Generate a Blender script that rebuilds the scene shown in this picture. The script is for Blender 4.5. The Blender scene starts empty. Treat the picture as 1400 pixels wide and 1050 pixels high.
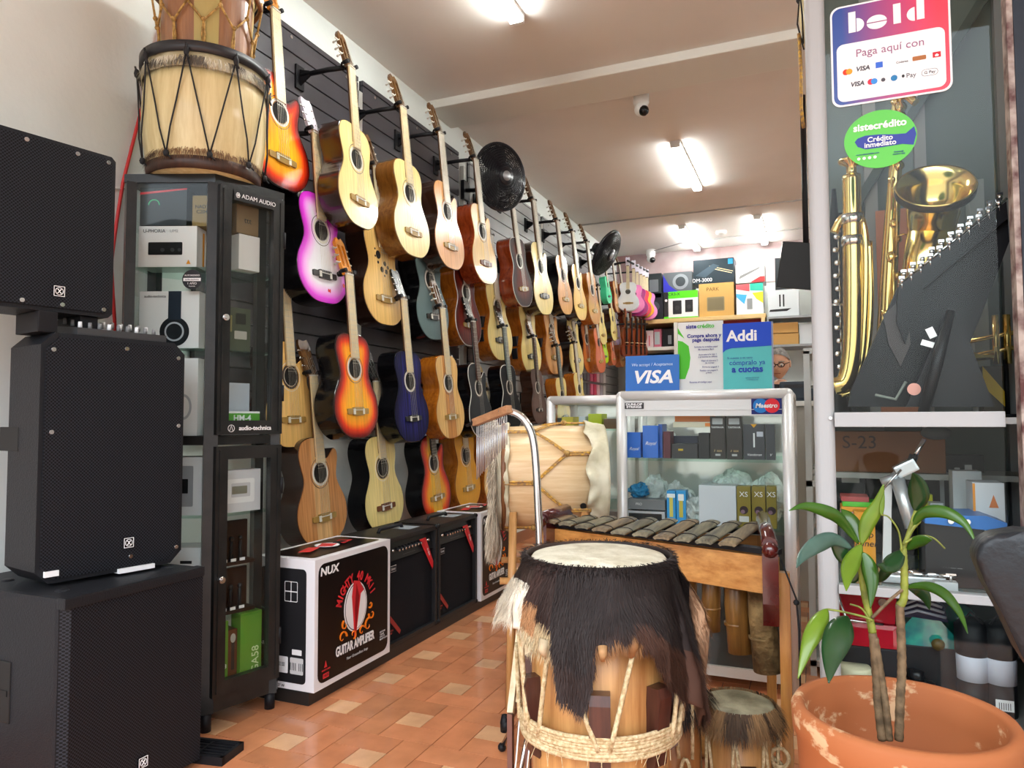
import bpy, bmesh, math, random
from mathutils import Vector, Matrix, noise
random.seed(7)
PI = math.pi
sc = bpy.context.scene
COL = sc.collection
V = Vector

# ------------------------------------------------------------------ camera
YAW, PITCH, ROLL, FPX = math.radians(22.719), math.radians(2.801), math.radians(-0.211), 985.66
CAM = V((0, 0, 1.05))
CM = Matrix.Rotation(YAW, 3, 'Z') @ Matrix.Rotation(PI/2 + PITCH, 3, 'X') @ Matrix.Rotation(ROLL, 3, 'Z')
cd = bpy.data.cameras.new('camera'); cam = bpy.data.objects.new('camera', cd); COL.objects.link(cam)
cam.matrix_world = Matrix.Translation(CAM) @ CM.to_4x4()
cd.sensor_width = 36; cd.lens = FPX/1400*36; cd.clip_start = 0.05
sc.camera = cam

def W(u, v, x=None, y=None, z=None):
    "point of the place seen at photo position (u, v) on the given plane"
    r = CM @ V(((u-700)/FPX, -(v-525)/FPX, -1))
    if x is not None: t = (x-CAM.x)/r.x
    elif y is not None: t = (y-CAM.y)/r.y
    else: t = (z-CAM.z)/r.z
    return CAM + r*t

# ------------------------------------------------------------------ materials
_m = {}
def mat(name, col, rough=.5, metal=0, spec=.5, noise_amt=0, nscale=20, col2=None, bump=0, bscale=60, stretch=None, coat=0, alpha=None, trans=0, emit=None, estr=0):
    if name in _m: return _m[name]
    m = bpy.data.materials.new(name); m.use_nodes = True
    nt = m.node_tree; b = nt.nodes['Principled BSDF']
    c = (*col, 1)
    b.inputs['Base Color'].default_value = c
    b.inputs['Roughness'].default_value = rough; b.inputs['Metallic'].default_value = metal
    b.inputs['Specular IOR Level'].default_value = spec
    if coat: b.inputs['Coat Weight'].default_value = coat; b.inputs['Coat Roughness'].default_value = .08
    if trans: b.inputs['Transmission Weight'].default_value = trans
    if emit: b.inputs['Emission Color'].default_value = (*emit, 1); b.inputs['Emission Strength'].default_value = estr
    if noise_amt or col2 or bump:
        tc = nt.nodes.new('ShaderNodeTexCoord'); mp = nt.nodes.new('ShaderNodeMapping')
        if stretch: mp.inputs['Scale'].default_value = stretch
        nt.links.new(tc.outputs['Object'], mp.inputs['Vector'])
        if noise_amt or col2:
            n = nt.nodes.new('ShaderNodeTexNoise'); n.inputs['Scale'].default_value = nscale; n.inputs['Detail'].default_value = 5
            nt.links.new(mp.outputs[0], n.inputs['Vector'])
            r = nt.nodes.new('ShaderNodeValToRGB')
            c2 = col2 or tuple(max(0, k*(1-noise_amt)) for k in col)
            r.color_ramp.elements[0].color = (*c2, 1); r.color_ramp.elements[1].color = c
            r.color_ramp.elements[0].position = .35; r.color_ramp.elements[1].position = .65
            nt.links.new(n.outputs['Fac'], r.inputs[0]); nt.links.new(r.outputs[0], b.inputs['Base Color'])
        if bump:
            n2 = nt.nodes.new('ShaderNodeTexNoise'); n2.inputs['Scale'].default_value = bscale; n2.inputs['Detail'].default_value = 4
            nt.links.new(mp.outputs[0], n2.inputs['Vector'])
            bp = nt.nodes.new('ShaderNodeBump'); bp.inputs['Strength'].default_value = bump; bp.inputs['Distance'].default_value = .01
            nt.links.new(n2.outputs['Fac'], bp.inputs['Height']); nt.links.new(bp.outputs[0], b.inputs['Normal'])
    _m[name] = m; return m

def lin(h):
    "hex colour to linear"
    h = h.lstrip('#'); o = []
    for i in (0, 2, 4):
        c = int(h[i:i+2], 16)/255; o.append(c/12.92 if c <= .04045 else ((c+.055)/1.055)**2.4)
    return tuple(o)
def H(h, rough=.5, **k): return mat('paint_'+h.strip('#')+('_%d' % (rough*100)), lin(h), rough, spec=.3, **k)

def attr_mat(name, attr, rough=.5, coat=0, nscale=0):
    if name in _m: return _m[name]
    m = bpy.data.materials.new(name); m.use_nodes = True; nt = m.node_tree; b = nt.nodes['Principled BSDF']
    a = nt.nodes.new('ShaderNodeAttribute'); a.attribute_name = attr
    b.inputs['Roughness'].default_value = rough; b.inputs['Coat Weight'].default_value = coat
    out = a.outputs['Color']
    if nscale:
        tc = nt.nodes.new('ShaderNodeTexCoord'); n = nt.nodes.new('ShaderNodeTexNoise'); n.inputs['Scale'].default_value = nscale; n.inputs['Detail'].default_value = 6
        nt.links.new(tc.outputs['Object'], n.inputs['Vector'])
        mr = nt.nodes.new('ShaderNodeMapRange'); mr.inputs['From Min'].default_value = .3; mr.inputs['From Max'].default_value = .7; mr.inputs['To Min'].default_value = .82; mr.inputs['To Max'].default_value = 1.1
        nt.links.new(n.outputs['Fac'], mr.inputs['Value'])
        mx = nt.nodes.new('ShaderNodeVectorMath'); mx.operation = 'SCALE'
        nt.links.new(out, mx.inputs[0]); nt.links.new(mr.outputs[0], mx.inputs['Scale']); out = mx.outputs[0]
    nt.links.new(out, b.inputs['Base Color'])
    _m[name] = m; return m

def wood(name, c1, c2, rough=.35, coat=.3, axis='Z', scale=1.0):
    if name in _m: return _m[name]
    m = bpy.data.materials.new(name); m.use_nodes = True; nt = m.node_tree; b = nt.nodes['Principled BSDF']
    tc = nt.nodes.new('ShaderNodeTexCoord'); mp = nt.nodes.new('ShaderNodeMapping')
    s = {'X': (1, 14, 14), 'Y': (14, 1, 14), 'Z': (14, 14, 1)}[axis]
    mp.inputs['Scale'].default_value = tuple(k*scale for k in s)
    n = nt.nodes.new('ShaderNodeTexNoise'); n.inputs['Scale'].default_value = 4; n.inputs['Detail'].default_value = 7; n.inputs['Roughness'].default_value = .65
    r = nt.nodes.new('ShaderNodeValToRGB'); r.color_ramp.elements[0].position = .3; r.color_ramp.elements[1].position = .68
    r.color_ramp.elements[0].color = (*c1, 1); r.color_ramp.elements[1].color = (*c2, 1)
    nt.links.new(tc.outputs['Object'], mp.inputs[0]); nt.links.new(mp.outputs[0], n.inputs['Vector']); nt.links.new(n.outputs['Fac'], r.inputs[0])
    nt.links.new(r.outputs[0], b.inputs['Base Color'])
    b.inputs['Roughness'].default_value = rough; b.inputs['Coat Weight'].default_value = coat; b.inputs['Coat Roughness'].default_value = .12
    _m[name] = m; return m

def glass_mat(name='clear_glass', tint=(.96, .985, .975), refl=.28):
    if name in _m: return _m[name]
    m = bpy.data.materials.new(name); m.use_nodes = True; nt = m.node_tree
    nt.nodes.remove(nt.nodes['Principled BSDF']); out = nt.nodes['Material Output']
    t = nt.nodes.new('ShaderNodeBsdfTransparent'); t.inputs[0].default_value = (*tint, 1)
    g = nt.nodes.new('ShaderNodeBsdfGlossy'); g.inputs['Roughness'].default_value = .02; g.inputs[0].default_value = (1, 1, 1, 1)
    f = nt.nodes.new('ShaderNodeFresnel'); f.inputs['IOR'].default_value = 1.45
    mu = nt.nodes.new('ShaderNodeMath'); mu.operation = 'MULTIPLY'; mu.inputs[1].default_value = refl
    x = nt.nodes.new('ShaderNodeMixShader')
    nt.links.new(f.outputs[0], mu.inputs[0]); nt.links.new(mu.outputs[0], x.inputs[0]); nt.links.new(t.outputs[0], x.inputs[1]); nt.links.new(g.outputs[0], x.inputs[2])
    nt.links.new(x.outputs[0], out.inputs['Surface'])
    _m[name] = m; return m

def grille_mat():
    if 'perforated_grille' in _m: return _m['perforated_grille']
    m = bpy.data.materials.new('perforated_grille'); m.use_nodes = True; nt = m.node_tree; b = nt.nodes['Principled BSDF']
    tc = nt.nodes.new('ShaderNodeTexCoord'); mp = nt.nodes.new('ShaderNodeMapping')
    mp.inputs['Scale'].default_value = (0, 1, 1)
    w = nt.nodes.new('ShaderNodeVectorMath'); w.operation = 'SCALE'; w.inputs['Scale'].default_value = 1
    vo = nt.nodes.new('ShaderNodeTexVoronoi'); vo.inputs['Scale'].default_value = 150; vo.inputs['Randomness'].default_value = .0; vo.voronoi_dimensions = '2D'
    rt = nt.nodes.new('ShaderNodeMapping'); rt.inputs['Rotation'].default_value = (0, 0, PI/4)
    sp = nt.nodes.new('ShaderNodeSeparateXYZ'); cb = nt.nodes.new('ShaderNodeCombineXYZ')
    nt.links.new(tc.outputs['Object'], sp.inputs[0]); nt.links.new(sp.outputs['Y'], cb.inputs['X']); nt.links.new(sp.outputs['Z'], cb.inputs['Y'])
    nt.links.new(cb.outputs[0], rt.inputs[0]); nt.links.new(rt.outputs[0], vo.inputs['Vector'])
    r = nt.nodes.new('ShaderNodeValToRGB'); r.color_ramp.elements[0].position = .36; r.color_ramp.elements[1].position = .44
    r.color_ramp.elements[0].color = (.001, .001, .0015, 1); r.color_ramp.elements[1].color = (.021, .023, .030, 1)
    nt.links.new(vo.outputs['Distance'], r.inputs[0]); nt.links.new(r.outputs[0], b.inputs['Base Color'])
    b.inputs['Roughness'].default_value = .5; b.inputs['Specular IOR Level'].default_value = .2
    _m['perforated_grille'] = m; return m

# ------------------------------------------------------------------ object helpers
def link(name, me, parent=None):
    o = bpy.data.objects.new(name, me); COL.objects.link(o)
    if parent: o.parent = parent
    return o
def tag(o, label=None, cat=None, group=None, kind=None):
    if label: o['label'] = label
    if cat: o['category'] = cat
    if group: o['group'] = group
    if kind: o['kind'] = kind
    return o
def thing(name, label, cat, loc=(0, 0, 0), rotz=0, group=None):
    o = bpy.data.objects.new(name, None); COL.objects.link(o); o.empty_display_size = .05
    o.location = loc; o.rotation_euler = (0, 0, rotz)
    return tag(o, label, cat, group)

class MB:
    "collects shapes, then links them as one mesh object"
    def __init__(s): s.bm = bmesh.new(); s.mats = []; s.mi = 0
    def use(s, m):
        if m not in s.mats: s.mats.append(m)
        s.mi = s.mats.index(m); return s
    def _f(s, vs, smooth=False):
        try: f = s.bm.faces.new(vs)
        except ValueError: return None
        f.material_index = s.mi; f.smooth = smooth; return f
    def box(s, c, d, M=None, bev=0):
        c = V(c); d = V(d)/2
        vs = []
        for x in (-1, 1):
            for y in (-1, 1):
                for z in (-1, 1):
                    p = V((x*d.x, y*d.y, z*d.z))
                    if M: p = M @ p
                    vs.append(s.bm.verts.new(c+p))
        fs = [s._f([vs[i] for i in q]) for q in ((0,1,3,2),(4,6,7,5),(0,4,5,1),(2,3,7,6),(0,2,6,4),(1,5,7,3))]
        if bev:
            es = list({e for f in fs for e in f.edges})
            r = bmesh.ops.bevel(s.bm, geom=es, offset=bev, segments=2, profile=.7, affect='EDGES', clamp_overlap=True)
            for f in r['faces']: f.material_index = s.mi
        return s
    def bb(s, x0, y0, z0, x1, y1, z1, bev=0):
        return s.box(((x0+x1)/2, (y0+y1)/2, (z0+z1)/2), (abs(x1-x0), abs(y1-y0), abs(z1-z0)), bev=bev)
    def tube(s, pts, r, seg=8, cap=True, closed=False):
        pts = [V(p) for p in pts]; n = len(pts)
        rs = r if isinstance(r, (list, tuple)) else [r]*n
        rings = []; up = None
        for i, p in enumerate(pts):
            if closed: t = (pts[(i+1) % n]-pts[i-1]).normalized()
            else: t = (pts[min(i+1, n-1)]-pts[max(i-1, 0)]).normalized()
            if up is None: up = t.orthogonal().normalized()
            else:
                up = up - t*up.dot(t)
                up = up.normalized() if up.length > 1e-5 else t.orthogonal().normalized()
            b = t.cross(up)
            rings.append([s.bm.verts.new(p+(up*math.cos(a)+b*math.sin(a))*rs[i]) for a in [2*PI*k/seg for k in range(seg)]])
        m = n if closed else n-1
        for i in range(m):
            A, B = rings[i], rings[(i+1) % n]
            for k in range(seg): s._f([A[k], A[(k+1) % seg], B[(k+1) % seg], B[k]], seg > 4)
        if cap and not closed: s._f(rings[0][::-1]); s._f(rings[-1])
        return s
    def cyl(s, a, b, r, r2=None, seg=16): return s.tube([a, b], [r, r if r2 is None else r2], seg)
    def lathe(s, prof, c=(0, 0, 0), M=None, seg=32, smooth=True, fn=None):
        "prof = [(radius, height)...] around Z"
        c = V(c); rings = []
        for r, z in prof:
            if r < 1e-6:
                p = V((0, 0, z)); p = M @ p if M else p; rings.append([s.bm.verts.new(c+p)]); continue
            ring = []
            for k in range(seg):
                a = 2*PI*k/seg; rr = r*(fn(a, z) if fn else 1)
                p = V((rr*math.cos(a), rr*math.sin(a), z)); p = M @ p if M else p
                ring.append(s.bm.verts.new(c+p))
            rings.append(ring)
        for A, B in zip(rings, rings[1:]):
            if len(A) == 1 and len(B) == 1: continue
            for k in range(seg):
                k2 = (k+1) % seg
                if len(A) == 1: s._f([A[0], B[k2], B[k]], smooth)
                elif len(B) == 1: s._f([A[k], A[k2], B[0]], smooth)
                else: s._f([A[k], A[k2], B[k2], B[k]], smooth)
        return s
    def ball(s, c, r, sx=1, sy=1, sz=1, seg=16, M=None):
        n = seg//2
        prof = [(math.sin(PI*i/n), -math.cos(PI*i/n)) for i in range(n+1)]
        S = Matrix.Diagonal((r*sx, r*sy, r*sz))
        return s.lathe(prof, c, (M @ S) if M else S, seg)
    def prism(s, pts, h, M=None, o=(0, 0, 0)):
        "polygon in XY extruded from 0 to h along Z, then transformed"
        o = V(o)
        def T(p): p = V(p); return o+(M @ p if M else p)
        A = [s.bm.verts.new(T((p[0], p[1], 0))) for p in pts]; B = [s.bm.verts.new(T((p[0], p[1], h))) for p in pts]
        n = len(pts)
        s._f(A[::-1]); s._f(B)
        for i in range(n): s._f([A[i], A[(i+1) % n], B[(i+1) % n], B[i]])
        return s
    def quad(s, a, b, c, d): s._f([s.bm.verts.new(V(p)) for p in (a, b, c, d)]); return s
    def poly(s, pts): s._f([s.bm.verts.new(V(p)) for p in pts]); return s
    def build(s, name, m=None, parent=None, fix=True):
        if fix: bmesh.ops.recalc_face_normals(s.bm, faces=s.bm.faces)
        me = bpy.data.meshes.new(name); s.bm.to_mesh(me); s.bm.free()
        if m: me.materials.append(m)
        else:
            for q in s.mats: me.materials.append(q)
        return link(name, me, parent)

MXZ = Matrix(((1, 0, 0), (0, 0, 1), (0, 1, 0)))     # polygon (x, z), extruded along +Y
MYZ = Matrix(((0, 0, 1), (1, 0, 0), (0, 1, 0)))     # polygon (y, z), extruded along +X

def frame(o, right, normal):
    r = V(right).normalized(); n = V(normal).normalized(); u = n.cross(r).normalized(); r = u.cross(n)
    M = Matrix((r, u, n)).transposed().to_4x4(); M.translation = V(o); return M
def text(body, size, o, right, normal, m, parent, align='CENTER', name='lettering', ext=.0004, sx=1, shear=0, bold=0, va='CENTER', spacing=1):
    c = bpy.data.curves.new(name, 'FONT'); c.body = body; c.size = size; c.align_x = align; c.align_y = va
    c.extrude = ext; c.shear = shear; c.offset = bold*size; c.resolution_u = 3; c.space_character = spacing
    tmp = bpy.data.objects.new('tmp', c)
    me = bpy.data.meshes.new_from_object(tmp); bpy.data.objects.remove(tmp); bpy.data.curves.remove(c)
    me.materials.clear(); me.materials.append(m)
    ob = link(name, me, parent)
    ob.matrix_local = frame(o, right, normal) @ Matrix.Diagonal((sx, 1, 1, 1))
    return ob
def patch(o, right, normal, pts, m, parent, name='print', h=.0006):
    "flat printed or stuck-on shape of real thickness"
    b = MB(); b.prism(pts, h); ob = b.build(name, m, parent); ob.matrix_local = frame(o, right, normal); return ob
def rect(w, h, cx=0, cy=0): return [(cx-w/2, cy-h/2), (cx+w/2, cy-h/2), (cx+w/2, cy+h/2), (cx-w/2, cy+h/2)]
def rrect(w, h, r, cx=0, cy=0, n=5):
    p = []
    for sx, sy, a0 in ((1, -1, -90), (1, 1, 0), (-1, 1, 90), (-1, -1, 180)):
        for i in range(n+1):
            a = math.radians(a0+90*i/n); p.append((cx+sx*(w/2-r)+r*math.cos(a), cy+sy*(h/2-r)+r*math.sin(a)))
    return p
def disc(r, cx=0, cy=0, n=28, ry=None): return [(cx+r*math.cos(2*PI*i/n), cy+(ry or r)*math.sin(2*PI*i/n)) for i in range(n)]
def spline(pts, n=8, closed=False):
    P = [V(p) for p in pts]; out = []; N = len(P)
    for i in range(N if closed else N-1):
        if closed: a, b, c, d = P[i-1], P[i], P[(i+1) % N], P[(i+2) % N]
        else: a, b, c, d = P[max(i-1, 0)], P[i], P[i+1], P[min(i+2, N-1)]
        for k in range(n):
            t = k/n; out.append(.5*((2*b)+(c-a)*t+(2*a-5*b+4*c-d)*t*t+(3*b-a-3*c+d)*t**3))
    if not closed: out.append(P[-1])
    return out
def copy_tree(o, parent=None):
    c = o.copy(); COL.objects.link(c)
    if parent: c.parent = parent
    for ch in list(o.children): copy_tree(ch, c)
    return c
# common materials
M_BLACK = mat('black_plastic', (.008, .008, .010), .5, spec=.25)
M_BLACKG = mat('black_gloss', (.005, .005, .006), .2, spec=.3, coat=.15)
M_STEEL = mat('chrome', (.75, .75, .76), .18, 1)
M_ALU = mat('aluminium', (.62, .63, .63), .35, .75)
M_WHITE = mat('white_board', (.8, .8, .78), .5)
M_CREAMW = mat('cream_enamel', (.76, .75, .7), .35)
M_GOLD = mat('polished_brass', (.85, .62, .22), .16, 1)
M_PAPER = mat('white_print', (.85, .85, .85), .5)
M_INK = mat('black_print', (.01, .01, .012), .5)
M_RED = mat('red_print', (.65, .02, .03), .4)
GLASS = glass_mat(); SHELFG = glass_mat('shelf_glass', (.84, .95, .91), .3)
# ------------------------------------------------------------------ the setting
WX = -2.35; CZ = 3.18; BY = 9.2; RX = 2.6; FY = -.7
plaster = mat('white_plaster', (.74, .78, .75), .75, col2=(.69, .73, .70), nscale=3, bump=.12, bscale=40)
ceilm = mat('ceiling_paint', (.76, .72, .68), .8, col2=(.70, .66, .62), nscale=1.2, bump=.1, bscale=6)
def struct(name, b, m=None): return tag(b.build(name, m), kind='structure')

# floor: windmill tiling, every tile its own slab over the grout
tile_m = attr_mat('terracotta_tile', 'tint', .22, .25, 9)
b = MB(); grout = mat('grout', (.1, .05, .03), .9); b.use(grout)
b.bb(WX-.1, FY-1.5, -.06, RX+.1, BY+.1, -.0025)
b.use(tile_m)
clay = b.bm.loops.layers.float_color.new('tint')
px_, py_ = .3025, .3115
x0, y0 = -1.618-1.5*px_/3, 1.938-1.5*py_/3
def slab(ax, ay, bx, by, col):
    g = .0014; n0 = len(b.bm.faces)
    vs = [b.bm.verts.new((x, y, z)) for z in (-.004, 0) for x, y in ((ax+g, ay+g), (bx-g, ay+g), (bx-g, by-g), (ax+g, by-g))]
    for q in ((4, 5, 6, 7), (0, 1, 5, 4), (1, 2, 6, 5), (2, 3, 7, 6), (3, 0, 4, 7)):
        f = b._f([vs[i] for i in q])
        for l in f.loops: l[clay] = (*col, 1)
for i in range(-4, 15):
    for j in range(-12, 25):
        X = x0+i*px_; Y = y0+j*py_; u, v = px_/3, py_/3
        if X > RX or Y > BY or X+px_ < WX or Y+py_ < FY-1.4: continue
        def tc():
            k = random.uniform(.84, 1.12); s = random.uniform(-.02, .02)
            return (.62*k+s, .245*k, .11*k)
        for a, c, d, e in ((0, 2, 2, 3), (2, 1, 3, 3), (1, 0, 3, 1), (0, 0, 1, 2)):
            slab(X+a*u, Y+c*v, X+d*u, Y+e*v, tc())
        k = random.uniform(.9, 1.08); slab(X+u, Y+v, X+2*u, Y+2*v, (.74*k, .42*k, .22*k))
struct('floor', b)

b = MB(); b.bb(WX-.12, FY-.2, 0, WX, BY, CZ+.1); struct('wall_left', b, plaster)
b = MB(); b.bb(WX-.12, BY, 0, RX+.12, BY+.12, CZ+.1); struct('wall_back', b, plaster)
b = MB(); b.bb(RX, FY-.2, 0, RX+.12, BY, CZ+.1); struct('wall_right', b, plaster)
b = MB(); b.bb(WX-.12, FY-.2, CZ, RX+.12, BY+.12, CZ+.12); struct('ceiling', b, ceilm)
b = MB(); b.bb(WX, 4.15, CZ-.055, RX, 4.5, CZ+.01, bev=.012); struct('trim_1', b, mat('beam_paint', (.7, .69, .64), .75))
b = MB(); b.bb(WX, FY, 0, WX+.012, BY, .09); struct('baseboard_left', b, mat('tile_base', (.35, .15, .08), .4))
# mottled maroon paint band on the back wall top
b = MB(); b.bb(WX, BY-.01, 2.7, RX, BY+.02, CZ); struct('trim_2', b, mat('maroon_paint', (.24, .1, .1), .7, col2=(.45, .36, .36), nscale=1.5))

# slatwall panels
def slat_panel(y0, y1, z0, z1, m, label):
    t = thing('slatwall_panel', label, 'wall panel', (WX+.002, (y0+y1)/2, z0), 0, 'slatwall panels behind the guitars')
    w = y1-y0; b = MB(); pitch = .098; z = z0; n = 0
    b.use(mat('groove_dark', (.01, .009, .011), .8)); b.bb(0, -w/2, 0, .01, w/2, z1-z0)
    b.use(m)
    while z < z1-.01:
        zt = min(z+pitch-.008, z1); b.bb(.008, -w/2, z-z0, .026, w/2, zt-z0); z += pitch
    b.build('slat_board', None, t)
    for k in (-.4, 0, .4):
        b = MB(); b.cyl((.026, k*w, z1-z0-.05), (.029, k*w, z1-z0-.05), .009, seg=10); b.build('screw_cap', M_STEEL, t)
dk = mat('charcoal_melamine', (.055, .05, .058), .38, col2=(.04, .036, .042), nscale=5)
gy = mat('melamine_painted_glare', (.36, .37, .37), .35, col2=(.3, .31, .31), nscale=5)  # glare on the far panels put into the colour as lighter grey
slat_panel(2.2, 3.325, .99, 2.975, dk, 'charcoal slatwall panel nearest the glass cabinet')
slat_panel(3.37, 4.57, .99, 2.975, dk, 'charcoal slatwall panel behind the three pale hanging guitars, second from the front')
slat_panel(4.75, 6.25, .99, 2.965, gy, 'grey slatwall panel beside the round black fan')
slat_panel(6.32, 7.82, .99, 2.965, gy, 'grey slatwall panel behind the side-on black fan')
slat_panel(7.88, 9.1, .99, 2.965, gy, 'grey slatwall panel in the far corner behind the tiny guitars')
for i, (y, lab) in enumerate([(3.347, 'between the two charcoal panels'), (4.66, 'left of the round black fan'), (6.285, 'between the two grey panels')]):
    b = MB(); b.bb(WX+.001, y-.018, .9, WX+.03, y+.018, 2.9)
    b.use(M_ALU)
    o = b.build('slotted_upright', mat('slotted_steel', (.55, .55, .52), .4, .3)); tag(o, 'slotted metal wall upright '+lab, 'upright', 'slotted wall uprights')

# ceiling tube lamps
tube_e = mat('lamp_diffuser', (1, 1, 1), .4, emit=(.96, 1, .97), estr=26)
def tube_lamp(x, y0, y1, label, rz=0):
    L = y1-y0; t = thing('tube_lamp', label, 'ceiling light', (x, (y0+y1)/2, CZ), rz, 'ceiling tube lamps')
    b = MB(); b.bb(-.04, -L/2, -.02, .04, L/2, 0, bev=.004); b.build('lamp_base', M_WHITE, t)
    b = MB(); b.bb(-.032, -L/2+.02, -.045, .032, L/2-.02, -.02, bev=.006); b.build('diffuser', tube_e, t)
    b = MB(); b.bb(-.036, -L/2-.004, -.047, .036, -L/2+.02, 0); b.build('end_cap', M_WHITE, t)
    b = MB(); b.bb(-.036, L/2-.02, -.047, .036, L/2+.004, 0); b.build('end_cap', M_WHITE, t)
tube_lamp(-1.40, 2.2, 3.44, 'bright ceiling tube lamp nearest the camera, above the hanging guitars')
tube_lamp(-.94, 5.5, 6.68, 'bright ceiling tube lamp just beyond the ceiling beam camera')
tube_lamp(-1.30, 7.95, 9.1, 'bright ceiling tube lamp at the far end, left of the smoke detector')
tube_lamp(-.505, 7.87, 9.1, 'bright ceiling tube lamp at the far end, right of the smoke detector')
tube_lamp(.9, 2.2, 3.44, 'ceiling tube lamp above the glass shop window cabinet')  # extra lamp out of view, added to light the right half
tube_lamp(1.2, 5.5, 6.68, 'ceiling tube lamp on the right side of the shop')  # another added lamp the camera does not see

# conduits, detector, cameras
def pipe(name, pts, r, m, label, cat):
    b = MB(); b.tube(pts, r, 8); return tag(b.build(name, m), label, cat)
cm_ = mat('conduit_grey', (.42, .4, .38), .6)
pipe('conduit', [(-.985, 4.56, CZ-.008), (RX, 4.5, CZ-.008)], .008, cm_, 'thin grey conduit across the ceiling from the security camera to the right', 'conduit')
pipe('conduit', [(WX, 7.5, CZ-.008), (RX, 7.46, CZ-.008)], .008, cm_, 'thin grey conduit across the ceiling beyond the middle tube lamp', 'conduit')
pipe('conduit', [(-1.85, 9.0, CZ-.02), (-1.45, 8.75, CZ-.01), (0, 8.6, CZ-.008), (RX, 8.6, CZ-.008)], .007, cm_, 'thin grey conduit at the far end between the two far tube lamps', 'conduit')
b = MB(); b.lathe([(0, 0), (.055, 0), (.06, .02), (.06, .035), (0, .035)], (-.93, 8.4, CZ-.035), seg=20); tag(b.build('smoke_detector', M_WHITE), 'small round white smoke detector between the far tube lamps', 'smoke detector')
def dome_cam(x, y, s, label):
    t = thing('security_camera', label, 'security camera', (x, y, CZ), .3)
    b = MB(); b.lathe([(0, 0), (.045*s, 0), (.045*s, -.045*s), (.04*s, -.06*s), (0, -.06*s)], seg=24); b.build('mount', M_WHITE, t)
    b = MB(); b.ball((0, 0, -.085*s), .04*s, seg=20); b.build('camera_head', M_WHITE, t)
    b = MB(); b.ball((.012*s, -.02*s, -.1*s), .03*s, seg=16); b.build('lens', M_BLACKG, t)
dome_cam(-1.005, 4.62, 1.15, 'white dome security camera just beyond the ceiling beam')
dome_cam(-1.86, 9.0, 1.3, 'small white security camera in the far left ceiling corner')
def round_fan(c, R, nrm, label, arm):
    t = thing('round_fan', label, 'fan', c); n = V(nrm).normalized(); M = n.to_track_quat('Z', 'Y').to_matrix()
    fm = mat('fan_black', (.008, .008, .012), .35, spec=.3, coat=.15)
    T = lambda x, y, z: M @ V((x, y, z))
    b = MB(); b.tube([T(R*math.cos(2*PI*k/48), R*math.sin(2*PI*k/48), 0) for k in range(48)], .012, 8, closed=True); b.build('guard_ring', fm, t)
    for side, zc in ((1, .06), (-1, -.05)):
        b = MB()
        for rr in (.22, .3, .38, .46, .54, .62, .69, .76, .83, .89, .95):
            zz = zc*math.sqrt(max(0, 1-rr*rr*.96)); b.tube([T(R*rr*math.cos(2*PI*k/40), R*rr*math.sin(2*PI*k/40), zz) for k in range(40)], .0028, 4, closed=True)
        for k in range(84):
            a = 2*PI*k/84; b.tube([T(R*q*math.cos(a+q*.5), R*q*math.sin(a+q*.5), zc*math.sqrt(max(0, 1-q*q*.97))) for q in (.25, .5, .75, .99)], .0022, 4)
        b.build('wire_guard', fm, t)
    b = MB(); b.lathe([(0, .05), (R*.27, .05), (R*.28, .062), (R*.26, .068), (0, .068)], M=M, seg=28); b.build('centre_cap', fm, t)
    b = MB(); b.lathe([(0, .0), (R*.15, .0), (R*.15, .004), (0, .004)], T(0, 0, .068), M, 24); b.build('badge', C_GREY, t)
    for k in range(3):
        a0 = 2*PI*k/3; b = MB(); rows = []
        for i in range(9):
            q = .12+.8*i/8; wd = .5+.5*math.sin(PI*q)
            rows.append([b.bm.verts.new(T(R*q*math.cos(a0+wd*(j/4-.5)*1.4), R*q*math.sin(a0+wd*(j/4-.5)*1.4), .02-.04*j/4)) for j in range(5)])
        for A, B in zip(rows, rows[1:]):
            for j in range(4): b._f([A[j], A[j+1], B[j+1], B[j]], True)
        o = b.build('blade', fm, t); o.modifiers.new('th', 'SOLIDIFY').thickness = .002
    b = MB(); b.lathe([(0, -.16), (.05, -.155), (.065, -.1), (.062, -.03), (0, -.03)], M=M, seg=24); b.build('motor', fm, t)
    b = MB(); w0 = V((WX+.05, c[1]+arm[1], c[2]+arm[2]))-V(c); b.tube([T(0, 0, -.12), T(0, 0, -.12)*.4+w0*.6+V((0, 0, -.03)), w0], .016, 10); b.box(w0-V((.015, 0, 0)), (.03, .08, .14), bev=.004); b.build('bracket_arm', fm, t)
C_GREY = mat('fan_badge', (.35, .35, .37), .4, .5)
F1 = W(684, 242, x=-1.98); round_fan(F1, .225, (.9, -.42, -.12), 'large round black wall fan facing the door among the guitars', (0, .12, -.02))
F2 = W(829, 346, x=-1.95); round_fan(F2, .24, (.90, -.08, -.52), 'black wall fan seen from the side further down the guitar wall', (0, .05, .08))
# red cable down the wall
red_c = mat('red_cable', (.6, .03, .03), .5)
pipe('power_cable', [W(228, 0, x=WX+.012), W(216, 60, x=WX+.012), W(188, 170, x=WX+.012), W(168, 250, x=WX+.012), W(160, 300, x=WX+.012), W(152, 360, x=WX+.012), W(158, 460, x=WX+.012)], .006, red_c, 'red cable running down the white wall beside the drums', 'cable')
pipe('power_cable', [W(152, 258, x=WX+.01), W(172, 258, x=WX+.01), W(190, 259, x=WX+.01)], .003, cm_, 'thin grey cable pinned level on the white wall behind the upper speaker', 'cable')

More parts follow.
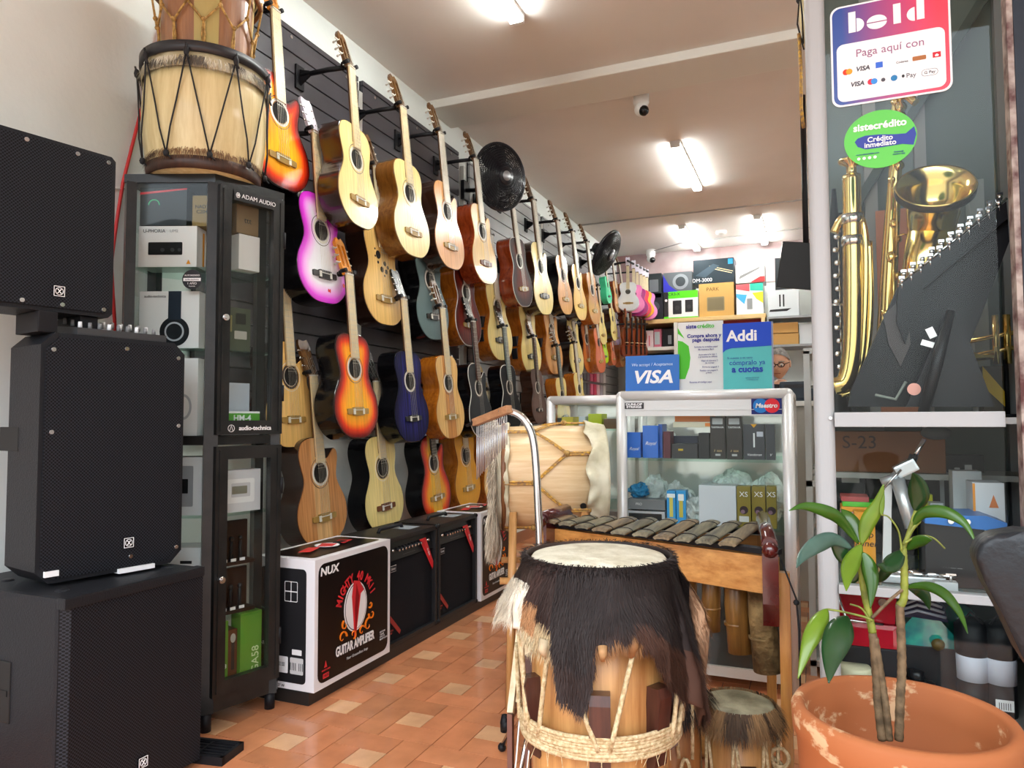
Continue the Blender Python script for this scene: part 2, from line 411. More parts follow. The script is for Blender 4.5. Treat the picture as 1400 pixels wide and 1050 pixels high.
# world and light
w = bpy.data.worlds.new('daylight'); sc.world = w; w.use_nodes = True
nt = w.node_tree; bg = nt.nodes['Background']
tc = nt.nodes.new('ShaderNodeTexCoord'); sp = nt.nodes.new('ShaderNodeSeparateXYZ'); r = nt.nodes.new('ShaderNodeValToRGB')
nt.links.new(tc.outputs['Generated'], sp.inputs[0]); nt.links.new(sp.outputs['Z'], r.inputs[0]); nt.links.new(r.outputs[0], bg.inputs[0])
e = r.color_ramp.elements; e[0].position = 0; e[0].color = (.20, .19, .18, 1); e[1].position = .62; e[1].color = (1, 1.04, 1.1, 1)
q = e.new(.22); q.color = (.42, .44, .46, 1); q = e.new(.34); q.color = (.75, .84, .95, 1)
bg.inputs[1].default_value = 2.3
sc.view_settings.view_transform = 'Standard'; sc.view_settings.look = 'None'; sc.view_settings.gamma = 1; sc.view_settings.use_curve_mapping = False
sc.view_settings.exposure = 1.65
# ------------------------------------------------------------------ guitars
def half_pts(cut):
    base = [(0, 0), (.075, .006), (.135, .04), (.172, .09), (.182, .14), (.172, .195), (.142, .245), (.122, .285), (.121, .32), (.132, .36)]
    if cut: return base+[(.139, .392), (.134, .42), (.112, .43), (.088, .412), (.062, .392), (.042, .392), (.031, .415), (.03, .45), (.029, .488)]
    return base+[(.141, .40), (.138, .435), (.118, .468), (.08, .485), (.04, .489)]
def outline(cut):
    R = spline([(x, z, 0) for x, z in half_pts(cut)], 4)
    L = spline([(x, z, 0) for x, z in half_pts(False)], 4)
    pts = [(p.x, p.y) for p in R] + [(-p.x, p.y) for p in L[::-1][:-1]]
    if not cut: pass
    return pts
def body_mesh(cut):
    P = outline(cut); b = MB(); n = len(P); D = .105
    rows = [(0, .975), (.002, 1), (D-.003, 1), (D, .985)]
    C0 = (0, .2); rings = []
    for y, s in rows:
        rings.append([b.bm.verts.new((C0[0]+(p[0]-C0[0])*s, y, C0[1]+(p[1]-C0[1])*s)) for p in P])
    for A, B in zip(rings, rings[1:]):
        for k in range(n): b._f([A[k], A[(k+1) % n], B[(k+1) % n], B[k]], False)
    cb = b.bm.verts.new((0, D+.008, .2))
    for k in range(n): b._f([rings[-1][k], rings[-1][(k+1) % n], cb])
    cf = b.bm.verts.new((0, 0, .2))
    for k in range(n): b._f([rings[0][k], rings[0][(k+1) % n], cf])
    return b
def dist_seg(p, a, b):
    ax, ay = a; bx, by = b; dx, dy = bx-ax, by-ay; L = dx*dx+dy*dy
    t = 0 if L == 0 else max(0, min(1, ((p[0]-ax)*dx+(p[1]-ay)*dy)/L))
    return math.hypot(p[0]-ax-t*dx, p[1]-ay-t*dy)
def top_mesh(cut):
    P = outline(cut); n = len(P); b = MB(); C0 = (0, .2); rings = []; dist = {}
    lay = b.bm.verts.layers.float.new('burst')
    for s in (.988, .96, .93, .89, .84, .77, .68, .55, .38, .2):
        ring = []
        for p in P:
            q = (C0[0]+(p[0]-C0[0])*s, C0[1]+(p[1]-C0[1])*s)
            v = b.bm.verts.new((q[0], -.0025, q[1])); dist[v] = min(dist_seg(q, P[k], P[(k+1) % n]) for k in range(n)); ring.append(v)
        rings.append(ring)
    edge = [b.bm.verts.new((C0[0]+(p[0]-C0[0])*.99, .001, C0[1]+(p[1]-C0[1])*.99)) for p in P]
    for v in edge: dist[v] = 0
    rings.insert(0, edge)
    for A, B in zip(rings, rings[1:]):
        for k in range(n): b._f([A[k], A[(k+1) % n], B[(k+1) % n], B[k]])
    c = b.bm.verts.new((0, -.0025, .2)); dist[c] = .15
    for k in range(n): b._f([rings[-1][k], rings[-1][(k+1) % n], c])
    for v, d in dist.items(): v[lay] = min(1, d/.11)
    return b
def ring_prism(b, r0, r1, cx, cz, y0, y1, n=32):
    A = []
    for r, y in ((r0, y1), (r0, y0), (r1, y0), (r1, y1)):
        A.append([b.bm.verts.new((cx+r*math.cos(2*PI*k/n), y, cz+r*math.sin(2*PI*k/n))) for k in range(n)])
    for i in range(3):
        for k in range(n): b._f([A[i][k], A[i][(k+1) % n], A[i+1][(k+1) % n], A[i+1][k]])

_wm = {}
def top_mat(name, cols, coat=.25, rough=.26, stripe=None, grain=.18, spec=.5):
    "soundboard: colour by distance from the edge (sunburst), grain along the neck; stripe = colour of centre strip"
    m = bpy.data.materials.new(name); m.use_nodes = True; nt = m.node_tree; b = nt.nodes['Principled BSDF']
    a = nt.nodes.new('ShaderNodeAttribute'); a.attribute_name = 'burst'
    r = nt.nodes.new('ShaderNodeValToRGB'); e = r.color_ramp.elements
    while len(e) < len(cols): e.new(.5)
    for k, (p, c) in enumerate(cols): e[k].position = p; e[k].color = (*lin(c), 1)
    nt.links.new(a.outputs['Fac'], r.inputs[0]); out = r.outputs[0]
    tc = nt.nodes.new('ShaderNodeTexCoord')
    if stripe:
        sp = nt.nodes.new('ShaderNodeSeparateXYZ'); nt.links.new(tc.outputs['Object'], sp.inputs[0])
        ab = nt.nodes.new('ShaderNodeMath'); ab.operation = 'ABSOLUTE'; nt.links.new(sp.outputs['X'], ab.inputs[0])
        lt = nt.nodes.new('ShaderNodeMath'); lt.operation = 'LESS_THAN'; lt.inputs[1].default_value = .055; nt.links.new(ab.outputs[0], lt.inputs[0])
        mx = nt.nodes.new('ShaderNodeMix'); mx.data_type = 'RGBA'; nt.links.new(lt.outputs[0], mx.inputs[0]); nt.links.new(out, mx.inputs[6]); mx.inputs[7].default_value = (*lin(stripe), 1); out = mx.outputs[2]
    mp = nt.nodes.new('ShaderNodeMapping'); mp.inputs['Scale'].default_value = (60, 60, 2.5); n = nt.nodes.new('ShaderNodeTexNoise'); n.inputs['Scale'].default_value = 1.6; n.inputs['Detail'].default_value = 6
    nt.links.new(tc.outputs['Object'], mp.inputs[0]); nt.links.new(mp.outputs[0], n.inputs['Vector'])
    mr = nt.nodes.new('ShaderNodeMapRange'); mr.inputs['From Min'].default_value = .3; mr.inputs['From Max'].default_value = .7; mr.inputs['To Min'].default_value = 1-grain; mr.inputs['To Max'].default_value = 1+grain*.4
    nt.links.new(n.outputs['Fac'], mr.inputs[0]); s = nt.nodes.new('ShaderNodeVectorMath'); s.operation = 'SCALE'
    nt.links.new(out, s.inputs[0]); nt.links.new(mr.outputs[0], s.inputs['Scale']); nt.links.new(s.outputs[0], b.inputs['Base Color'])
    b.inputs['Roughness'].default_value = rough; b.inputs['Coat Weight'].default_value = coat; b.inputs['Coat Roughness'].default_value = .06; b.inputs['Specular IOR Level'].default_value = spec
    return m
TOPS = {
 'sun': top_mat('sunburst_top', [(0, '#1c0604'), (.16, '#8e1206'), (.36, '#e83a08'), (.62, '#ff9a12'), (.95, '#ffb81c')]),
 'sunred': top_mat('red_sunburst_top', [(0, '#3a0804'), (.2, '#c01a08'), (.45, '#e85a10'), (.7, '#f0a020'), (1, '#f0aa28')], stripe='#e8b23a'),
 'pink': top_mat('pink_burst_top', [(0, '#b81ab8'), (.2, '#e040dc'), (.45, '#efa8ee'), (.75, '#ece6f4'), (1, '#eef0f6')], grain=.02),
 'cream': top_mat('spruce_top', [(0, '#7a5a28'), (.05, '#ead08a'), (1, '#f0d898')]),
 'pale': top_mat('pale_spruce_top', [(0, '#e4cf86'), (1, '#edd68c')]),
 'gold': top_mat('golden_spruce_top', [(0, '#e2b568'), (1, '#ecc479')]),
 'orange': top_mat('cedar_top', [(0, '#7a3c14'), (.05, '#d89a58'), (1, '#dda062')]),
 'cedar': top_mat('striped_cedar_top', [(0, '#8a5020'), (.04, '#c88a50'), (1, '#c98d55')], stripe='#dcae74', grain=.3),
 'natural': top_mat('striped_pine_top', [(0, '#8a5a24'), (.04, '#e2b46c'), (1, '#e6ba74')], stripe='#c98a48', grain=.3),
 'mustard': top_mat('mustard_top', [(0, '#6a4004'), (.06, '#c88a10'), (1, '#d69a1a')], grain=.08),
 'grey': top_mat('teal_grey_top', [(0, '#5f7374'), (1, '#64787a')], grain=.03, coat=0, rough=.5, spec=.12),
 'maroon': top_mat('mahogany_top', [(0, '#4a0e08'), (1, '#7c2414')], grain=.5, coat=0, rough=.5, spec=.12),
 'dmaroon': top_mat('dark_burst_top', [(0, '#1c0604'), (.4, '#3c120c'), (1, '#6e2c1a')], grain=.4, coat=0, rough=.5, spec=.12),
 'blue': top_mat('blue_black_top', [(0, '#10103a'), (1, '#26266e')], grain=.9, coat=0, rough=.5, spec=.12),
 'black': top_mat('black_top', [(0, '#15161a'), (1, '#1c1e22')], grain=.05, coat=0, rough=.5, spec=.12),
 'dgrey': top_mat('charcoal_top', [(0, '#2c2e30'), (1, '#34373a')], grain=.05, coat=0, rough=.5, spec=.12),
 'brown': top_mat('grey_brown_top', [(0, '#54423c'), (1, '#6a5750')], grain=.2, coat=0, rough=.5, spec=.12),
 'striped': top_mat('red_brown_top', [(0, '#8a3a10'), (.1, '#b86224'), (1, '#c06a28')], stripe='#a04a18', grain=.5),
 'coral': top_mat('coral_top', [(0, '#c86a4a'), (1, '#d87a58')], grain=.1),
 'lime': top_mat('lime_top', [(0, '#a8d020'), (1, '#b8e02c')], grain=.05),
 'mint': top_mat('mint_top', [(0, '#3cc890'), (1, '#4ed89e')], grain=.03),
 'lilac': top_mat('lilac_top', [(0, '#c8b4e0'), (1, '#dccdf0')], grain=.03),
 'white': top_mat('white_top', [(0, '#dfe6ee'), (1, '#e8eef4')], grain=.02),
 'rose': top_mat('rose_top', [(0, '#f07ab8'), (1, '#f690c4')], grain=.02),
 'magenta': top_mat('magenta_top', [(0, '#a01470'), (1, '#b81c7c')], grain=.02),
 'red': top_mat('scarlet_top', [(0, '#e0203c'), (1, '#f02c48')], grain=.02),
 'yellow': top_mat('yellow_top', [(0, '#f8a808'), (1, '#ffb60e')], grain=.02),
 'tan': top_mat('tan_top', [(0, '#c89058'), (1, '#d8a068')], grain=.2),
}
SIDES = {'black': mat('black_lacquer', (.004, .004, .005), .15, spec=.3, coat=.4), 'brown': wood('brown_side', lin('#5a3410'), lin('#8a5a22'), .2, .8),
 'red': wood('red_side', lin('#5a1808'), lin('#98401a'), .2, .8), 'dark': wood('dark_side', lin('#1c0f0a'), lin('#3a2216'), .2, .8),
 'amber': wood('amber_side', lin('#7a3c0c'), lin('#b86c1c'), .2, .8), 'pink': mat('pink_side', lin('#c860c0'), .25, coat=.6),
 'grey': mat('teal_grey_side', lin('#2c3a3c'), .25, coat=.5), 'blue': mat('navy_side', lin('#14142a'), .25, coat=.5),
 'white': mat('white_side', lin('#d8dee6'), .3), 'lime': mat('lime_side', lin('#a0c820'), .3), 'mint': mat('mint_side', lin('#48d098'), .3)}
NECKF = {'maple': mat('maple_fingerboard', lin('#e6d4aa'), .4, noise_amt=.12, nscale=30), 'pale': mat('pale_fingerboard', lin('#d8cfc0'), .4, noise_amt=.1, nscale=30),
 'dark': mat('rosewood_fingerboard', lin('#4a2c20'), .4, noise_amt=.3, nscale=30), 'grey': mat('grey_fingerboard', lin('#6a7674'), .4), 'black': mat('ebony_fingerboard', lin('#24221f'), .4)}
HEADS = {'brown': wood('brown_headstock', lin('#3a2210'), lin('#7a5428'), .35, .3), 'white': mat('white_headstock', lin('#e6e0ee'), .3, coat=.5), 'black': mat('black_headstock', (.01, .01, .01), .25, coat=.5),
 'orange': mat('orange_headstock', lin('#e8941c'), .3, coat=.5), 'teal': mat('teal_headstock', lin('#1f6a70'), .3, coat=.5), 'rosy': mat('rosy_headstock', lin('#c85a50'), .35), 'light': wood('light_headstock', lin('#a07838'), lin('#d8b878'), .35, .3)}
M_BRIDGE = {'tan': mat('tan_bridge', lin('#9a7a3a'), .4), 'black': mat('black_bridge', (.012, .012, .012), .35), 'wood': mat('brown_bridge', lin('#6a3c1c'), .4)}
M_STR = mat('string_steel', (.7, .68, .6), .3, .9)
M_ROS = mat('pale_rosette', lin('#d8d4c8'), .4); M_ROSD = mat('dark_rosette', lin('#3a2a20'), .4)
M_HOLE = mat('soundhole_dark', (.004, .003, .002), .9)
M_BIND = mat('white_binding', lin('#d8d6cc'), .35)
M_NECK0 = NECKF['maple']; M_FRET = mat('fret_metal', (.6, .58, .5), .3, .9)

MESH = {}
def shared(name, fn):
    if name not in MESH:
        o = fn(); MESH[name] = o.data; bpy.data.objects.remove(o)
    return MESH[name]
def part(name, key, fn, m, parent):
    me = shared(key, fn); o = link(name, me, parent)
    if m is not None:
        if not me.materials: me.materials.append(m)
        o.material_slots[0].link = 'OBJECT'; o.material_slots[0].material = m
    return o
def f_body(cut): return lambda: body_mesh(cut).build('body')
def f_top(cut): return lambda: top_mesh(cut).build('soundboard')
def f_bind(cut):
    def g():
        P = outline(cut); b = MB(); C0 = (0, .2)
        b.tube([(p[0]*.995, .0005, .2+(p[1]-.2)*.995) for p in P], .0028, 5, closed=True); return b.build('binding')
    return g
def f_neck():
    b = MB()
    pts = [(-.024, .38), (.024, .38), (.021, .765), (-.021, .765)]
    secs = []
    for z, w, d in ((.40, .028, .06), (.44, .027, .05), (.46, .026, .022), (.765, .0235, .018), (.785, .024, .016)):
        secs.append([b.bm.verts.new((w*math.cos(a), -.006+d*math.sin(a), z)) for a in [PI*k/8 for k in range(9)]])
    for A, B in zip(secs, secs[1:]):
        for k in range(8): b._f([A[k], A[k+1], B[k+1], B[k]], True)
        b._f([A[0], B[0], B[-1], A[-1]])
    b._f(secs[0]); b._f(secs[-1]); return b.build('neck')
def f_board():
    b = MB(); b.use(M_NECK0); b.prism([(-.0285, .372), (.0285, .372), (.0245, .765), (-.0245, .765)], .008, MXZ, (0, -.014, 0)); b.use(M_FRET)
    for i in range(1, 19):
        z = .765-.645*(1-2**(-i/12)); t = (.765-z)/.39; w = .0245+.004*t
        b.bb(-w, -.0148, z-.0009, w, -.0139, z+.0009)
    return b.build('fingerboard')
def f_frets():
    b = MB()
    for i in range(1, 19):
        z = .765-.645*(1-2**(-i/12)); t = (.765-z)/.39; w = .0245+.004*t
        b.bb(-w, -.0155, z-.0009, w, -.0139, z+.0009)
    return b.build('frets')
def f_nut():
    b = MB(); b.bb(-.025, -.018, .763, .025, -.004, .769); return b.build('nut')
TILT = Matrix.Rotation(math.radians(13), 3, 'X')   # headstock leans back
def hp(x, y, z):
    p = V((x, y, z)); q = Matrix.Rotation(math.radians(-13), 3, 'X') @ p; return q+V((0, -.006, .765))
def f_head_slot():
    b = MB(); O = [(-.026, 0), (.026, 0), (.036, .03), (.036, .16), (.02, .185), (0, .178), (-.02, .185), (-.036, .16), (-.036, .03)]
    # frame with two slots: built from strips
    R = Matrix.Rotation(math.radians(-13), 3, 'X')
    def pr(pts): b.prism(pts, .016, R @ MXZ, (0, -.006, .765))
    pr([(-.026, 0), (.026, 0), (.036, .03), (.036, .042), (-.036, .042), (-.036, .03)])
    pr([(-.036, .042), (-.026, .042), (-.026, .15), (-.036, .15)]); pr([(.026, .042), (.036, .042), (.036, .15), (.026, .15)])
    pr([(-.008, .042), (.008, .042), (.008, .15), (-.008, .15)])
    pr([(-.036, .15), (.036, .15), (.035, .165), (.018, .188), (0, .176), (-.018, .188), (-.035, .165)])
    return b.build('headstock')
def f_head_solid():
    b = MB(); R = Matrix.Rotation(math.radians(-13), 3, 'X')
    b.prism([(-.025, 0), (.025, 0), (.034, .03), (.038, .15), (.03, .175), (.008, .168), (-.008, .168), (-.03, .175), (-.038, .15), (-.034, .03)], .014, R @ MXZ, (0, -.006, .765))
    return b.build('headstock')
def f_peg(slot):
    def g():
        b = MB()
        if slot:
            b.cyl(hp(-.024, .008, 0)-hp(0, 0, 0), hp(.0, .008, 0)-hp(0, 0, 0), .004, seg=8)
            b.cyl((0, 0, 0), (.0, .026, -.006), .003, seg=6); b.ball((0, .03, -.007), .008, .6, 1, .8, seg=8)
        else:
            b.cyl((-.012, -.009, 0), (-.012, .006, 0), .0035, seg=8); b.cyl((-.012, .008, 0), (.014, .008, 0), .0025, seg=6); b.ball((.017, .008, 0), .008, 1, .5, .7, seg=8)
        return b.build('tuning_peg')
    return g
def f_bridge():
    b = MB(); b.prism(rrect(.17, .026, .006, 0, .126), .007, MXZ, (0, -.0095, 0)); b.prism(rrect(.085, .038, .004, 0, .126), .010, MXZ, (0, -.0125, 0)); return b.build('bridge')
def f_saddle():
    b = MB(); b.bb(-.04, -.016, .130, .04, -.011, .133); b.bb(.03, -.0135, .112, .045, -.0105, .138); b.bb(-.045, -.0135, .112, -.03, -.0105, .138); return b.build('saddle')
def f_strings():
    b = MB()
    for k in range(6):
        t = (k-2.5)/2.5; b.tube([(t*.03, -.0148, .13), (t*.0205, -.0195, .766), V(hp(t*.024, -.004, .05+.035*(k % 3)))], .00065, 4, cap=False)
    return b.build('strings')
def f_hole():
    b = MB(); b.prism(disc(.043, 0, .325, 32), .0012, MXZ, (0, -.004, 0)); return b.build('soundhole')
def f_holes():
    b = MB()
    for x, z, r in ((-.035, .335, .02), (.02, .30, .012), (-.01, .268, .014), (.028, .262, .012), (.045, .285, .009), (-.04, .298, .007), (-.062, .325, .005), (-.06, .36, .005), (.012, .24, .006)): b.prism(disc(r, x, z, 20), .0012, MXZ, (0, -.004, 0))
    return b.build('soundhole')
def f_ros():
    b = MB(); ring_prism(b, .047, .058, 0, .325, -.0032, -.002); return b.build('rosette')
def f_ros2():
    b = MB(); ring_prism(b, .066, .069, 0, .325, -.0032, -.002); ring_prism(b, .044, .046, 0, .325, -.0034, -.002); return b.build('rosette_line')
def f_preamp():
    b = MB(); b.bb(-.176, .028, .205, -.12, .062, .27, bev=.003)
    b.bb(-.192, .028, .12, -.17, .066, .19, bev=.003); return b.build('preamp_panel')

def guitar(top, side, cut=False, head='brown', slot=True, fb='maple', ros='pale', bridge='tan', bind=False, multi=False, detail=2):
    c = 'c' if cut else 'n'
    t = thing('acoustic_guitar', 'x', 'guitar')
    part('body', 'body'+c, f_body(cut), SIDES[side], t)
    s = part('soundboard', 'top'+c, f_top(cut), TOPS[top], t)
    if multi: part('soundhole', 'holes', f_holes, M_HOLE, s)
    else:
        part('soundhole', 'hole', f_hole, M_HOLE, s)
        if detail: part('rosette', 'ros', f_ros, M_ROS if ros == 'pale' else M_ROSD, s)
        if detail > 1: part('rosette_line', 'ros2', f_ros2, M_ROSD if ros == 'pale' else M_ROS, s)
    if bind: part('binding', 'bind'+c, f_bind(cut), M_BIND, t)
    br = part('bridge', 'bridge', f_bridge, M_BRIDGE[bridge], t)
    if detail: part('saddle', 'saddle', f_saddle, M_BIND, br)
    part('neck', 'neck', f_neck, HEADS['brown'] if fb in ('maple', 'pale') else HEADS['black'], t)
    f = part('fingerboard', 'board', f_board, NECKF[fb], t)
    if detail > 1: part('nut', 'nut', f_nut, M_BIND, t)
    h = part('headstock', 'hslot' if slot else 'hsolid', f_head_slot if slot else f_head_solid, HEADS[head], t)
    part('strings', 'strings', f_strings, M_STR, t)
    if detail:
        for sx in (-1, 1):
            for k in range(3):
                p = part('tuning_peg', 'peg%d' % slot, f_peg(slot), M_BIND if slot else M_STEEL, h)
                p.location = hp(sx*.036, 0 if slot else .007, (.06 if slot else .05)+.036*k); p.rotation_euler = (0, 0, 0 if sx > 0 else PI) if not slot else (0, 0, 0)
                if slot: p.scale = (-sx, 1, 1)
    return t
def place_guitar(t, u, v, u2, v2, label, yaw=0, x=-2.06, hook=True, cat='guitar', group='guitars hanging on the slatwall'):
    "hang by the nut seen at (u, v); the lower end of the body is seen at (u2, v2)"
    nut = W(u, v, x=x); tilt = math.radians(-4.5)
    s = 1.0
    for it in range(6):
        xb = x+.765*s*math.sin(-tilt); e = W(u2, v2, x=xb)
        L = math.sqrt((nut.z-e.z)**2+(xb-x)**2); s = L/.765
    roll = math.atan2(e.y-nut.y, nut.z-e.z)*.8
    R = Matrix.Rotation(PI/2+math.radians(yaw), 3, 'Z') @ Matrix.Rotation(roll, 3, 'Y') @ Matrix.Rotation(tilt, 3, 'X')
    t.rotation_euler = R.to_euler(); t.scale = (s, s, s)
    t.location = nut - R @ V((0, 0, .765*s)); t['label'] = label; t['category'] = cat; t['group'] = group
    if hook:
        hg = thing('guitar_hanger', 'black wall hanger holding the '+label.replace(' hanging', '')[:60], 'hanger', (WX+.028, nut.y-.03, nut.z+.0), 0, 'black hangers on the slatwall')
        hg['label'] = 'black wall hanger that holds the ' + HL(label)
        d = nut.x-WX-.028
        b = MB(); b.bb(0, -.03, -.07, .012, .03, .05, bev=.003); b.prism([(0, -.05), (.06, -.012), (.06, .012), (0, .03)], .012, MXZ, (.01, -.006, 0)); b.build('mounting_plate', M_BLACK, hg)
        b = MB(); b.tube([(.02, 0, 0), (d*.6, .01, .004), (d-.03, .03, .008)], .0125, 8); b.build('arm', M_BLACK, hg)
        b = MB(); w_ = .034*s; b.tube([(d+.012, .03-w_, .016), (d-.02, .03-w_, .012), (d-.032, .03-w_*.6, .008), (d-.032, .03+w_*.6, .008), (d-.02, .03+w_, .012), (d+.012, .03+w_, .016)], .006, 8); b.build('fork', M_BLACK, hg)
        for sy in (-1, 1):
            b = MB(); b.cyl((d-.012, .03+sy*w_, .014), (d+.02, .03+sy*w_, .018), .010, seg=10); b.build('rubber_pad', M_BLACK, hg)
    return t
def HL(l):
    w_ = l.replace(',', '').split(); return ' '.join(w_[:9])

G = [
 # top, side, cut, head, slot, fb, ros, bridge, bind, multi, detail,  nut, bottom, label
 (dict(top='sun', side='black', cut=True, head='orange', fb='maple'), 374, 15, 386, 258, 'red sunburst cutaway guitar hanging half behind the drums on the glass cabinet'),
 (dict(top='pink', side='black', cut=True, head='white', slot=False, fb='maple', bridge='black'), 429, 183, 438, 413, 'pink-edged white guitar with red butterflies hanging beside the glass cabinet'),
 (dict(top='cream', side='dark', head='brown', fb='maple', bridge='tan'), 478, 93, 489, 309, 'big cream classical guitar with dark sides, highest beside the pink guitar'),
 (dict(top='gold', side='dark', cut=True, head='brown', fb='maple', multi=True), 512, 230, 521, 443, 'golden cutaway guitar with a cluster of small round soundholes'),
 (dict(top='cream', side='brown', head='brown', fb='maple'), 549, 148, 556, 347, 'cream guitar with brown sides in the top row under the second headstock'),
 (dict(top='grey', side='black', cut=True, head='black', slot=False, fb='grey', bridge='black'), 576, 272, 580, 462, 'teal grey cutaway guitar hanging in the second row'),
 (dict(top='orange', side='dark', cut=True, head='brown', fb='pale'), 601, 183, 608, 364, 'orange cedar cutaway guitar in the top row above the dark red guitar'),
 (dict(top='maroon', side='amber', cut=True, head='black', slot=False, fb='pale', bridge='tan', bind=True), 627, 302, 633, 471, 'glossy dark red guitar with white binding in the second row'),
 (dict(top='gold', side='red', cut=True, head='brown', fb='pale', bridge='wood'), 649, 219, 655, 384, 'golden cutaway guitar with red sides hanging just left of the round fan'),
 (dict(top='pale', side='amber', cut=True, head='brown', fb='pale', bridge='black'), 669, 323, 674, 491, 'pale cutaway guitar with amber sides and black preamp in the second row below the fan'),
 (dict(top='dmaroon', side='red', head='black', slot=False, fb='pale', bridge='tan', bind=True), 698, 271, 697, 413, 'dark brown-red burst guitar with white binding under the round fan'),
 (dict(top='pale', side='amber', cut=True, head='brown', fb='pale', bridge='black'), 712, 360, 716, 511, 'pale cutaway guitar with reddish sides under the dark burst guitar'),
 (dict(top='pale', side='dark', cut=True, head='brown', fb='pale', bridge='black'), 728, 275, 732, 426, 'pale cutaway guitar in the top row right of the dark burst guitar'),
 (dict(top='tan', side='amber', cut=True, head='brown', fb='pale'), 745, 370, 751, 511, 'tan two-tone cutaway guitar in the second row above the display case corner'),
 (dict(top='tan', side='black', cut=False, head='brown', fb='pale', ros='dark'), 761, 303, 766, 427, 'tan guitar with black sides, third from the right of the long top row'),
 (dict(top='pale', side='dark', cut=True, head='brown', fb='pale', bridge='black'), 775, 387, 778, 513, 'pale cutaway guitar in the second row left of the red-brown striped guitar'),
 (dict(top='gold', side='dark', cut=True, head='brown', fb='pale'), 782, 318, 787, 435, 'golden cutaway guitar, second from the right of the long top row'),
 (dict(top='striped', side='dark', cut=False, head='brown', fb='pale'), 794, 400, 798, 509, 'red-brown striped guitar low in the second row before the tiny guitars'),
 (dict(top='tan', side='amber', cut=False, head='brown', fb='pale'), 802, 332, 807, 441, 'tan guitar directly in front of the side-on black fan'),
 (dict(top='gold', side='dark', cut=True, head='brown', slot=False, fb='maple', ros='dark'), 388, 386, 396, 612, 'golden cutaway guitar mostly hidden behind the glass cabinet edge'),
 (dict(top='sun', side='black', head='orange', fb='maple'), 475, 376, 485, 600, 'orange sunburst guitar with deep black sides in the third row'),
 (dict(top='blue', side='black', head='black', slot=False, fb='maple', bridge='black'), 550, 410, 557, 605, 'dark blue swirled guitar hanging in the third row'),
 (dict(top='natural', side='amber', head='brown', fb='maple'), 603, 422, 610, 600, 'striped pine guitar hanging in the third row right of the dark blue guitar'),
 (dict(top='dgrey', side='black', cut=True, head='black', slot=False, fb='dark', bridge='black', bind=True), 645, 440, 651, 598, 'charcoal thin guitar with white edge behind the chimes'),
 (dict(top='black', side='black', cut=False, head='black', slot=False, fb='grey', bridge='black', bind=True), 688, 448, 694, 590, 'black guitar with white binding behind the chrome chime stand'),
 (dict(top='brown', side='dark', head='brown', slot=False, fb='dark', bridge='black'), 729, 462, 737, 580, 'grey-brown guitar low on the wall left of the rear display case'),
 (dict(top='pale', side='amber', head='brown', fb='grey', bridge='black', detail=1), 761, 474, 766, 590, 'small pale guitar peeking over the left end of the rear display case'),
 (dict(top='pale', side='amber', cut=True, head='brown', fb='pale', bridge='black', detail=1), 785, 470, 790, 578, 'pale cutaway guitar peeking over the middle of the rear display case'),
 (dict(top='cedar', side='dark', cut=True, head='brown', slot=False, fb='maple'), 426, 514, 430, 750, 'striped cedar cutaway guitar standing lowest, nearest the boxed amplifier'),
 (dict(top='pale', side='black', head='black', slot=False, fb='maple', ros='dark', bridge='wood'), 512, 522, 518, 730, 'pale guitar with black sides in the lowest row, above the first black amplifier'),
 (dict(top='sunred', side='black', cut=True, head='rosy', fb='black'), 582, 530, 586, 714, 'red and yellow sunburst cutaway guitar in the lowest row'),
 (dict(top='mustard', side='amber', head='brown', fb='maple', ros='dark'), 627, 525, 634, 698, 'mustard yellow guitar in the lowest row'),
 (dict(top='gold', side='amber', head='light', fb='maple', detail=1), 665, 535, 671, 692, 'golden guitar in the lowest row hidden behind the hanging chimes'),
 (dict(top='black', side='black', head='light', fb='maple', detail=1), 703, 545, 710, 690, 'black guitar with a light slotted headstock just right of the chimes'),
 (dict(top='black', side='black', head='teal', slot=False, fb='dark', detail=1), 741, 545, 747, 672, 'dark guitar with a teal headstock beside the rear display case'),
]
small = [
 (dict(top='coral', side='amber', cut=True, fb='pale'), 811, 412, 814, 509, 'coral pink small guitar above the rear display case'),
 (dict(top='pale', side='amber', cut=True, fb='maple'), 817, 392, 821, 470, 'pale yellow small guitar above the lime one'),
 (dict(top='lime', side='lime', cut=True, fb='pale', bridge='black'), 823, 440, 826, 496, 'bright lime green ukulele'),
 (dict(top='pale', side='dark', cut=False, fb='maple'), 832, 395, 834, 464, 'pale ukulele left of the lilac one'),
 (dict(top='lilac', side='white', cut=False, fb='pale'), 838, 416, 839, 470, 'lilac ukulele high in the far group'),
 (dict(top='coral', side='amber', cut=False, fb='pale'), 834, 448, 836, 499, 'small coral ukulele at the bottom of the far group'),
 (dict(top='tan', side='amber', cut=False, fb='pale'), 844, 440, 845, 501, 'tan ukulele at the bottom of the far group beside the coral one'),
 (dict(top='tan', side='red', cut=False, fb='pale'), 837, 358, 839, 425, 'tan small guitar in the top row of the far group'),
 (dict(top='pale', side='red', cut=False, fb='pale', bridge='black'), 846, 362, 847, 427, 'pale small guitar in the top row of the far group'),
 (dict(top='orange', side='red', cut=False, fb='pale'), 850, 412, 850, 459, 'small orange ukulele nearest the row of violins'),
 (dict(top='mint', side='mint', cut=True, fb='pale', bridge='black'), 826, 356, 827, 412, 'mint green ukulele under the side-on fan'),
]
ROW2 = {1, 3, 5, 7, 9, 11, 13, 15, 17, 28, 29, 30, 31, 32, 33, 34}
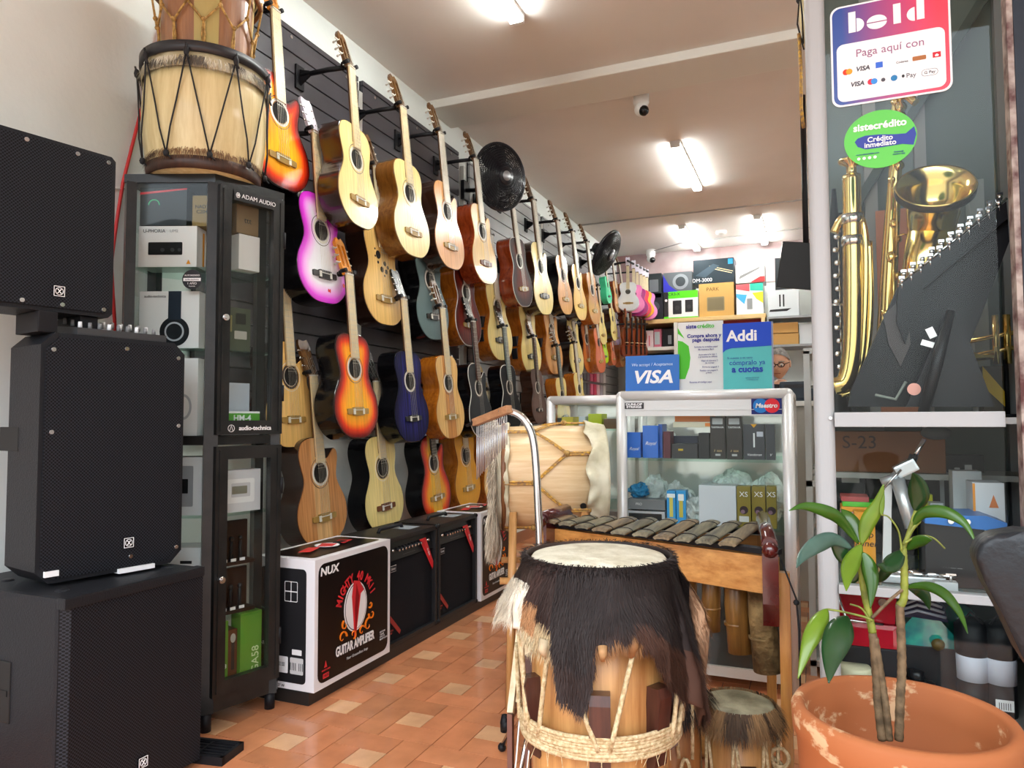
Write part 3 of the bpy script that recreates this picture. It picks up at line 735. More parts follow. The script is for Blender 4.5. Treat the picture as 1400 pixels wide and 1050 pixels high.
for gi, a in enumerate(G):
    kw, u, v, u2, v2, lab = a
    g_ = guitar(**kw); place_guitar(g_, u, v, u2, v2, lab, yaw=5 if gi == 2 else (1.5 if u < 660 else 0), x=-2.2 if gi in (0, 19) else (-2.14 if gi in ROW2 else -2.04))
    if 'preamp' in lab or 'reddish' in lab or 'two-tone' in lab: part('preamp_panel', 'preamp', f_preamp, M_BLACK, g_)
    if 'butterflies' in lab:
        for (cx, cz, s) in ((.12, .215, .022), (.145, .16, .010), (.15, .1, .012), (.03, .06, .009)):
            b = MB(); b.prism([(cx, cz-s*.6), (cx+s*.8, cz-s), (cx+s*1.1, cz), (cx+s*.9, cz+s), (cx, cz+s*.3), (cx-s*.8, cz+s*.9), (cx-s*1.1, cz), (cx-s*.8, cz-s*.8)], .0012, MXZ, (0, -.004, 0)); b.build('butterfly_print', M_RED, g_)
for a in small:
    kw, u, v, u2, v2, lab = a
    g_ = guitar(detail=0, **kw); g_.name = 'ukulele'; place_guitar(g_, u, v, u2, v2, lab, cat='ukulele', group='tiny guitars at the far end of the wall')
# ukuleles facing the camera on the rack at the far end of the wall
for (u, v, u2, v2, top, side, lab) in [
 (859, 364, 861, 425, 'white', 'white', 'white ukulele facing the door, frontmost of the coloured row'),
 (867, 368, 870, 428, 'rose', 'pink', 'light pink ukulele behind the white one'),
 (872, 373, 876, 432, 'magenta', 'pink', 'dark magenta ukulele between the pink and red ones'),
 (877, 376, 881, 433, 'red', 'red', 'scarlet ukulele in the coloured row'),
 (881, 378, 886, 434, 'yellow', 'amber', 'yellow orange ukulele in the coloured row'),
 (885, 380, 890, 437, 'rose', 'pink', 'light pink ukulele at the rear of the coloured row')]:
    g_ = guitar(top, side, False, head='white', slot=False, fb='maple', detail=0); g_.name = 'ukulele'
    i = ['white', 'rose', 'magenta', 'red', 'yellow', 'rose2'].index('rose2' if 'rear' in lab else top)
    yy = 8.0+.11*i; nut = W(u, v, y=yy); e = W(u2, v2, y=yy); s = (nut.z-e.z)/.765
    g_.rotation_euler = (math.radians(-3), 0, math.radians(12)); g_.scale = (s, s, s); g_.location = (nut.x, yy-.03, e.z)
    tag(g_, lab, 'ukulele', 'coloured ukuleles on the far rack')
# rack rail for them
b = MB(); p0 = W(858, 360, y=7.95); p1 = W(886, 377, y=8.56)
b.tube([p0+V((.0, 0, .03)), p1+V((0, .0, .05))], .012); b.tube([(WX, 8.5, p1.z+.05), (p1.x, 8.5, p1.z+.05)], .01); b.tube([(WX, 8.2, p0.z+.05), (p0.x, 8.05, p0.z+.04)], .01)
tag(b.build('hanging_rail', M_BLACK), 'black rail carrying the coloured ukuleles', 'rail')

# violins hanging under the ukuleles
def violin(loc, label, rz):
    rz = 1.25; t = thing('violin', label, 'violin', loc, rz, 'violins hanging in the far corner')
    vm = wood('violin_varnish', lin('#3a1004'), lin('#8a3a10'), .3, .3); t.scale = (.82, .82, .95)
    half = [(0, 0), (.06, .006), (.095, .04), (.1, .08), (.09, .115), (.072, .13), (.058, .155), (.056, .19), (.068, .215), (.078, .235), (.08, .27), (.07, .31), (.04, .345), (.012, .352)]
    R = spline([(x, z, 0) for x, z in half], 2); P = [(p.x, p.y) for p in R]+[(-p.x, p.y) for p in R[::-1][1:-1]]
    b = MB(); b.prism(P, .035, MXZ, (0, 0, 0)); b.build('body', vm, t)
    b = MB(); b.prism([(-.013, .14), (.013, .14), (.011, .47), (-.011, .47)], .012, MXZ, (0, -.022, 0)); b.build('fingerboard', M_BLACK, t)
    b = MB(); b.bb(-.012, -.01, .34, .012, .014, .47); b.bb(-.013, -.008, .47, .013, .02, .55); b.ball((0, .01, .56), .018, .7, 1, 1); b.build('neck', vm, t)
    b = MB()
    for k in range(4): b.cyl((-.04 if k % 2 else -.012, .005, .49+.016*k), (.012 if k % 2 else .04, .005, .49+.016*k), .004, seg=6)
    b.build('peg', M_BLACK, t)
    b = MB(); b.bb(-.022, -.03, .165, .022, .0, .172); b.build('bridge', NECKF['maple'], t)
    b = MB(); b.prism([(-.01, .03), (.01, .03), (.02, .13), (-.02, .13)], .008, MXZ, (0, -.014, 0)); b.build('tailpiece', M_BLACK, t)
for (u, lab) in [(856, 'violin nearest the left in the row under the coloured ukuleles'), (863, 'second violin from the left in the row under the ukuleles'), (870, 'middle violin in the row under the coloured ukuleles'), (876, 'violin second from the right in the hanging row'), (881, 'violin at the right end of the hanging row')]:
    i = (u-856)//6; y = 7.9+.15*i; p = W(u, 488, y=y); violin((p.x, y, p.z), lab, .5)
b = MB(); a = W(853, 443, y=7.9); c = W(885, 443, y=8.56); b.tube([a, c], .012); b.tube([(WX, 8.0, a.z), a], .01); b.tube([(WX, 8.5, c.z), c], .01)
tag(b.build('hanging_rail', M_BLACK), 'black rail carrying the violins', 'rail')
# ------------------------------------------------------------------ boxes with print on them
def raw_text(body, size, shear=0, bold=0, spacing=1, ext=.0004):
    c = bpy.data.curves.new('t', 'FONT'); c.body = body; c.size = size; c.align_x = 'CENTER'; c.align_y = 'CENTER'; c.extrude = ext; c.shear = shear; c.offset = bold*size; c.resolution_u = 3; c.space_character = spacing
    tmp = bpy.data.objects.new('tmp', c); me = bpy.data.meshes.new_from_object(tmp); bpy.data.objects.remove(tmp); bpy.data.curves.remove(c); return me
def arc_text(body, size, R, a0, a1, fr, m, parent, bold=.02, sy=1.3):
    b = MB(); n = len(body)
    for i, ch in enumerate(body):
        if ch == ' ': continue
        a = math.radians(a0+(a1-a0)*i/(n-1)); me = raw_text(ch, size, bold=bold)
        T = Matrix.Translation((R*math.sin(a), R*math.cos(a), 0)) @ Matrix.Rotation(-a, 4, 'Z') @ Matrix.Diagonal((1, sy, 1, 1))
        me.transform(T); b.bm.from_mesh(me); bpy.data.meshes.remove(me)
    o = b.build('lettering', m, parent, fix=False); o.matrix_local = fr; return o
FACES = {  # local frames of a box: origin at front-left-bottom, x right, y back, z up
 'f': lambda w, d, h: ((0, -.0004, 0), (1, 0, 0), (0, -1, 0)),
 'l': lambda w, d, h: ((-.0004, d, 0), (0, -1, 0), (-1, 0, 0)),
 'r': lambda w, d, h: ((w+.0004, 0, 0), (0, 1, 0), (1, 0, 0)),
 't': lambda w, d, h: ((0, 0, h+.0004), (1, 0, 0), (0, 0, 1))}
def prints(parent, size, items):
    for ki, it in enumerate(items):
        fc, kind = it[0], it[1]; o, r, n = FACES[fc](*size); o = V(o); r_ = V(r); n_ = V(n); u_ = n_.cross(r_); o = o+n_*(.00022*ki)
        a = it[2:]
        if kind == 't':      # text, size, x, y, material, [options]
            opt = a[5] if len(a) > 5 else {}
            text(a[0], a[1], o+r_*a[2]+u_*a[3]+n_*.0009, r, n, a[4], parent, **opt)
        elif kind == 'r': patch(o+r_*a[0]+u_*a[1], r, n, rrect(a[2], a[3], min(a[2], a[3])*.08), a[4], parent, name=(a[5] if len(a) > 5 else 'printed_panel'))
        elif kind == 'd': patch(o+r_*a[0]+u_*a[1]+n_*.0003, r, n, disc(a[2], ry=a[4] if len(a) > 4 else None), a[3], parent, name='printed_disc')
        elif kind == 'p': patch(o+n_*(.0003 if len(a) < 3 else a[2]), r, n, a[0], a[1], parent, name='printed_shape')
def carton(name, label, cat, loc, rotz, size, m, items=(), group=None, bev=.0015):
    t = None
    b = MB(); b.bb(0, 0, 0, *size, bev=bev)
    if items:
        t = thing(name, label, cat, loc, rotz, group); b.build('carton', m, t); prints(t, size, items)
    else:
        t = b.build(name, m); t.location = loc; t.rotation_euler = (0, 0, rotz); tag(t, label, cat, group)
    return t
C = lambda h, r=.5: H(h, r)

# ------------------------------------------------------------------ PA speakers on the left
GR = grille_mat(); CAB = mat('textured_black_cabinet', (.011, .012, .015), .45, spec=.25, bump=.2, bscale=250)
def logo_plate(parent, x, y, z, s=.03):
    b = MB(); b.bb(x, y-s/2, z-s/2, x+.004, y+s/2, z+s/2, bev=.001); p = b.build('badge', M_BLACKG, parent)
    b = MB()
    for q in ((-1, 0), (1, 0), (0, -1), (0, 1)):
        b.box((x+.0045, y+q[0]*s*.45, z+q[1]*s*.45), (.001, s*.05 if q[0] else s*.9, s*.05 if q[1] else s*.9))
    n = 24
    b.tube([(x+.005, y+s*.33*math.cos(2*PI*k/n), z+s*.33*math.sin(2*PI*k/n)) for k in range(n)], s*.03, 5, closed=True)
    for a in (-1, 1):
        b.tube([(x+.0052, y-a*s*.16, z+s*.2), (x+.0052, y+a*s*.02, z), (x+.0052, y-a*s*.16, z-s*.2)], s*.05, 4)
    b.build('badge_emblem', M_PAPER, p)
def pa_speaker(label, loc, rz, w, h, d, chamfer, screws, badge, cut=0, strip=False):
    "front face looks along local +X; origin at the bottom front centre"
    t = thing('loudspeaker', label, 'speaker', loc, rz)
    c = chamfer
    O = [(-w/2+c, 0), (w/2-c, 0), (w/2, c), (w/2, h-c), (w/2-c, h), (-w/2+c, h), (-w/2, h-c), (-w/2, c)]
    b = MB()
    n = len(O)
    secs = []
    for x, k in ((0, 1), (-.05, 1), (-d*.6, 1), (-d, .62)):
        secs.append([b.bm.verts.new((x, y*k, h/2+(z-h/2)*(1 if k == 1 else .86))) for y, z in O])
    for A, B in zip(secs, secs[1:]):
        for i in range(n): b._f([A[i], A[(i+1) % n], B[(i+1) % n], B[i]])
    b._f(secs[0]); b._f(secs[-1])
    b.build('cabinet', CAB, t)
    g = .012; I = [(y*(1-2*g/w), h/2+(z-h/2)*(1-2*g/h)) for y, z in O]
    b = MB(); b.prism(I, .006, MYZ, (0, 0, 0)); b.build('grille', GR, t)
    for (sy, sz) in screws:
        b = MB(); b.cyl((.004, sy*w/2, sz*h), (.009, sy*w/2, sz*h), .006, seg=12); b.build('screw', M_STEEL, t)
    logo_plate(t, .006, badge[0]*w/2, badge[1]*h)
    b = MB(); b.bb(-.24, -w/2-.002, h*.52, -.12, -w/2+.004, h*.62, bev=.006); b.build('side_handle', mat('handle_black', (.004, .004, .004), .6), t)
    if strip:
        b = MB(); b.bb(-.02, .01, -.004, .012, w/2-.09, .009); b.build('white_tape', M_PAPER, t); b = MB(); b.bb(.002, -w/2+.02, .02, .012, -w/2+.055, .035); b.build('white_tape', M_PAPER, t)
    return t
mr = math.radians(-11.6)
pa_speaker('tall black loudspeaker in the middle of the stack, on the subwoofer', ((-1.916-1.833)/2, (1.294+1.697)/2, .612), mr, .412, .68, .31, .035,
           [(-.86, .93), (0.1, .955), (.88, .93), (-.86, .6), (.9, .62), (.9, .07), (.22, .06)], (.18, .12), strip=True)
pa_speaker('black loudspeaker topmost of the stack, cut by the left photo edge', (-1.945, 1.30, 1.352), mr, .40, .48, .27, .012,
           [(-.86, .955), (-.2, .955), (.45, .955), (.88, .955), (-.2, .045), (.3, .045), (.86, .045)], (.25, .12))
for dy in (.06, .17):
    b = MB(); b.bb(-.07, -.025, 0, .07, .025, .058, bev=.004); o = b.build('riser_block', M_BLACK); o.location = (-2.0, 1.27+dy*1.1, 1.293); o.rotation_euler = (0, 0, mr)
    tag(o, 'low black block under the topmost speaker, ' + ('nearer the camera' if dy < .1 else 'beside the mixer'), 'block')
# mixer on the middle speaker
t = thing('audio_mixer', 'small black mixing desk with knobs lying on the middle speaker', 'mixer', (-1.975, 1.535, 1.293), mr)
b = MB(); b.prism([(-.1, 0), (.1, 0), (.1, .02), (-.1, .04)], .26, MXZ, (0, -.13, 0)); b.build('housing', mat('mixer_grey', (.04, .042, .045), .4), t)
for r in range(3):
    for k in range(9):
        b = MB(); b.cyl((.07-.045*r, -.11+.027*k, .022+.009*r), (.07-.045*r, -.11+.027*k, .040+.009*r), .006, .005, 10); b.build('knob', (M_PAPER if (k+r) % 3 == 0 else mat('knob_grey', (.2, .2, .2), .4)), t)
# subwoofer
t = thing('subwoofer', 'big black subwoofer with mesh front at the bottom left', 'subwoofer', (-1.75, 1.484, 0), math.radians(-1))
w_, h_, d_ = .445, .6, .5
b = MB(); b.bb(-d_, -w_/2, .02, -.02, w_/2, h_, bev=.012)
for sy in (-1, 1):
    for xx in (-.06, -.44): b.cyl((xx, sy*.18, 0), (xx, sy*.18, .022), .02, seg=12)
b.build('cabinet', CAB, t)
b = MB()
P = [(-w_/2+.004, -.022), (-w_/2+.02, 0), (w_/2-.004, 0), (w_/2-.004, -.022)]
b.prism([(q[1], q[0]) for q in P], h_-.05, None, (0, 0, .022)); b.build('grille', GR, t)
b = MB(); b.bb(-.03, -w_/2, h_-.028, .004, w_/2, h_+.002, bev=.005); b.build('top_rail', CAB, t)
b = MB(); b.bb(-.34, -w_/2-.003, .26, -.2, -w_/2+.006, .42, bev=.01); b.bb(-.33, -w_/2-.005, .33, -.21, -w_/2, .345); b.build('side_handle', mat('handle_black', (.004, .004, .004), .6), t)
logo_plate(t, .001, .015, .1)
for q in ((-.36, -.14), (-.36, .14), (-.1, -.16), (-.1, .17), (-.16, .185)):
    b = MB(); b.lathe([(0, .004), (.014, .004), (.018, 0)], (q[0], q[1], h_), seg=16); b.build('cup', CAB, t)
# black plastic tray next to the subwoofer
t = thing('drain_tray', 'black slotted plastic tray sticking out beside the subwoofer on the floor', 'tray', (-1.79, 1.765, 0), math.radians(10))
b = MB()
for k in range(6): b.bb(-.09, -.045+.018*k-.004, .0, .09, -.045+.018*k+.004, .022)
b.bb(-.1, -.055, 0, -.088, .055, .026); b.bb(.088, -.055, 0, .1, .055, .026); b.bb(-.004, -.05, 0, .004, .05, .024); b.bb(-.1, .045, 0, .1, .057, .026); b.bb(-.1, -.057, 0, .1, -.045, .026)
b.build('grating', M_BLACK, t)

# ------------------------------------------------------------------ black glass display cabinet
CP = [V((-2.195, 1.765, 0)), V((-1.908, 1.884, 0)), V((-1.838, 2.15, 0)), V((-1.95, 2.178, 0)), V((-2.15, 2.12, 0)), V((-2.25, 1.92, 0))]
cabm = mat('scuffed_black_wood', (.010, .011, .011), .3, spec=.35, col2=(.02, .019, .018), nscale=14, bump=.08, bscale=60)
cen = sum(CP, V())/6
t = thing('display_cabinet', 'tall black glass display cabinet with two doors under the drums', 'cabinet', (cen.x, cen.y, 0)); CAB_T = t
L = [p-cen for p in CP]
def inset(k): return [(q.x*k, q.y*k) for q in L]
b = MB(); b.prism(inset(1.02), .03, None, (0, 0, 1.878)); b.build('top_board', cabm, t)
b = MB(); b.prism(inset(1.0), .05, None, (0, 0, .06)); b.build('base_board', cabm, t)
b = MB(); b.prism(inset(.98), .03, None, (0, 0, .965)); b.build('middle_board', cabm, t)
for i, q in enumerate(L):
    n = q.normalized(); b = MB(); M = Matrix.Rotation(math.atan2(q.y, q.x), 3, 'Z'); b.box((q.x-n.x*.016, q.y-n.y*.016, .97), (.032, .045, 1.82), M); b.build('post', cabm, t)
for i in (0, 1, 2, 4):
    q = L[i]*.9; b = MB(); b.cyl((q.x, q.y, 0), (q.x, q.y, .06), .018, seg=12); b.build('foot', M_BLACK, t)
for i in (0, 2, 3, 4, 5):   # fixed glass sides
    a, c = L[i], L[(i+1) % 6]; dv = (c-a); ln = dv.length; ang = math.atan2(dv.y, dv.x)
    for z0, z1 in ((.11, .965), (.995, 1.878)):
        b = MB(); b.box(((a+c)/2*.985+V((0, 0, (z0+z1)/2))), (ln-.05, .004, z1-z0), Matrix.Rotation(ang, 3, 'Z')); o = b.build('glass_pane', GLASS, t)
for z in (.36, .72, 1.30, 1.585):
    b = MB(); b.prism(inset(.9), .006, None, (0, 0, z-.006)); b.build('glass_shelf', SHELFG, t)
a, c = L[1], L[2]; dv = c-a; ang = math.atan2(dv.y, dv.x); nrm = V((dv.y, -dv.x, 0)).normalized(); ln = dv.length
def door(z0, z1, labels):
    o = (a+c)/2+nrm*.008
    e = bpy.data.objects.new('cabinet_door', None); COL.objects.link(e); e.parent = t; e.location = (o.x, o.y, 0); e.rotation_euler = (0, 0, ang)
    hw = ln/2-.008; s = .045
    b = MB()
    for x0, x1, y0, y1 in ((-hw, -hw+s, z0, z1), (hw-s, hw, z0, z1), (-hw+s, hw-s, z0, z0+s*1.1), (-hw+s, hw-s, z1-s, z1)):
        b.bb(x0, -.014, y0, x1, .014, y1)
    b.bb(-hw+.012, -.018, z0+.012, -hw+.018, -.014, z1-.012); b.bb(hw-.018, -.018, z0+.012, hw-.012, -.014, z1-.012)
    b.build('door_frame', cabm, e)
    b = MB(); b.bb(-hw+s, -.002, z0+s, hw-s, .002, z1-s); b.build('door_glass', GLASS, e)
    b = MB(); b.cyl((-hw+.022, -.014, (z0+z1)/2-.03), (-hw+.022, -.03, (z0+z1)/2-.03), .013, .011, 16); b.cyl((-hw+.022, -.03, (z0+z1)/2-.03), (-hw+.022, -.034, (z0+z1)/2-.03), .006, seg=10); b.build('door_lock', M_STEEL, e)
    for zz in (z0+.15, z1-.15):
        b = MB(); b.cyl((hw+.002, -.012, zz-.03), (hw+.002, -.012, zz+.03), .006, seg=8); b.build('hinge', M_BLACK, e)
    return e
e = door(1.0, 1.872, None)
patch((0, -.019, 1.845), (1, 0, 0), (0, -1, 0), rect(.16, .036), M_INK, e, 'brand_label')
text('ADAM AUDIO', .022, (.018, -.0205, 1.845), (1, 0, 0), (0, -1, 0), M_PAPER, e)
text('audio-technica', .022, (.016, -.0195, 1.022), (1, 0, 0), (0, -1, 0), M_PAPER, e, bold=.02)
b = MB(); b.tube([(-.078+.012*math.cos(2*PI*k/20), -.0195, 1.022+.012*math.sin(2*PI*k/20)) for k in range(20)], .001, 4, closed=True); b.tube([(-.084, -.0195, 1.014), (-.078, -.0195, 1.032), (-.072, -.0195, 1.014)], .001, 4); b.build('label_emblem', M_PAPER, e)
b = MB(); b.tube([(-.066+.007*math.cos(2*PI*k/6), -.0205, 1.845+.009*math.sin(2*PI*k/6)) for k in range(6)], .0016, 4, closed=True); b.ball((-.066, -.0205, 1.845), .004); b.build('label_emblem', M_PAPER, e)
door(.115, .96, None)
# round black dealer sticker on the glass
sp = W(259, 396, x=-1.985); ab = (L[1]-L[0]).normalized(); an = V((ab.y, -ab.x, 0))
sp = CP[0]+(CP[1]-CP[0])*.78+V((0, 0, 1.535))+an*.012; so = sp-cen
patch(so, ab, an, disc(.034), M_INK, t, 'round_sticker')
text('AUTORIZADO', .008, so+an*.001+V((0, 0, .014)), ab, an, M_PAPER, t)
patch(so+an*.0004, ab, an, rect(.06, .011), M_PAPER, t, 'sticker_band'); text('audio-technica', .008, so+an*.0014, ab, an, M_INK, t)
text('1 AÑO', .011, so+an*.001+V((0, 0, -.014)), ab, an, M_PAPER, t); text('de garantía', .005, so+an*.001+V((0, 0, -.023)), ab, an, M_PAPER, t)

# stock inside the cabinet
CR = math.radians(22.5)
def cb(name, label, cat, s, back, z, w, d, h, m, items=(), rot=0):
    "s = distance along the left glass from its far corner, back = distance behind it"
    o = CP[0]+ab*s-an*back; return carton(name, label, cat, (o.x, o.y, z), CR+rot, (w, d, h), m, items)
WB = C('#e8e6e6', .45); GB = C('#2a3034', .4)
cb('interface_box', 'dark box with green dials on the top shelf of the glass cabinet', 'box', .035, .03, 1.735, .165, .12, .135, GB,
   [('f', 'p', [(.0, .11), (.165, .128), (.165, .133), (.0, .118)], M_RED), ('f', 't', '◠', .05, .05, .07, C('#3fd080'))])
o = bpy.context.scene.objects
cb('interface_box', 'white box showing a small black audio interface in the glass cabinet', 'box', .035, .025, 1.587, .205, .1, .145, WB,
   [('f', 't', 'U-PHORIA', .017, .055, .127, C('#50545a')), ('f', 't', 'UM2', .015, .125, .127, C('#b0b0b4')), ('f', 'r', .095, .065, .12, .045, M_BLACK), ('f', 'd', .085, .06, .007, C('#3a3d40')), ('f', 'd', .12, .06, .007, C('#3a3d40')), ('f', 'd', .145, .06, .006, C('#3a3d40')), ('f', 'p', [(.17, .01), (.185, .01), (.1775, .025)], C('#e89a28')), ('r', 'r', .05, .07, .012, .12, C('#e89a28'))])
cb('microphone_box', 'tan cardboard box behind the dark box on the top cabinet shelf', 'box', .215, .04, 1.735, .07, .1, .11, C('#8a7444'), [('f', 't', 'NADY\nC204', .018, .035, .06, M_INK)])
cb('headphone_box', 'white box picturing black headphones in the glass cabinet', 'box', .04, .03, 1.302, .21, .11, .2, WB,
   [('f', 't', 'audio-technica', .013, .055, .182, M_INK), ('f', 'p', disc(.052, .125, .058), C('#14161c')), ('f', 'p', disc(.034, .125, .058), C('#b8bcc4'), .0008), ('f', 'p', disc(.028, .125, .058), C('#14161c'), .0014), ('f', 'p', rect(.045, .1, .125, .15), C('#1e2836'))])
cb('headphone_box', 'white headphone box standing on the cabinet middle board', 'box', .13, .03, .997, .12, .12, .27, WB, [('f', 'p', disc(.03, .07, .1, ry=.045), C('#b0b2b8')), ('f', 'p', disc(.022, .07, .1, ry=.036), WB, .0008)])
cb('cable_pack', 'white clear-plastic cable pack on the lower cabinet shelf by the glass', 'package', .16, .03, .723, .11, .1, .2, C('#dcdcde'), [('f', 'r', .05, .1, .06, .14, C('#9a9ca2')), ('f', 'r', .05, .1, .025, .05, M_BLACK)])
cb('white_box', 'plain white box on the low glass shelf by the cabinet side', 'box', .15, .03, .363, .12, .1, .25, WB, [('f', 'r', .07, .2, .04, .01, M_INK)])
# seen through the doors
dr = ang
def db(name, label, cat, s, back, z, w, d, h, m, items=()):
    o = CP[1]+dv.normalized()*s-nrm*back; return carton(name, label, cat, (o.x, o.y, z), ang, (w, d, h), m, items)
db('carton', 'tan carton with faint print behind the upper cabinet door glass', 'box', .115, .05, 1.735, .09, .08, .11, C('#8a7050'), [('f', 't', 'ttt', .03, .045, .05, M_INK)])
db('carton', 'plain white carton behind the upper cabinet door glass', 'box', .12, .04, 1.6, .085, .06, .13, WB)
db('microphone_kit', 'green and white box marked HM-4 behind the upper cabinet door', 'box', .055, .025, .997, .15, .05, .085, C('#e4e6e8'), [('f', 'r', .075, .06, .148, .036, C('#4f9c30')), ('f', 't', 'HM-4', .03, .078, .060, M_PAPER, {'bold': .02}), ('f', 't', '—  HM-4', .014, .08, .018, M_INK)])
db('carton', 'silver blue box standing behind the green and white microphone box', 'box', .06, .085, .997, .14, .03, .19, C('#b8c0cc'))
db('microphone_kit', 'black-hinged gear box in the middle of the upper cabinet door glass', 'box', .06, .07, 1.302, .13, .05, .16, C('#4c5444'), [('f', 'r', .04, .1, .03, .06, C('#8a8454')), ('f', 'r', .09, .06, .05, .03, C('#b8b8b0')), ('f', 'r', .09, .12, .04, .04, C('#2a2c28'))])
db('microphone_case', 'clear plastic case holding a silver microphone behind the lower cabinet door', 'case', .055, .03, .723, .16, .04, .15, C('#c8c8cc'), [('f', 'r', .08, .075, .11, .085, C('#dededf')), ('f', 'r', .08, .078, .075, .05, C('#bcbcc0')), ('f', 'r', .075, .078, .06, .028, C('#7c7a6c'))])
for i in range(2):
    o = CP[1]+dv.normalized()*.055-nrm*.04
    tt = thing('microphone_display', ['lower','upper'][i]+' dark rack of small black microphones behind the lower door', 'display', (o.x, o.y, .365+.17*i), ang)
    b = MB(); b.bb(0, 0, 0, .15, .07, .012); b.bb(0, .055, 0, .15, .07, .15); b.build('rack', C('#2e1c14'), tt)
    for k in range(3):
        b = MB(); b.cyl((.03+.035*k, .02, .012), (.03+.035*k, .02, .085), .008, .005, 10); b.ball((.03+.035*k, .02, .09), .009, seg=10); m_ = b.build('microphone', M_BLACK, tt)
        b = MB(); b.bb(.02+.035*k, .004, .012, .04+.035*k, .007, .022); b.build('price_tag', M_PAPER, tt)
gb_ = C('#5c8c30', .4)
db('microphone_box', 'green microphone box at the left bottom of the lower cabinet door', 'box', .05, .03, .112, .045, .06, .235, gb_, [('f', 't', 'PGA48', .02, .01, .08, M_PAPER)])
db('microphone_box', 'brown microphone box between the two green ones at the cabinet bottom', 'box', .098, .035, .112, .035, .06, .2, C('#5a3420', .4), [('f', 'r', .018, .12, .012, .12, M_INK), ('f', 'd', .018, .17, .01, C('#a8a8a0'), .016)])
db('microphone_box', 'wide green box marked 58 at the bottom right of the cabinet', 'box', .136, .02, .112, .085, .06, .25, gb_, [])
o = CP[1]+dv.normalized()*.19-nrm*.018
tt = [q for q in bpy.data.objects if q.get('label', '').startswith('wide green box')][0]
text('PGA58', .04, (.06, -.001, .07), (0, 0, 1), (0, -1, 0), C('#c8d8a8'), tt)

# ------------------------------------------------------------------ drums on the cabinet
shell = wood('pale_drum_wood', lin('#c9b27a'), lin('#e6d6a4'), .45, .25, 'Z', .6)
hide = mat('cream_hide', lin('#d6cfae'), .6, col2=lin('#b0a27c'), nscale=9, bump=.2, bscale=30)
furw = attr_mat('fur', 'tint', .7)
def fur(b, clay, pts, length, col, n, spread=.4, w=.0012):
    "pts: callable -> (pos, outward normal, down dir)"
    for _ in range(n):
        p, nn, dn, L_, c_ = pts()
        d1 = (dn+nn*random.uniform(.05, spread)+V((random.uniform(-1, 1), random.uniform(-1, 1), random.uniform(-1, 1)))*.25).normalized()
        side = d1.cross(nn).normalized()*w
        q1 = p+d1*L_*.55; q2 = p+d1*L_+dn*L_*.15
        vs = [b.bm.verts.new(x) for x in (p-side, p+side, q1+side*.7, q1-side*.7, q2)]
        k = random.uniform(.7, 1.25)
        for q in ((0, 1, 2, 3), (3, 2, 4)):
            f = b._f([vs[i] for i in q])
            for l in f.loops: l[clay] = (c_[0]*k, c_[1]*k, c_[2]*k, 1)
def fur_ring(name, parent, r, z, L, col, n, slope=0, w=.0012, spread=.5, col2=None, M=None):
    b = MB(); b.use(furw); cl = b.bm.loops.layers.float_color.new('tint')
    def g():
        a = random.uniform(0, 2*PI); nn = V((math.cos(a), math.sin(a), 0)); zz = z+random.uniform(-.5, .5)*L*.6
        c_ = lin(col if (col2 is None or noise.noise(V((a*2, zz*20, 0))) > 0) else col2)
        return nn*(r)+V((0, 0, zz)), nn, V((0, 0, -1)), L*random.uniform(.5, 1.1), c_
    fur(b, cl, g, L, col, n, spread, w)
    o = b.build(name, None, parent, fix=False); o['kind'] = 'stuff'
    if M: o.matrix_local = M
    return o
rope_b = mat('black_cord', (.01, .01, .012), .7)
DC = V((-2.04, 1.965, 1.909))
t = thing('rope_drum', 'big pale barrel drum laced with black cord on top of the glass cabinet', 'drum', DC); t.scale = (.94, .94, .93)
def rr(z): k = z/.40; return .195+.04*math.sin(PI*min(1, k*1.0))*.9-.0*k
prof = [(0, .0), (.19, .0), (.196, .02), (.21, .08), (.222, .16), (.226, .25), (.222, .33), (.215, .4), (.0, .4)]
b = MB(); b.lathe(prof, seg=56); b.build('shell', shell, t)
b = MB(); b.lathe([(.2, -.0), (.205, .0), (.208, .045), (.2, .05)], seg=56); b.build('base_ring', wood('dark_ring', lin('#2a1810'), lin('#4a2c1c'), .5, .1), t)
b = MB(); b.lathe([(0, .46), (.205, .46), (.212, .455), (.228, .4), (.23, .375), (.226, .37)], seg=56, fn=lambda a, z: 1+.012*math.sin(a*9)+.008*math.sin(a*17+1)); b.build('drumhead', hide, t)
fur_ring('fur_fringe', t, .228, .40, .035, '#d8d2bc', 2600, col2='#6a645a', w=.0014)
fur_ring('base_fur', t, .205, .075, .035, '#5c4030', 1500, col2='#8a6a48', w=.0014)
b = MB(); b.lathe([(.224, .425), (.236, .425), (.236, .462), (.224, .462)], seg=56); b.build('hoop', mat('dark_hoop', (.02, .02, .024), .4), t)
N = 9; ph = .35
pts = []
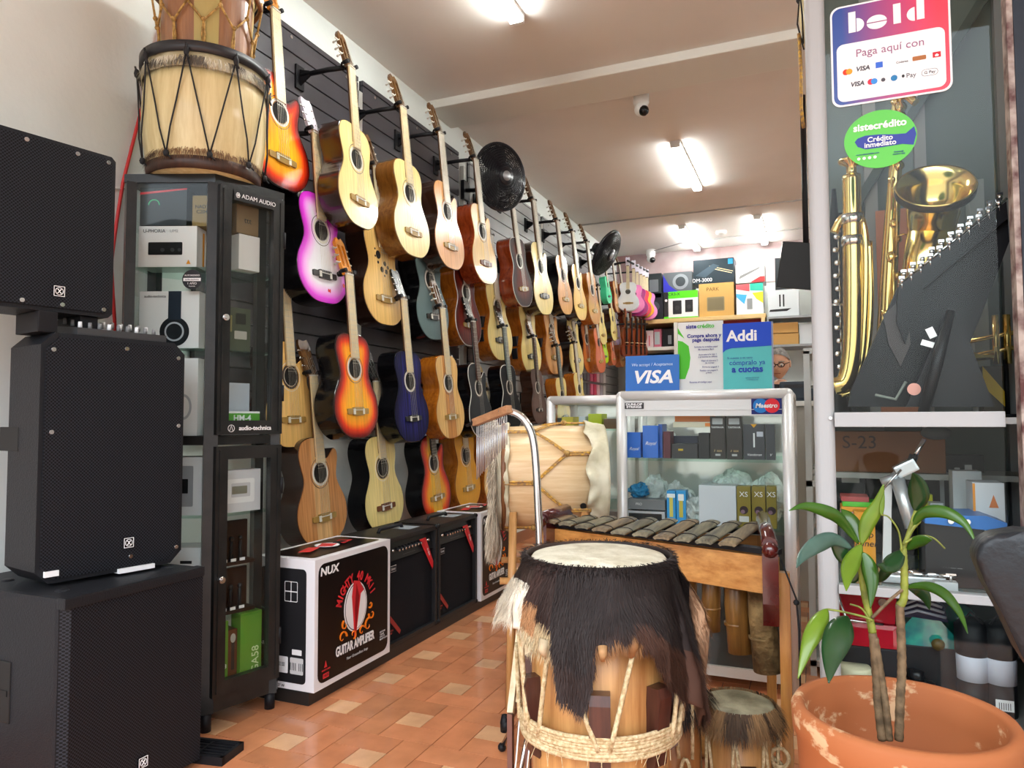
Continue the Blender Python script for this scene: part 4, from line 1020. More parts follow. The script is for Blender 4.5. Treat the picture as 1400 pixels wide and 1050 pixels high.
for k in range(N):
    a0 = 2*PI*k/N+ph; a1 = 2*PI*(k+.5)/N+ph
    def P_(a, z, e=.008): 
        r_ = .238 if z > .4 else (.232 if z > .08 else .212)
        return V((math.cos(a)*(r_+e), math.sin(a)*(r_+e), z))
    top = P_(a0, .415); bot = P_(a1, .05); bot2 = P_(a1-2*PI/N, .05)
    mid = lambda A, B: [A.lerp(B, q)*1.0 for q in (0, .25, .5, .75, 1)]
    for B_ in (bot, bot2):
        pl = []
        for q in (0, .25, .5, .75, 1):
            x = top.lerp(B_, q); rad = V((x.x, x.y, 0)); need = .232-.004*abs(q-.4)+(0.008 if q == 0 else 0)
            if rad.length < need and q < .95: rad = rad.normalized()*need
            pl.append(V((rad.x, rad.y, x.z)))
        b = MB(); b.tube(pl, .003, 6); b.build('cord', rope_b, t)
    b = MB(); b.ball(top, .013, .8, .8, 1.5, seg=8); b.tube([top, top+V((.012, .0, -.03))], .004, 5); b.tube([top, top*1.03+V((-.01, .01, .02))], .004, 5); b.build('knot', rope_b, t); b = MB(); b.ball(bot, .012, .9, .9, 1.2, seg=8); b.tube([bot, bot+V((.015, .01, -.02))], .003, 5); b.build('knot', rope_b, t)
# upper drum
rope_y_ = mat('yellow_rope0', lin('#b88a3c'), .7, col2=lin('#4a3a5a'), nscale=90)
rope_g = mat('gold_rope', lin('#cca25a'), .7, col2=lin('#7a5a28'), nscale=70)
rope_y = mat('yellow_rope', lin('#d8a640'), .7, col2=lin('#8a6a50'), nscale=90)
UC = DC+V((0, 0, .431))
t = thing('rope_drum', 'smaller two-tone wooden drum with gold rope on top of the big drum', 'drum', UC)
bm2 = wood('mahogany_drum_wood', lin('#7c5236'), lin('#a8764e'), .4, .3, 'Z', .6)
segs = 48; b = MB(); b.use(bm2); b.use(C('#b6a468', .45)); b.use(bm2)
for k in range(segs):
    a = 2*PI*k/segs; a2 = 2*PI*(k+1)/segs
    ci = k*6 % segs; b.mi = 1 if ((k//4) % 3 == 1) else 0
    V_ = [b.bm.verts.new((r_*math.cos(x), r_*math.sin(x), z)) for x, r_, z in ((a, .152, 0), (a2, .152, 0), (a2, .165, .3), (a, .165, .3))]
    b._f(V_, True)
b.mi = 0; b.lathe([(0, 0), (.152, 0)], seg=48); b.lathe([(0, .3), (.165, .3)], seg=48); b.build('shell', None, t)
b = MB(); b.lathe([(0, .33), (.16, .33), (.178, .318), (.182, .30), (.176, .285), (.17, .284)], seg=48); b.build('drumhead', C('#d8c498', .6), t)
b = MB(); b.tube([(math.cos(2*PI*k/48)*.184, math.sin(2*PI*k/48)*.184, .262+.004*math.sin(k)) for k in range(48)], .009, 6, closed=True); b.build('hoop', wood('ring_wood', lin('#6a4224'), lin('#8a5a34'), .5, .1), t)
N = 10
for k in range(N):
    a0 = 2*PI*k/N+.1; a1 = 2*PI*(k+.5)/N+.1
    f = lambda a, r_, z: V((math.cos(a)*r_, math.sin(a)*r_, z))
    b = MB(); c0 = f(a0, .174, .165); 
    for off in (-.004, .004):
        b.tube([f(a0, .188, .285)+V((0, 0, off)), f(a0, .19, .26), c0+V((0, 0, off))], .0035, 6)
    b.tube([c0, f(a1, .168, .10)], .004, 6); b.tube([c0, f(a1-2*PI/N, .168, .10)], .004, 6)
    b.tube([f(a1, .168, .11), f(a1+.03, .162, .05), f(a1, .160, .004)], .004, 6); b.tube([f(a1, .168, .11), f(a1-.03, .162, .05), f(a1-.01, .160, .004)], .003, 6)
    b.ball(c0, .009, seg=8); b.ball(f(a1, .168, .105), .009, seg=8); b.build('rope', rope_g, t)

# ------------------------------------------------------------------ amplifier row
b = MB(); b.bb(-2.05, 2.2, 0, -1.735, 4.3, .048, bev=.004)
tag(b.build('floor_plinth', mat('plinth_black', (.015, .014, .013), .4)), 'long low black plinth carrying the amplifiers along the wall', 'plinth')
orange = C('#e87818', .4)
def nux_box(y, w, label):
    size = (w, .275, .482); D_ = C('#0c0606', .3)
    s = w/.51; cx = w*.5
    it = [('f', 'r', w/2, .241, w-.04, .44, D_), ('t', 'r', w/2, .14, w-.06, .22, D_), ('l', 'r', .13, .235, .215, .42, M_INK),
      ('f', 't', 'NUX', .042, .085, .43, M_PAPER, {'bold': .03, 'sx': 1.2, 'shear': .1}),
      ('f', 'p', disc(.078, cx, .255, ry=.098), M_PAPER), ('f', 'p', disc(.072, cx, .255, ry=.092), M_INK, .001), ('f', 'p', disc(.069, cx, .255, ry=.089), M_PAPER, .0016),
      ('f', 'p', [(cx-.012, .135), (cx+.0, .14), (cx+.03, .3), (cx+.052, .31), (cx+.022, .352), (cx-.018, .36), (cx-.03, .30), (cx-.02, .22)], M_RED, .0024),
      ('f', 'p', [(cx-.004, .15), (cx+.02, .29), (cx-.0, .345), (cx-.01, .25)], C('#8a0810'), .003),
      ('f', 't', 'GUITAR AMPLIFIER', .05, cx, .108, M_PAPER, {'bold': .035, 'sx': .62*s}), ('f', 't', 'Your Groundless Amp', .016, cx+.01, .066, C('#b8b8b8'), {'shear': .3}),
      ('f', 'p', [(.055, .075), (.073, .075), (.064, .1)], M_RED), ('f', 't', 'MIGHTY AMPS', .008, .066, .066, M_RED), ('f', 'r', .066, .045, .036, .018, M_RED), ('f', 't', 'NUX', .014, .066, .045, M_INK),
      ('f', 't', '▬▬▬\n▬▬▬\n▬▬', .012, w-.07, .09, C('#b8b8b8'), {'align': 'LEFT'}) if False else ('f', 't', 'RHYTHM\nTUNER\nEFFECTS\nBLUETOOTH', .010, w-.085, .09, C('#c8c8c8'), {'align': 'LEFT'}),
      ('l', 'r', .17, .36, .06, .075, M_PAPER), ('l', 'r', .156, .379, .026, .033, M_INK), ('l', 'r', .185, .379, .026, .033, M_INK), ('l', 'r', .156, .342, .026, .033, M_INK), ('l', 'r', .185, .342, .026, .033, M_INK),
      ('l', 'r', .2, .14, .044, .02, M_PAPER), ('l', 'r', .2, .09, .06, .06, C('#c8c8c8')), ('l', 'r', .13, .09, .06, .06, M_PAPER), ('l', 't', '|||| |||', .03, .2, .09, M_INK), ('l', 't', '≡≡', .03, .13, .09, M_INK),
      ('l', 't', 'NUX', .02, .05, .16, M_PAPER), ('l', 't', '27 W', .014, .13, .013, M_INK),
      ('t', 'p', disc(.05, cx, .14, ry=.05), M_PAPER), ('t', 'p', [(cx-.02, .1), (cx+.04, .12), (cx+.02, .18), (cx-.05, .15)], M_RED, .001), ('t', 'p', [(cx-.16, .1), (cx-.06, .13), (cx-.08, .17), (cx-.18, .14)], M_RED), ('t', 'p', [(cx+.06, .1), (cx+.15, .12), (cx+.12, .17), (cx+.07, .15)], M_RED)]
    t = carton('boxed_amplifier', label, 'boxed amplifier', (-1.712, y, .05), PI/2, size, C('#e4e2e4', .35), it)
    fr = frame((cx, -.006, .255), (1, 0, 0), (0, -1, 0)); arc_text('MIGHTY 40 MKII', .038, .118, -72, 72, fr, M_RED, t, .03)
    for k, (x, z, r0, a0) in enumerate(((-.09, .155, .028, 0), (-.075, .2, .02, 2), (.085, .16, .03, 1), (.11, .2, .022, 3), (.1, .24, .014, 4), (-.02, .15, .02, 5), (.04, .148, .022, 0.5))):
        pl = [V((cx+x+r0*(1-i/16)*math.cos(a0+i*.42), -.005, z+r0*(1-i/16)*math.sin(a0+i*.42))) for i in range(14)]
        b = MB(); b.tube(pl, [.0045*(1-i/18) for i in range(14)], 4); b.build('printed_flame', orange, t)
    b = MB(); b.bb(cx+.05, .12, .4824, cx+.11, .15, .492, bev=.003); b.bb(cx+.04, .13, .4824, cx+.12, .14, .489); b.build('carry_handle', M_BLACK, t)
    return t
nux_box(2.2, .512, 'white-edged black amplifier box nearest the glass cabinet')
nux_box(3.635, .42, 'white-edged black amplifier box farthest along the plinth')
def amp(y, w, label):
    t = thing('guitar_amplifier', label, 'amplifier', (-1.73, y, .05), PI/2)
    h, d = .478, .26; vin = mat('black_tolex', (.012, .012, .013), .4, spec=.3, bump=.3, bscale=300)
    b = MB()
    for a_ in ((0, 0, 0, w, d, .018), (0, 0, h-.02, w, d, h), (0, 0, 0, .02, d, h), (w-.02, 0, 0, w, d, h), (0, d-.015, 0, w, d, h)): b.bb(*a_[:3], *a_[3:], bev=.003)
    b.build('cabinet', vin, t)
    b = MB(); b.bb(.018, .02, .016, w-.018, .03, h-.11); b.build('grille_cloth', mat('black_grille_cloth', (.005, .006, .009), .8, spec=.2, bump=.3, bscale=400), t)
    b = MB(); b.prism([(.012, 0), (.035, .085), (.1, .085), (.1, 0)], w-.036, Matrix(((0, 0, 1), (1, 0, 0), (0, 1, 0))), (.018, 0, h-.105)); pn = b.build('control_panel', mat('panel_black', (.012, .012, .013), .3), t)
    for k in range(8):
        x = .10+.028*k; b = MB(); b.cyl((x, .026, h-.058), (x, .004, h-.064), .0085, .007, 12); kn = b.build('knob', M_BLACK, pn)
        b = MB(); b.cyl((x, .004, h-.064), (x, .002, h-.0645), .0055, seg=12); b.build('knob_cap', M_STEEL, kn)
    for x in (.06, .35, .375):
        b = MB(); b.cyl((x, .03, h-.06), (x, .008, h-.06), .006, seg=10); b.build('jack', M_STEEL, pn)
    text('UZUN' if False else '— — — — — — —', .012, (.2, .0135, h-.09), (1, 0, 0), (0, -1, 0), C('#8a8a8a'), pn)
    b = MB(); b.bb(.03, .012, h-.155, .085, .018, h-.125); lp = b.build('logo_plate', M_BLACKG, t); patch((.0575, .0118, h-.14), (1, 0, 0), (0, -1, 0), rect(.052, .028), C('#c8c8c8'), lp, 'logo_border'); patch((.0575, .011, h-.14), (1, 0, 0), (0, -1, 0), rect(.048, .024), M_INK, lp, 'logo_field')
    text('Lionn'[:4]+'s', .016, (.0575, .0098, h-.14), (1, 0, 0), (0, -1, 0), C('#d0d0d0'), lp)
    b = MB(); b.prism([(w-.14, h-.05), (w-.105, h-.045), (w-.03, h-.17), (w-.032, h-.2), (w-.125, h-.06)], .002, MXZ, (0, .006, 0)); b.prism([(w-.16, h-.045), (w-.1, h-.045), (w-.028, h-.19), (w-.034, h-.205)], .002, MXZ, (0, .008, 0)); tg = b.build('red_hang_tag', M_RED, t)
    text('n-six', .022, (w-.078, .005, h-.115), (.5, 0, -.86), (0, -1, 0), M_PAPER, tg)
    b = MB(); b.prism([(.02, .13), (.03, .15), (.135, .05), (.125, .035)], .002, MXZ, (0, .017, 0)); b.build('red_corner_stripe', mat('dull_red', lin('#a02c28'), .5), t)
    text('GUITAR\nAMP', .012, (.05, .017, .06), (1, 0, 0), (0, -1, 0), mat('dull_red', (0, 0, 0)), t)
    b = MB(); b.tube([(.12, .13, h), (.13, .13, h+.016), (w-.13, .13, h+.016), (w-.12, .13, h)], .009, 8); b.build('carry_handle', M_BLACK, t)
    b = MB(); b.bb(w*.62, .06, h, w*.85, .19, h+.0012); b.build('top_label', C('#9aa4ac'), t)
    for k, (x, z) in enumerate(((0, 0), (w, 0), (0, h), (w, h))):
        b = MB(); b.ball((x+(.006 if x == 0 else -.006), .006, z+(.006 if z == 0 else -.006)), .013, seg=10); b.build('corner_guard', M_BLACK, t)
amp(2.725, .445, 'black guitar amplifier with red tag, first of two beside the amplifier box')
amp(3.185, .44, 'black guitar amplifier with red tag, second and farther of the pair')
# ------------------------------------------------------------------ glass counters
def counter(name, x0, x1, y0, y1, h, label, header=True, shelf=(.62, .885)):
    t = thing(name, label, 'display counter', ((x0+x1)/2, y0, 0))
    w = x1-x0; d = y1-y0; hw = w/2; r = .022
    b = MB()
    for sx in (-1, 1):
        for yy in (r, d-r): b.cyl((sx*(hw-r), yy, 0), (sx*(hw-r), yy, h-r), r, seg=16)
        b.tube([(sx*(hw-r), r, h-r), (sx*(hw-r), d-r, h-r)], r, 16)
    for yy in (r, d-r): b.tube([(-hw+r, yy, h-r), (hw-r, yy, h-r)], r, 16)
    for sx in (-1, 1):
        for yy in (r, d-r): b.ball((sx*(hw-r), yy, h-r), r*1.01, seg=12)
    b.build('frame', mat('pale_aluminium', (.7, .7, .69), .35, .25), t)
    b = MB(); b.bb(-hw+.02, .03, h-.012, hw-.02, d-.02, h-.004); b.build('top_panel', GLASS, t)
    if header:
        b = MB(); b.bb(-hw+.04, .012, h-.105, hw-.04, .03, h-.04); b.bb(-hw+.04, .008, h-.082, hw-.04, .013, h-.08); b.build('header_rail', mat('satin_aluminium', (.6, .6, .58), .4, .3), t)
    b = MB(); b.bb(-hw+.035, .016, .08, hw-.035, .02, h-(.1 if header else .04)); b.build('front_glass', GLASS, t)
    for sx in (-1, 1):
        b = MB(); b.bb(sx*(hw-.02)-.002, .04, .08, sx*(hw-.02)+.002, d-.04, h-.04); b.build('side_glass', GLASS, t)
    b = MB(); b.bb(-hw+.02, d-.025, .04, hw-.02, d-.018, h-.04); b.build('rear_panel', mat('mirror_back', (.75, .76, .74), .1, .5), t)
    for z in shelf:
        b = MB(); b.bb(-hw+.03, .03, z-.008, hw-.03, d-.03, z); b.build('glass_shelf', SHELFG, t)
    b = MB(); b.bb(-hw+.03, .02, .04, hw-.03, d-.02, .08); b.build('base_board', M_CREAMW, t)
    b = MB(); b.bb(-hw+.035, .03, .08, hw-.035, .04, .60); b.build('lower_panel', mat('dark_panel', lin('#3c3c38'), .4), t)
    return t
cx0, cx1, cy = -.768, -.072, 2.95
ct = counter('display_counter', cx0, cx1, cy, 3.4, 1.166, 'pale aluminium glass counter carrying the three payment signs')
hw = (cx1-cx0)/2
patch((-hw+.078, .0095, 1.166-.062), (1, 0, 0), (0, -1, 0), rect(.082, .026), M_INK, ct, 'string_sticker')
text('DUNLOP', .0125, (-hw+.078, .0085, 1.1095), (1, 0, 0), (0, -1, 0), M_PAPER, ct, bold=.04, sx=1.35); text('STRINGS', .0125, (-hw+.078, .0085, 1.0985), (1, 0, 0), (0, -1, 0), M_PAPER, ct, bold=.04, sx=1.3)
patch((hw-.098, .0095, 1.099), (1, 0, 0), (0, -1, 0), rect(.112, .066), C('#12206a'), ct, 'card_sticker')
patch((hw-.12, .0085, 1.099), (1, 0, 0), (0, -1, 0), disc(.028), C('#1a7ac8'), ct, 'sticker_disc'); patch((hw-.078, .0078, 1.099), (1, 0, 0), (0, -1, 0), disc(.028), C('#e02030'), ct, 'sticker_disc')
text('Maestro', .024, (hw-.099, .0062, 1.099), (1, 0, 0), (0, -1, 0), M_PAPER, ct, bold=.03, shear=.2)
c2 = counter('display_counter', -1.25, -.80, 3.42, 3.85, 1.166, 'lower-lying glass counter behind the big lying drum', header=False, shelf=(.62, 1.0))
def onshelf(name, label, cat, u0, u1, v0, v1, y, d, z, m, items=None, group=None, rot=0):
    a = W(u0, v1, y=y); b_ = W(u1, v1, y=y); tp = W((u0+u1)/2, v0, y=y)
    w = b_.x-a.x; h = tp.z-z
    return carton(name, label, cat, (a.x, y, z), rot, (w, d, h), m, items(w, h) if items else (), group)
BLU = C('#3a72d0', .35); OLV = C('#8a7a34', .35)
zs = .886; yy = 3.02
onshelf('reed_box', 'small blue reed box at the left of the counter top shelf', 'box', 853, 876, 591, 627, yy, .06, zs, BLU, lambda w, h: [('f', 't', 'Royal', .018, w*.6, h*.35, M_PAPER, {'shear': .4})])
onshelf('reed_box', 'larger blue reed box with white script on the counter top shelf', 'box', 879, 900, 582, 627, yy, .1, zs, BLU, lambda w, h: [('f', 't', 'Royal', .02, w*.5, h*.45, M_PAPER, {'shear': .4})])
onshelf('reed_box', 'narrow blue box side tucked beside the larger blue reed box', 'box', 900.5, 906, 580, 627, yy+.03, .1, zs, C('#2c5cae', .35))
onshelf('box', 'dark red box between blue and black boxes on the counter top shelf', 'box', 907, 917, 590, 627, yy+.01, .08, zs, C('#5a1c2a', .4))
onshelf('box', 'low black box with yellow mark on the counter top shelf', 'box', 918.5, 954, 607, 627, yy, .09, zs, M_INK, lambda w, h: [('f', 'r', w*.35, h*.6, .02, .008, C('#d8b020'))])
tt = onshelf('box', 'dark navy box leaning behind the low black box', 'box', 919, 954, 596, 627, yy+.11, .04, zs, C('#20263a', .4))
onshelf('box', 'plain black box left of the two tall dark boxes', 'box', 955.5, 970, 592, 627, yy, .09, zs, C('#1a1a1c', .4))
a = W(916, 597, y=yy); carton('stick_box', 'white box end with orange print laid aslant on top of black boxes', 'box', (a.x+.012, yy+.005, zs+.128), 0, (.175, .05, .022), C('#d8d0b8'), [('f', 'r', .15, .011, .04, .014, C('#e08030'))])
carton('stick_box', 'long orange wooden-looking box lying on the white slanted box', 'box', (a.x+.02, yy+.004, zs+.151), 0, (.16, .04, .024), C('#c87028', .4))
for i, (u0, u1) in enumerate(((971.5, 992), (994, 1015))):
    onshelf('mouthpiece_box', ['left', 'right'][i]+' tall dark box with grey top label on the counter top shelf', 'box', u0, u1, 569, 627, yy, .07, zs, C('#2c2622', .35),
        lambda w, h: [('f', 'r', w/2, h*.88, w*.7, h*.14, C('#b0b4b8')), ('f', 't', 'YAMAHA', .012, w/2, h*.74, M_PAPER), ('f', 't', '♪ sax', .016, w/2, h*.2, C('#c8a878')), ('f', 'r', w/2, h*.1, .02, .008, C('#b8b8b8'))], group='tall dark mouthpiece boxes')
onshelf('reed_box', 'charcoal box with yellow seal and white clarinet picture', 'box', 1017, 1046, 580, 627, yy, .07, zs, C('#3a3c42', .35), lambda w, h: [('f', 'p', [(w*.35, h), (w*.65, h), (w*.5, h*.9)], C('#e8a818')), ('f', 'r', w*.5, h*.55, .006, h*.4, M_PAPER), ('f', 't', 'Vandoren', .014, w*.5, h*.14, M_PAPER, {'shear': .3}), ('f', 'r', w*.78, h*.72, w*.3, h*.14, C('#c8ccd8'))])
onshelf('reed_box', 'charcoal reed box cut off by the right counter post', 'box', 1047.5, 1060, 580, 627, yy, .07, zs, C('#3a3c42', .35), lambda w, h: [('f', 't', 'V', .014, w*.5, h*.14, M_PAPER, {'shear': .3})])
# lower shelf
zs = .621
onshelf('box', 'grey instrument cleaner box at the bottom left of the counter', 'box', 856, 909, 699, 714, 3.0, .12, zs, C('#b8b8bc', .4), lambda w, h: [('f', 'r', w/2, h/2, w*.85, h*.6, M_INK)])
bx = carton('box', 'silver printed box stacked on the long grey box in the counter', 'box', (-.735, 3.005, .672), 0, (.16, .11, .042), C('#7c7e82', .4), [('f', 't', 'PRO', .014, .05, .022, M_PAPER)])
onshelf('reed_box', 'left light blue and yellow reed box on the counter bottom shelf', 'box', 912, 924, 671, 714, 3.0, .06, zs, C('#3c9ad8', .35), lambda w, h: [('f', 'r', w/2, h*.5, w*.4, h*.6, C('#d8c860')), ('f', 'r', w/2, h*.85, w*.9, h*.12, M_PAPER)])
onshelf('reed_box', 'right light blue and yellow reed box on the counter bottom shelf', 'box', 925, 938, 671, 714, 3.0, .06, zs, C('#3c9ad8', .35), lambda w, h: [('f', 'r', w/2, h*.45, w*.4, h*.5, C('#c8b850')), ('f', 'r', w/2, h*.8, w*.6, h*.2, M_PAPER)])
onshelf('white_box', 'large plain white square box on the counter bottom shelf', 'box', 956, 1007, 664, 714, 3.0, .1, zs, C('#d2d6dc', .45))
for i, (u0, u1) in enumerate(((1008, 1027), (1028.5, 1047), (1048.5, 1062))):
    onshelf('ligature_box', ['leftmost', 'middle', 'rightmost'][i]+' olive gold box marked XS in the counter', 'box', u0, u1, 665, 716, 3.0, .06, zs, OLV, lambda w, h: [('f', 't', 'XS', .028, w/2, h*.8, M_PAPER), ('f', 'd', w/2, h*.42, .016, C('#3a2a30')), ('f', 'd', w/2-.004, h*.38, .008, C('#8a6a80'))]+([('f', 'r', w/2, h*.2, w*.7, h*.14, C('#d8d8d8'))] if i == 0 else []), group='olive boxes in a row')
# crumpled plastic bags
bagm = mat('clear_bag', (.62, .68, .65), .25, spec=.8, bump=1.2, bscale=40, noise_amt=.35, nscale=14)
def bag(loc, s, label, m=None):
    b = MB(); bmesh.ops.create_icosphere(b.bm, subdivisions=4, radius=1)
    for v in b.bm.verts:
        n = v.co.normalized(); k = 1+.35*noise.noise(n*2.3+V(loc)*9)+.25*abs(noise.noise(n*5+V(loc)*3))
        v.co = V((n.x*s[0]*k, n.y*s[1]*k, max(0, n.z*s[2]*k+s[2]*.9)))
    for f in b.bm.faces: f.smooth = False
    o = b.build('plastic_bag', m or bagm); o.location = loc; tag(o, label, 'plastic bag', 'clear plastic bags in the counter')
bag((-.66, 3.16, zs), (.08, .07, .09), 'crumpled clear plastic bag above the silver box, left in the counter')
bag((-.545, 3.14, zs), (.06, .06, .08), 'crumpled clear bag directly behind the light blue reed boxes')
bag((-.475, 3.06, zs), (.05, .05, .06), 'crumpled clear bag left of the plain white box')
bag((-.33, 3.22, zs), (.09, .06, .11), 'crumpled clear bag behind the plain white box')
bag((-.19, 3.2, zs), (.07, .06, .10), 'crumpled clear bag behind the olive boxes')
bag((-.70, 3.08, .715), (.04, .04, .03), 'small folded blue and white bag on the silver box', C('#2a80b0', .4))
bag((-.62, 3.2, .887), (.06, .05, .07), 'crumpled clear bag behind the blue reed boxes on the top shelf')
# inside the rear counter
z2 = 1.001
def rb(label, x, w, h, m, d=.1): carton('box', label, 'box', (x, 3.5, z2), 0, (w, d, h), m)
rb('little yellow box in the rear counter top shelf', -1.19, .06, .06, C('#c8b838')); rb('grey box with dark top beside the yellow box in the rear counter', -1.215, .02, .055, C('#40484a')); 
rb('small white box in the middle of the rear counter', -1.10, .035, .062, C('#c8d0d8')); rb('lime yellow box in the rear counter', -1.05, .07, .075, C('#b8c820')); rb('long brown box at the right of the rear counter', -.97, .15, .05, C('#6a5038'))

# ------------------------------------------------------------------ signs on the counter
def standee(name, label, u0, v0, u1, v1, y, m, tilt=.06):
    a = W(u0, v1, y=y); b_ = W(u1, v0, y=y); w = b_.x-a.x; h = b_.z-1.167
    t = thing(name, label, 'sign', (a.x, y, 1.167)); t.rotation_euler = (-tilt, 0, 0)
    b = MB(); b.bb(0, 0, 0, w, .004, h); b.build('board', m, t)
    b = MB(); b.bb(w*.2, .004, 0, w*.8, .05, .004); b.build('foot', glass_mat(), t)
    return t, w, h
F = ((1, 0, 0), (0, -1, 0))
t, w, h = standee('visa_sign'.replace('visa', 'card'), 'blue card sign reading VISA at the left on the counter', 855, 484, 928, 529, 3.06, C('#0f62b8', .25))
text('We accept / Aceptamos', .018, (w/2, -.0008, h*.74), *F, C('#c8e0f8'), t, shear=.1); text('VISA', .075, (w/2, -.0008, h*.38), *F, M_PAPER, t, bold=.03, shear=.25, sx=1.15)
b = MB(); b.bb(-.012, -.002, 0, w+.004, -.0005, .006)
t, w, h = standee('credit_sign', 'white and green instalment credit poster standing in the middle of the counter', 927, 437, 988, 529, 3.08, C('#d8d8d6', .35))
prints(t, (w, .004, h), [('f', 'p', [(0, .05), (.03, .05), (.048, .1), (.052, .14), (.045, .19), (.02, .21), (0, .215)], C('#48b820')), ('f', 'p', [(0, .245), (.028, .222), (0, .27)], C('#48b820')),
 ('f', 't', 'siste', .024, w*.3, h*.93, C('#2a2a8a'), {'bold': .03}), ('f', 't', 'crédito', .024, w*.62, h*.93, C('#58b848'), {'bold': .03}), ('f', 't', 'Compra ahora y', .021, w*.58, h*.79, C('#2a2a8a'), {'bold': .03}), ('f', 't', 'paga después', .021, w*.62, h*.73, C('#2a2a8a'), {'bold': .03}),
 ('f', 't', 'Solicita tu crédito aquí\nde manera fácil', .0105, w*.62, h*.61, C('#3a3a90')), ('f', 't', 'Acércate a la caja 1\ny presenta tu cédula', .0095, w*.66, h*.50, C('#4a4a90')), ('f', 't', 'Elige el número 2\nde cuotas', .0095, w*.7, h*.41, C('#4a4a90')), ('f', 't', 'Firma tu pagaré 3', .0095, w*.72, h*.335, C('#4a4a90')), ('f', 't', 'Realiza tus pagos 4\ny listo', .0095, w*.68, h*.27, C('#4a4a90')), ('f', 't', 'Escanea el código aquí', .010, w*.5, h*.12, C('#2a2a8a'))])
t, w, h = standee('instalment_sign', 'blue and turquoise instalment sign at the right on the counter', 989, 439, 1054, 527, 3.05, C('#48b4b4', .25), .03)
b = MB(); b.bb(w, 0, 0, w+.006, .02, h); b.build('acrylic_edge', C('#8890a8'), t)
prints(t, (w, .004, h), [('f', 'p', [(0, h), (0, h*.56), (.012, h*.60), (.035, h*.625), (w, h*.64), (w, h)], C('#1446c0')), ('f', 't', 'Addi', .062, w*.40, h*.80, M_PAPER, {'bold': .03}),
 ('f', 't', 'Si cuesta o es caro', .013, w*.35, h*.475, C('#1a4a90')), ('f', 't', 'cómpralo ya', .028, w*.5, h*.40, C('#1440a8')), ('f', 't', 'a cuotas', .036, w*.5, h*.30, C('#1440a8'), {'bold': .035}), ('f', 't', 'aplican términos\ny condiciones', .008, w*.6, h*.16, C('#2a6a9a'))])

# ------------------------------------------------------------------ marimba
zm = .70
fr_ = [(740, 718), (761, 721), (784, 725), (808, 729), (834, 733), (864, 736), (893, 740), (921, 743), (951, 746), (983, 749)]
Fp = [W(u+11, v-2, z=zm) for u, v in fr_]; B0 = W(783, 708, z=zm); B1 = W(1034, 718, z=zm)
mt = thing('marimba', 'wooden marimba with dark bars in front of the glass counter', 'marimba', (-.5, 2.25, 0))
off = V((-.5, 2.25, 0))
barm = wood('weathered_bar_wood', lin('#2e2a24'), lin('#8c8468'), .5, .1, 'Y', 1)
barm2 = wood('brown_bar_wood', lin('#382c24'), lin('#94805e'), .5, .1, 'Y', 1)
n = len(Fp)
for i, f in enumerate(Fp):
    t_ = i/(n-1); bk = B0.lerp(B1, t_); d = (bk-f); L_ = d.length; dr_ = d.normalized(); sd = V((dr_.y, -dr_.x, 0)); w2 = .0265
    b = MB(); secs = []
    for q in (0, .08, .5, .92, 1):
        c = f+d*q-off; kk = .94 if q in (0, 1) else 1
        secs.append([b.bm.verts.new(c+sd*(w2*kk*math.cos(a))+V((0, 0, .0095*math.sin(a)*kk+.004))) for a in [PI*k/8 for k in range(9)]]+[b.bm.verts.new(c+sd*(w2*.75*kk*math.cos(a))+V((0, 0, .003*math.sin(a)-.001))) for a in [PI-PI*k/4 for k in range(5)]])
    for A, B_ in zip(secs, secs[1:]):
        m_ = len(A)
        for k in range(m_): b._f([A[k], A[(k+1) % m_], B_[(k+1) % m_], B_[k]], k < 8)
    b._f(secs[0]); b._f(secs[-1]); b.build('bar', barm if i % 3 else barm2, mt)
    for q in (.17, .85):
        c = f+d*q-off; b = MB(); b.tube([c+sd*(w2*1.04*math.cos(a))+V((0, 0, .0105*math.sin(a)+.0045)) for a in [PI*k/8 for k in range(9)]], .0014, 5); b.build('lashing', rope_b, mt)
# frame rails, end panels
cedar = wood('marimba_cedar', lin('#a8682a'), lin('#dca058'), .35, .4, 'X', .7)
maro = mat('maroon_lacquer', lin('#5a1210'), .2, col2=lin('#3c0c0c'), nscale=8, coat=.8)
def bar_between(b, p, q, h, w, dz=0):
    d = q-p; b.box((p+q)/2+V((0, 0, dz)), (d.length, w, h), Matrix.Rotation(math.atan2(d.y, d.x), 3, 'Z'))
f0 = Fp[0]-off; f1 = Fp[-1]-off; ex = (f1-f0).normalized(); b0 = B0-off; b1 = B1-off
L0 = f0-ex*.02; R0 = f1+ex*.12; LB = b0-V((.03, 0, 0)); RB = b1+V((.02, 0, 0))
back = V((-ex.y, ex.x, 0))
b = MB(); bar_between(b, L0+back*.05, R0+back*.05, .1, .02, -.072); b.build('front_rail', cedar, mt)
b = MB(); bar_between(b, LB-V((0, .06, 0)), RB-V((0, .06, 0)), .1, .02, -.072); b.build('rear_rail', cedar, mt)
b = MB(); bar_between(b, L0+back*.06, R0+back*.06, .014, .035, -.010); bar_between(b, LB-V((0, .07, 0)), RB-V((0, .07, 0)), .014, .03, -.010); b.build('felt_rest', M_BLACK, mt)
def endpanel(p, q):
    d = q-p; M = Matrix.Rotation(math.atan2(d.y, d.x), 3, 'Z'); l = d.length
    b = MB(); P = [(-.03, .0), (-.03, -.13), (-.01, -.19), (.02, -.17), (.05, -.12), (l-.05, -.12), (l, -.15), (l+.03, -.12), (l+.03, .01), (l, .03), (.0, .03)]
    b.prism(P, .04, M @ MXZ, p+M @ V((0, -.02, 0))); b.build('end_panel', maro, mt)
    b = MB(); b.tube([p+M @ V((-.02, 0, .022)), p+M @ V((l+.02, 0, .026))], .02, 8); b.ball(p+M @ V((-.03, 0, .01)), .022, seg=10); b.build('end_cap', maro, mt)
endpanel(R0+back*.0, RB); endpanel(L0+back*.0, LB)
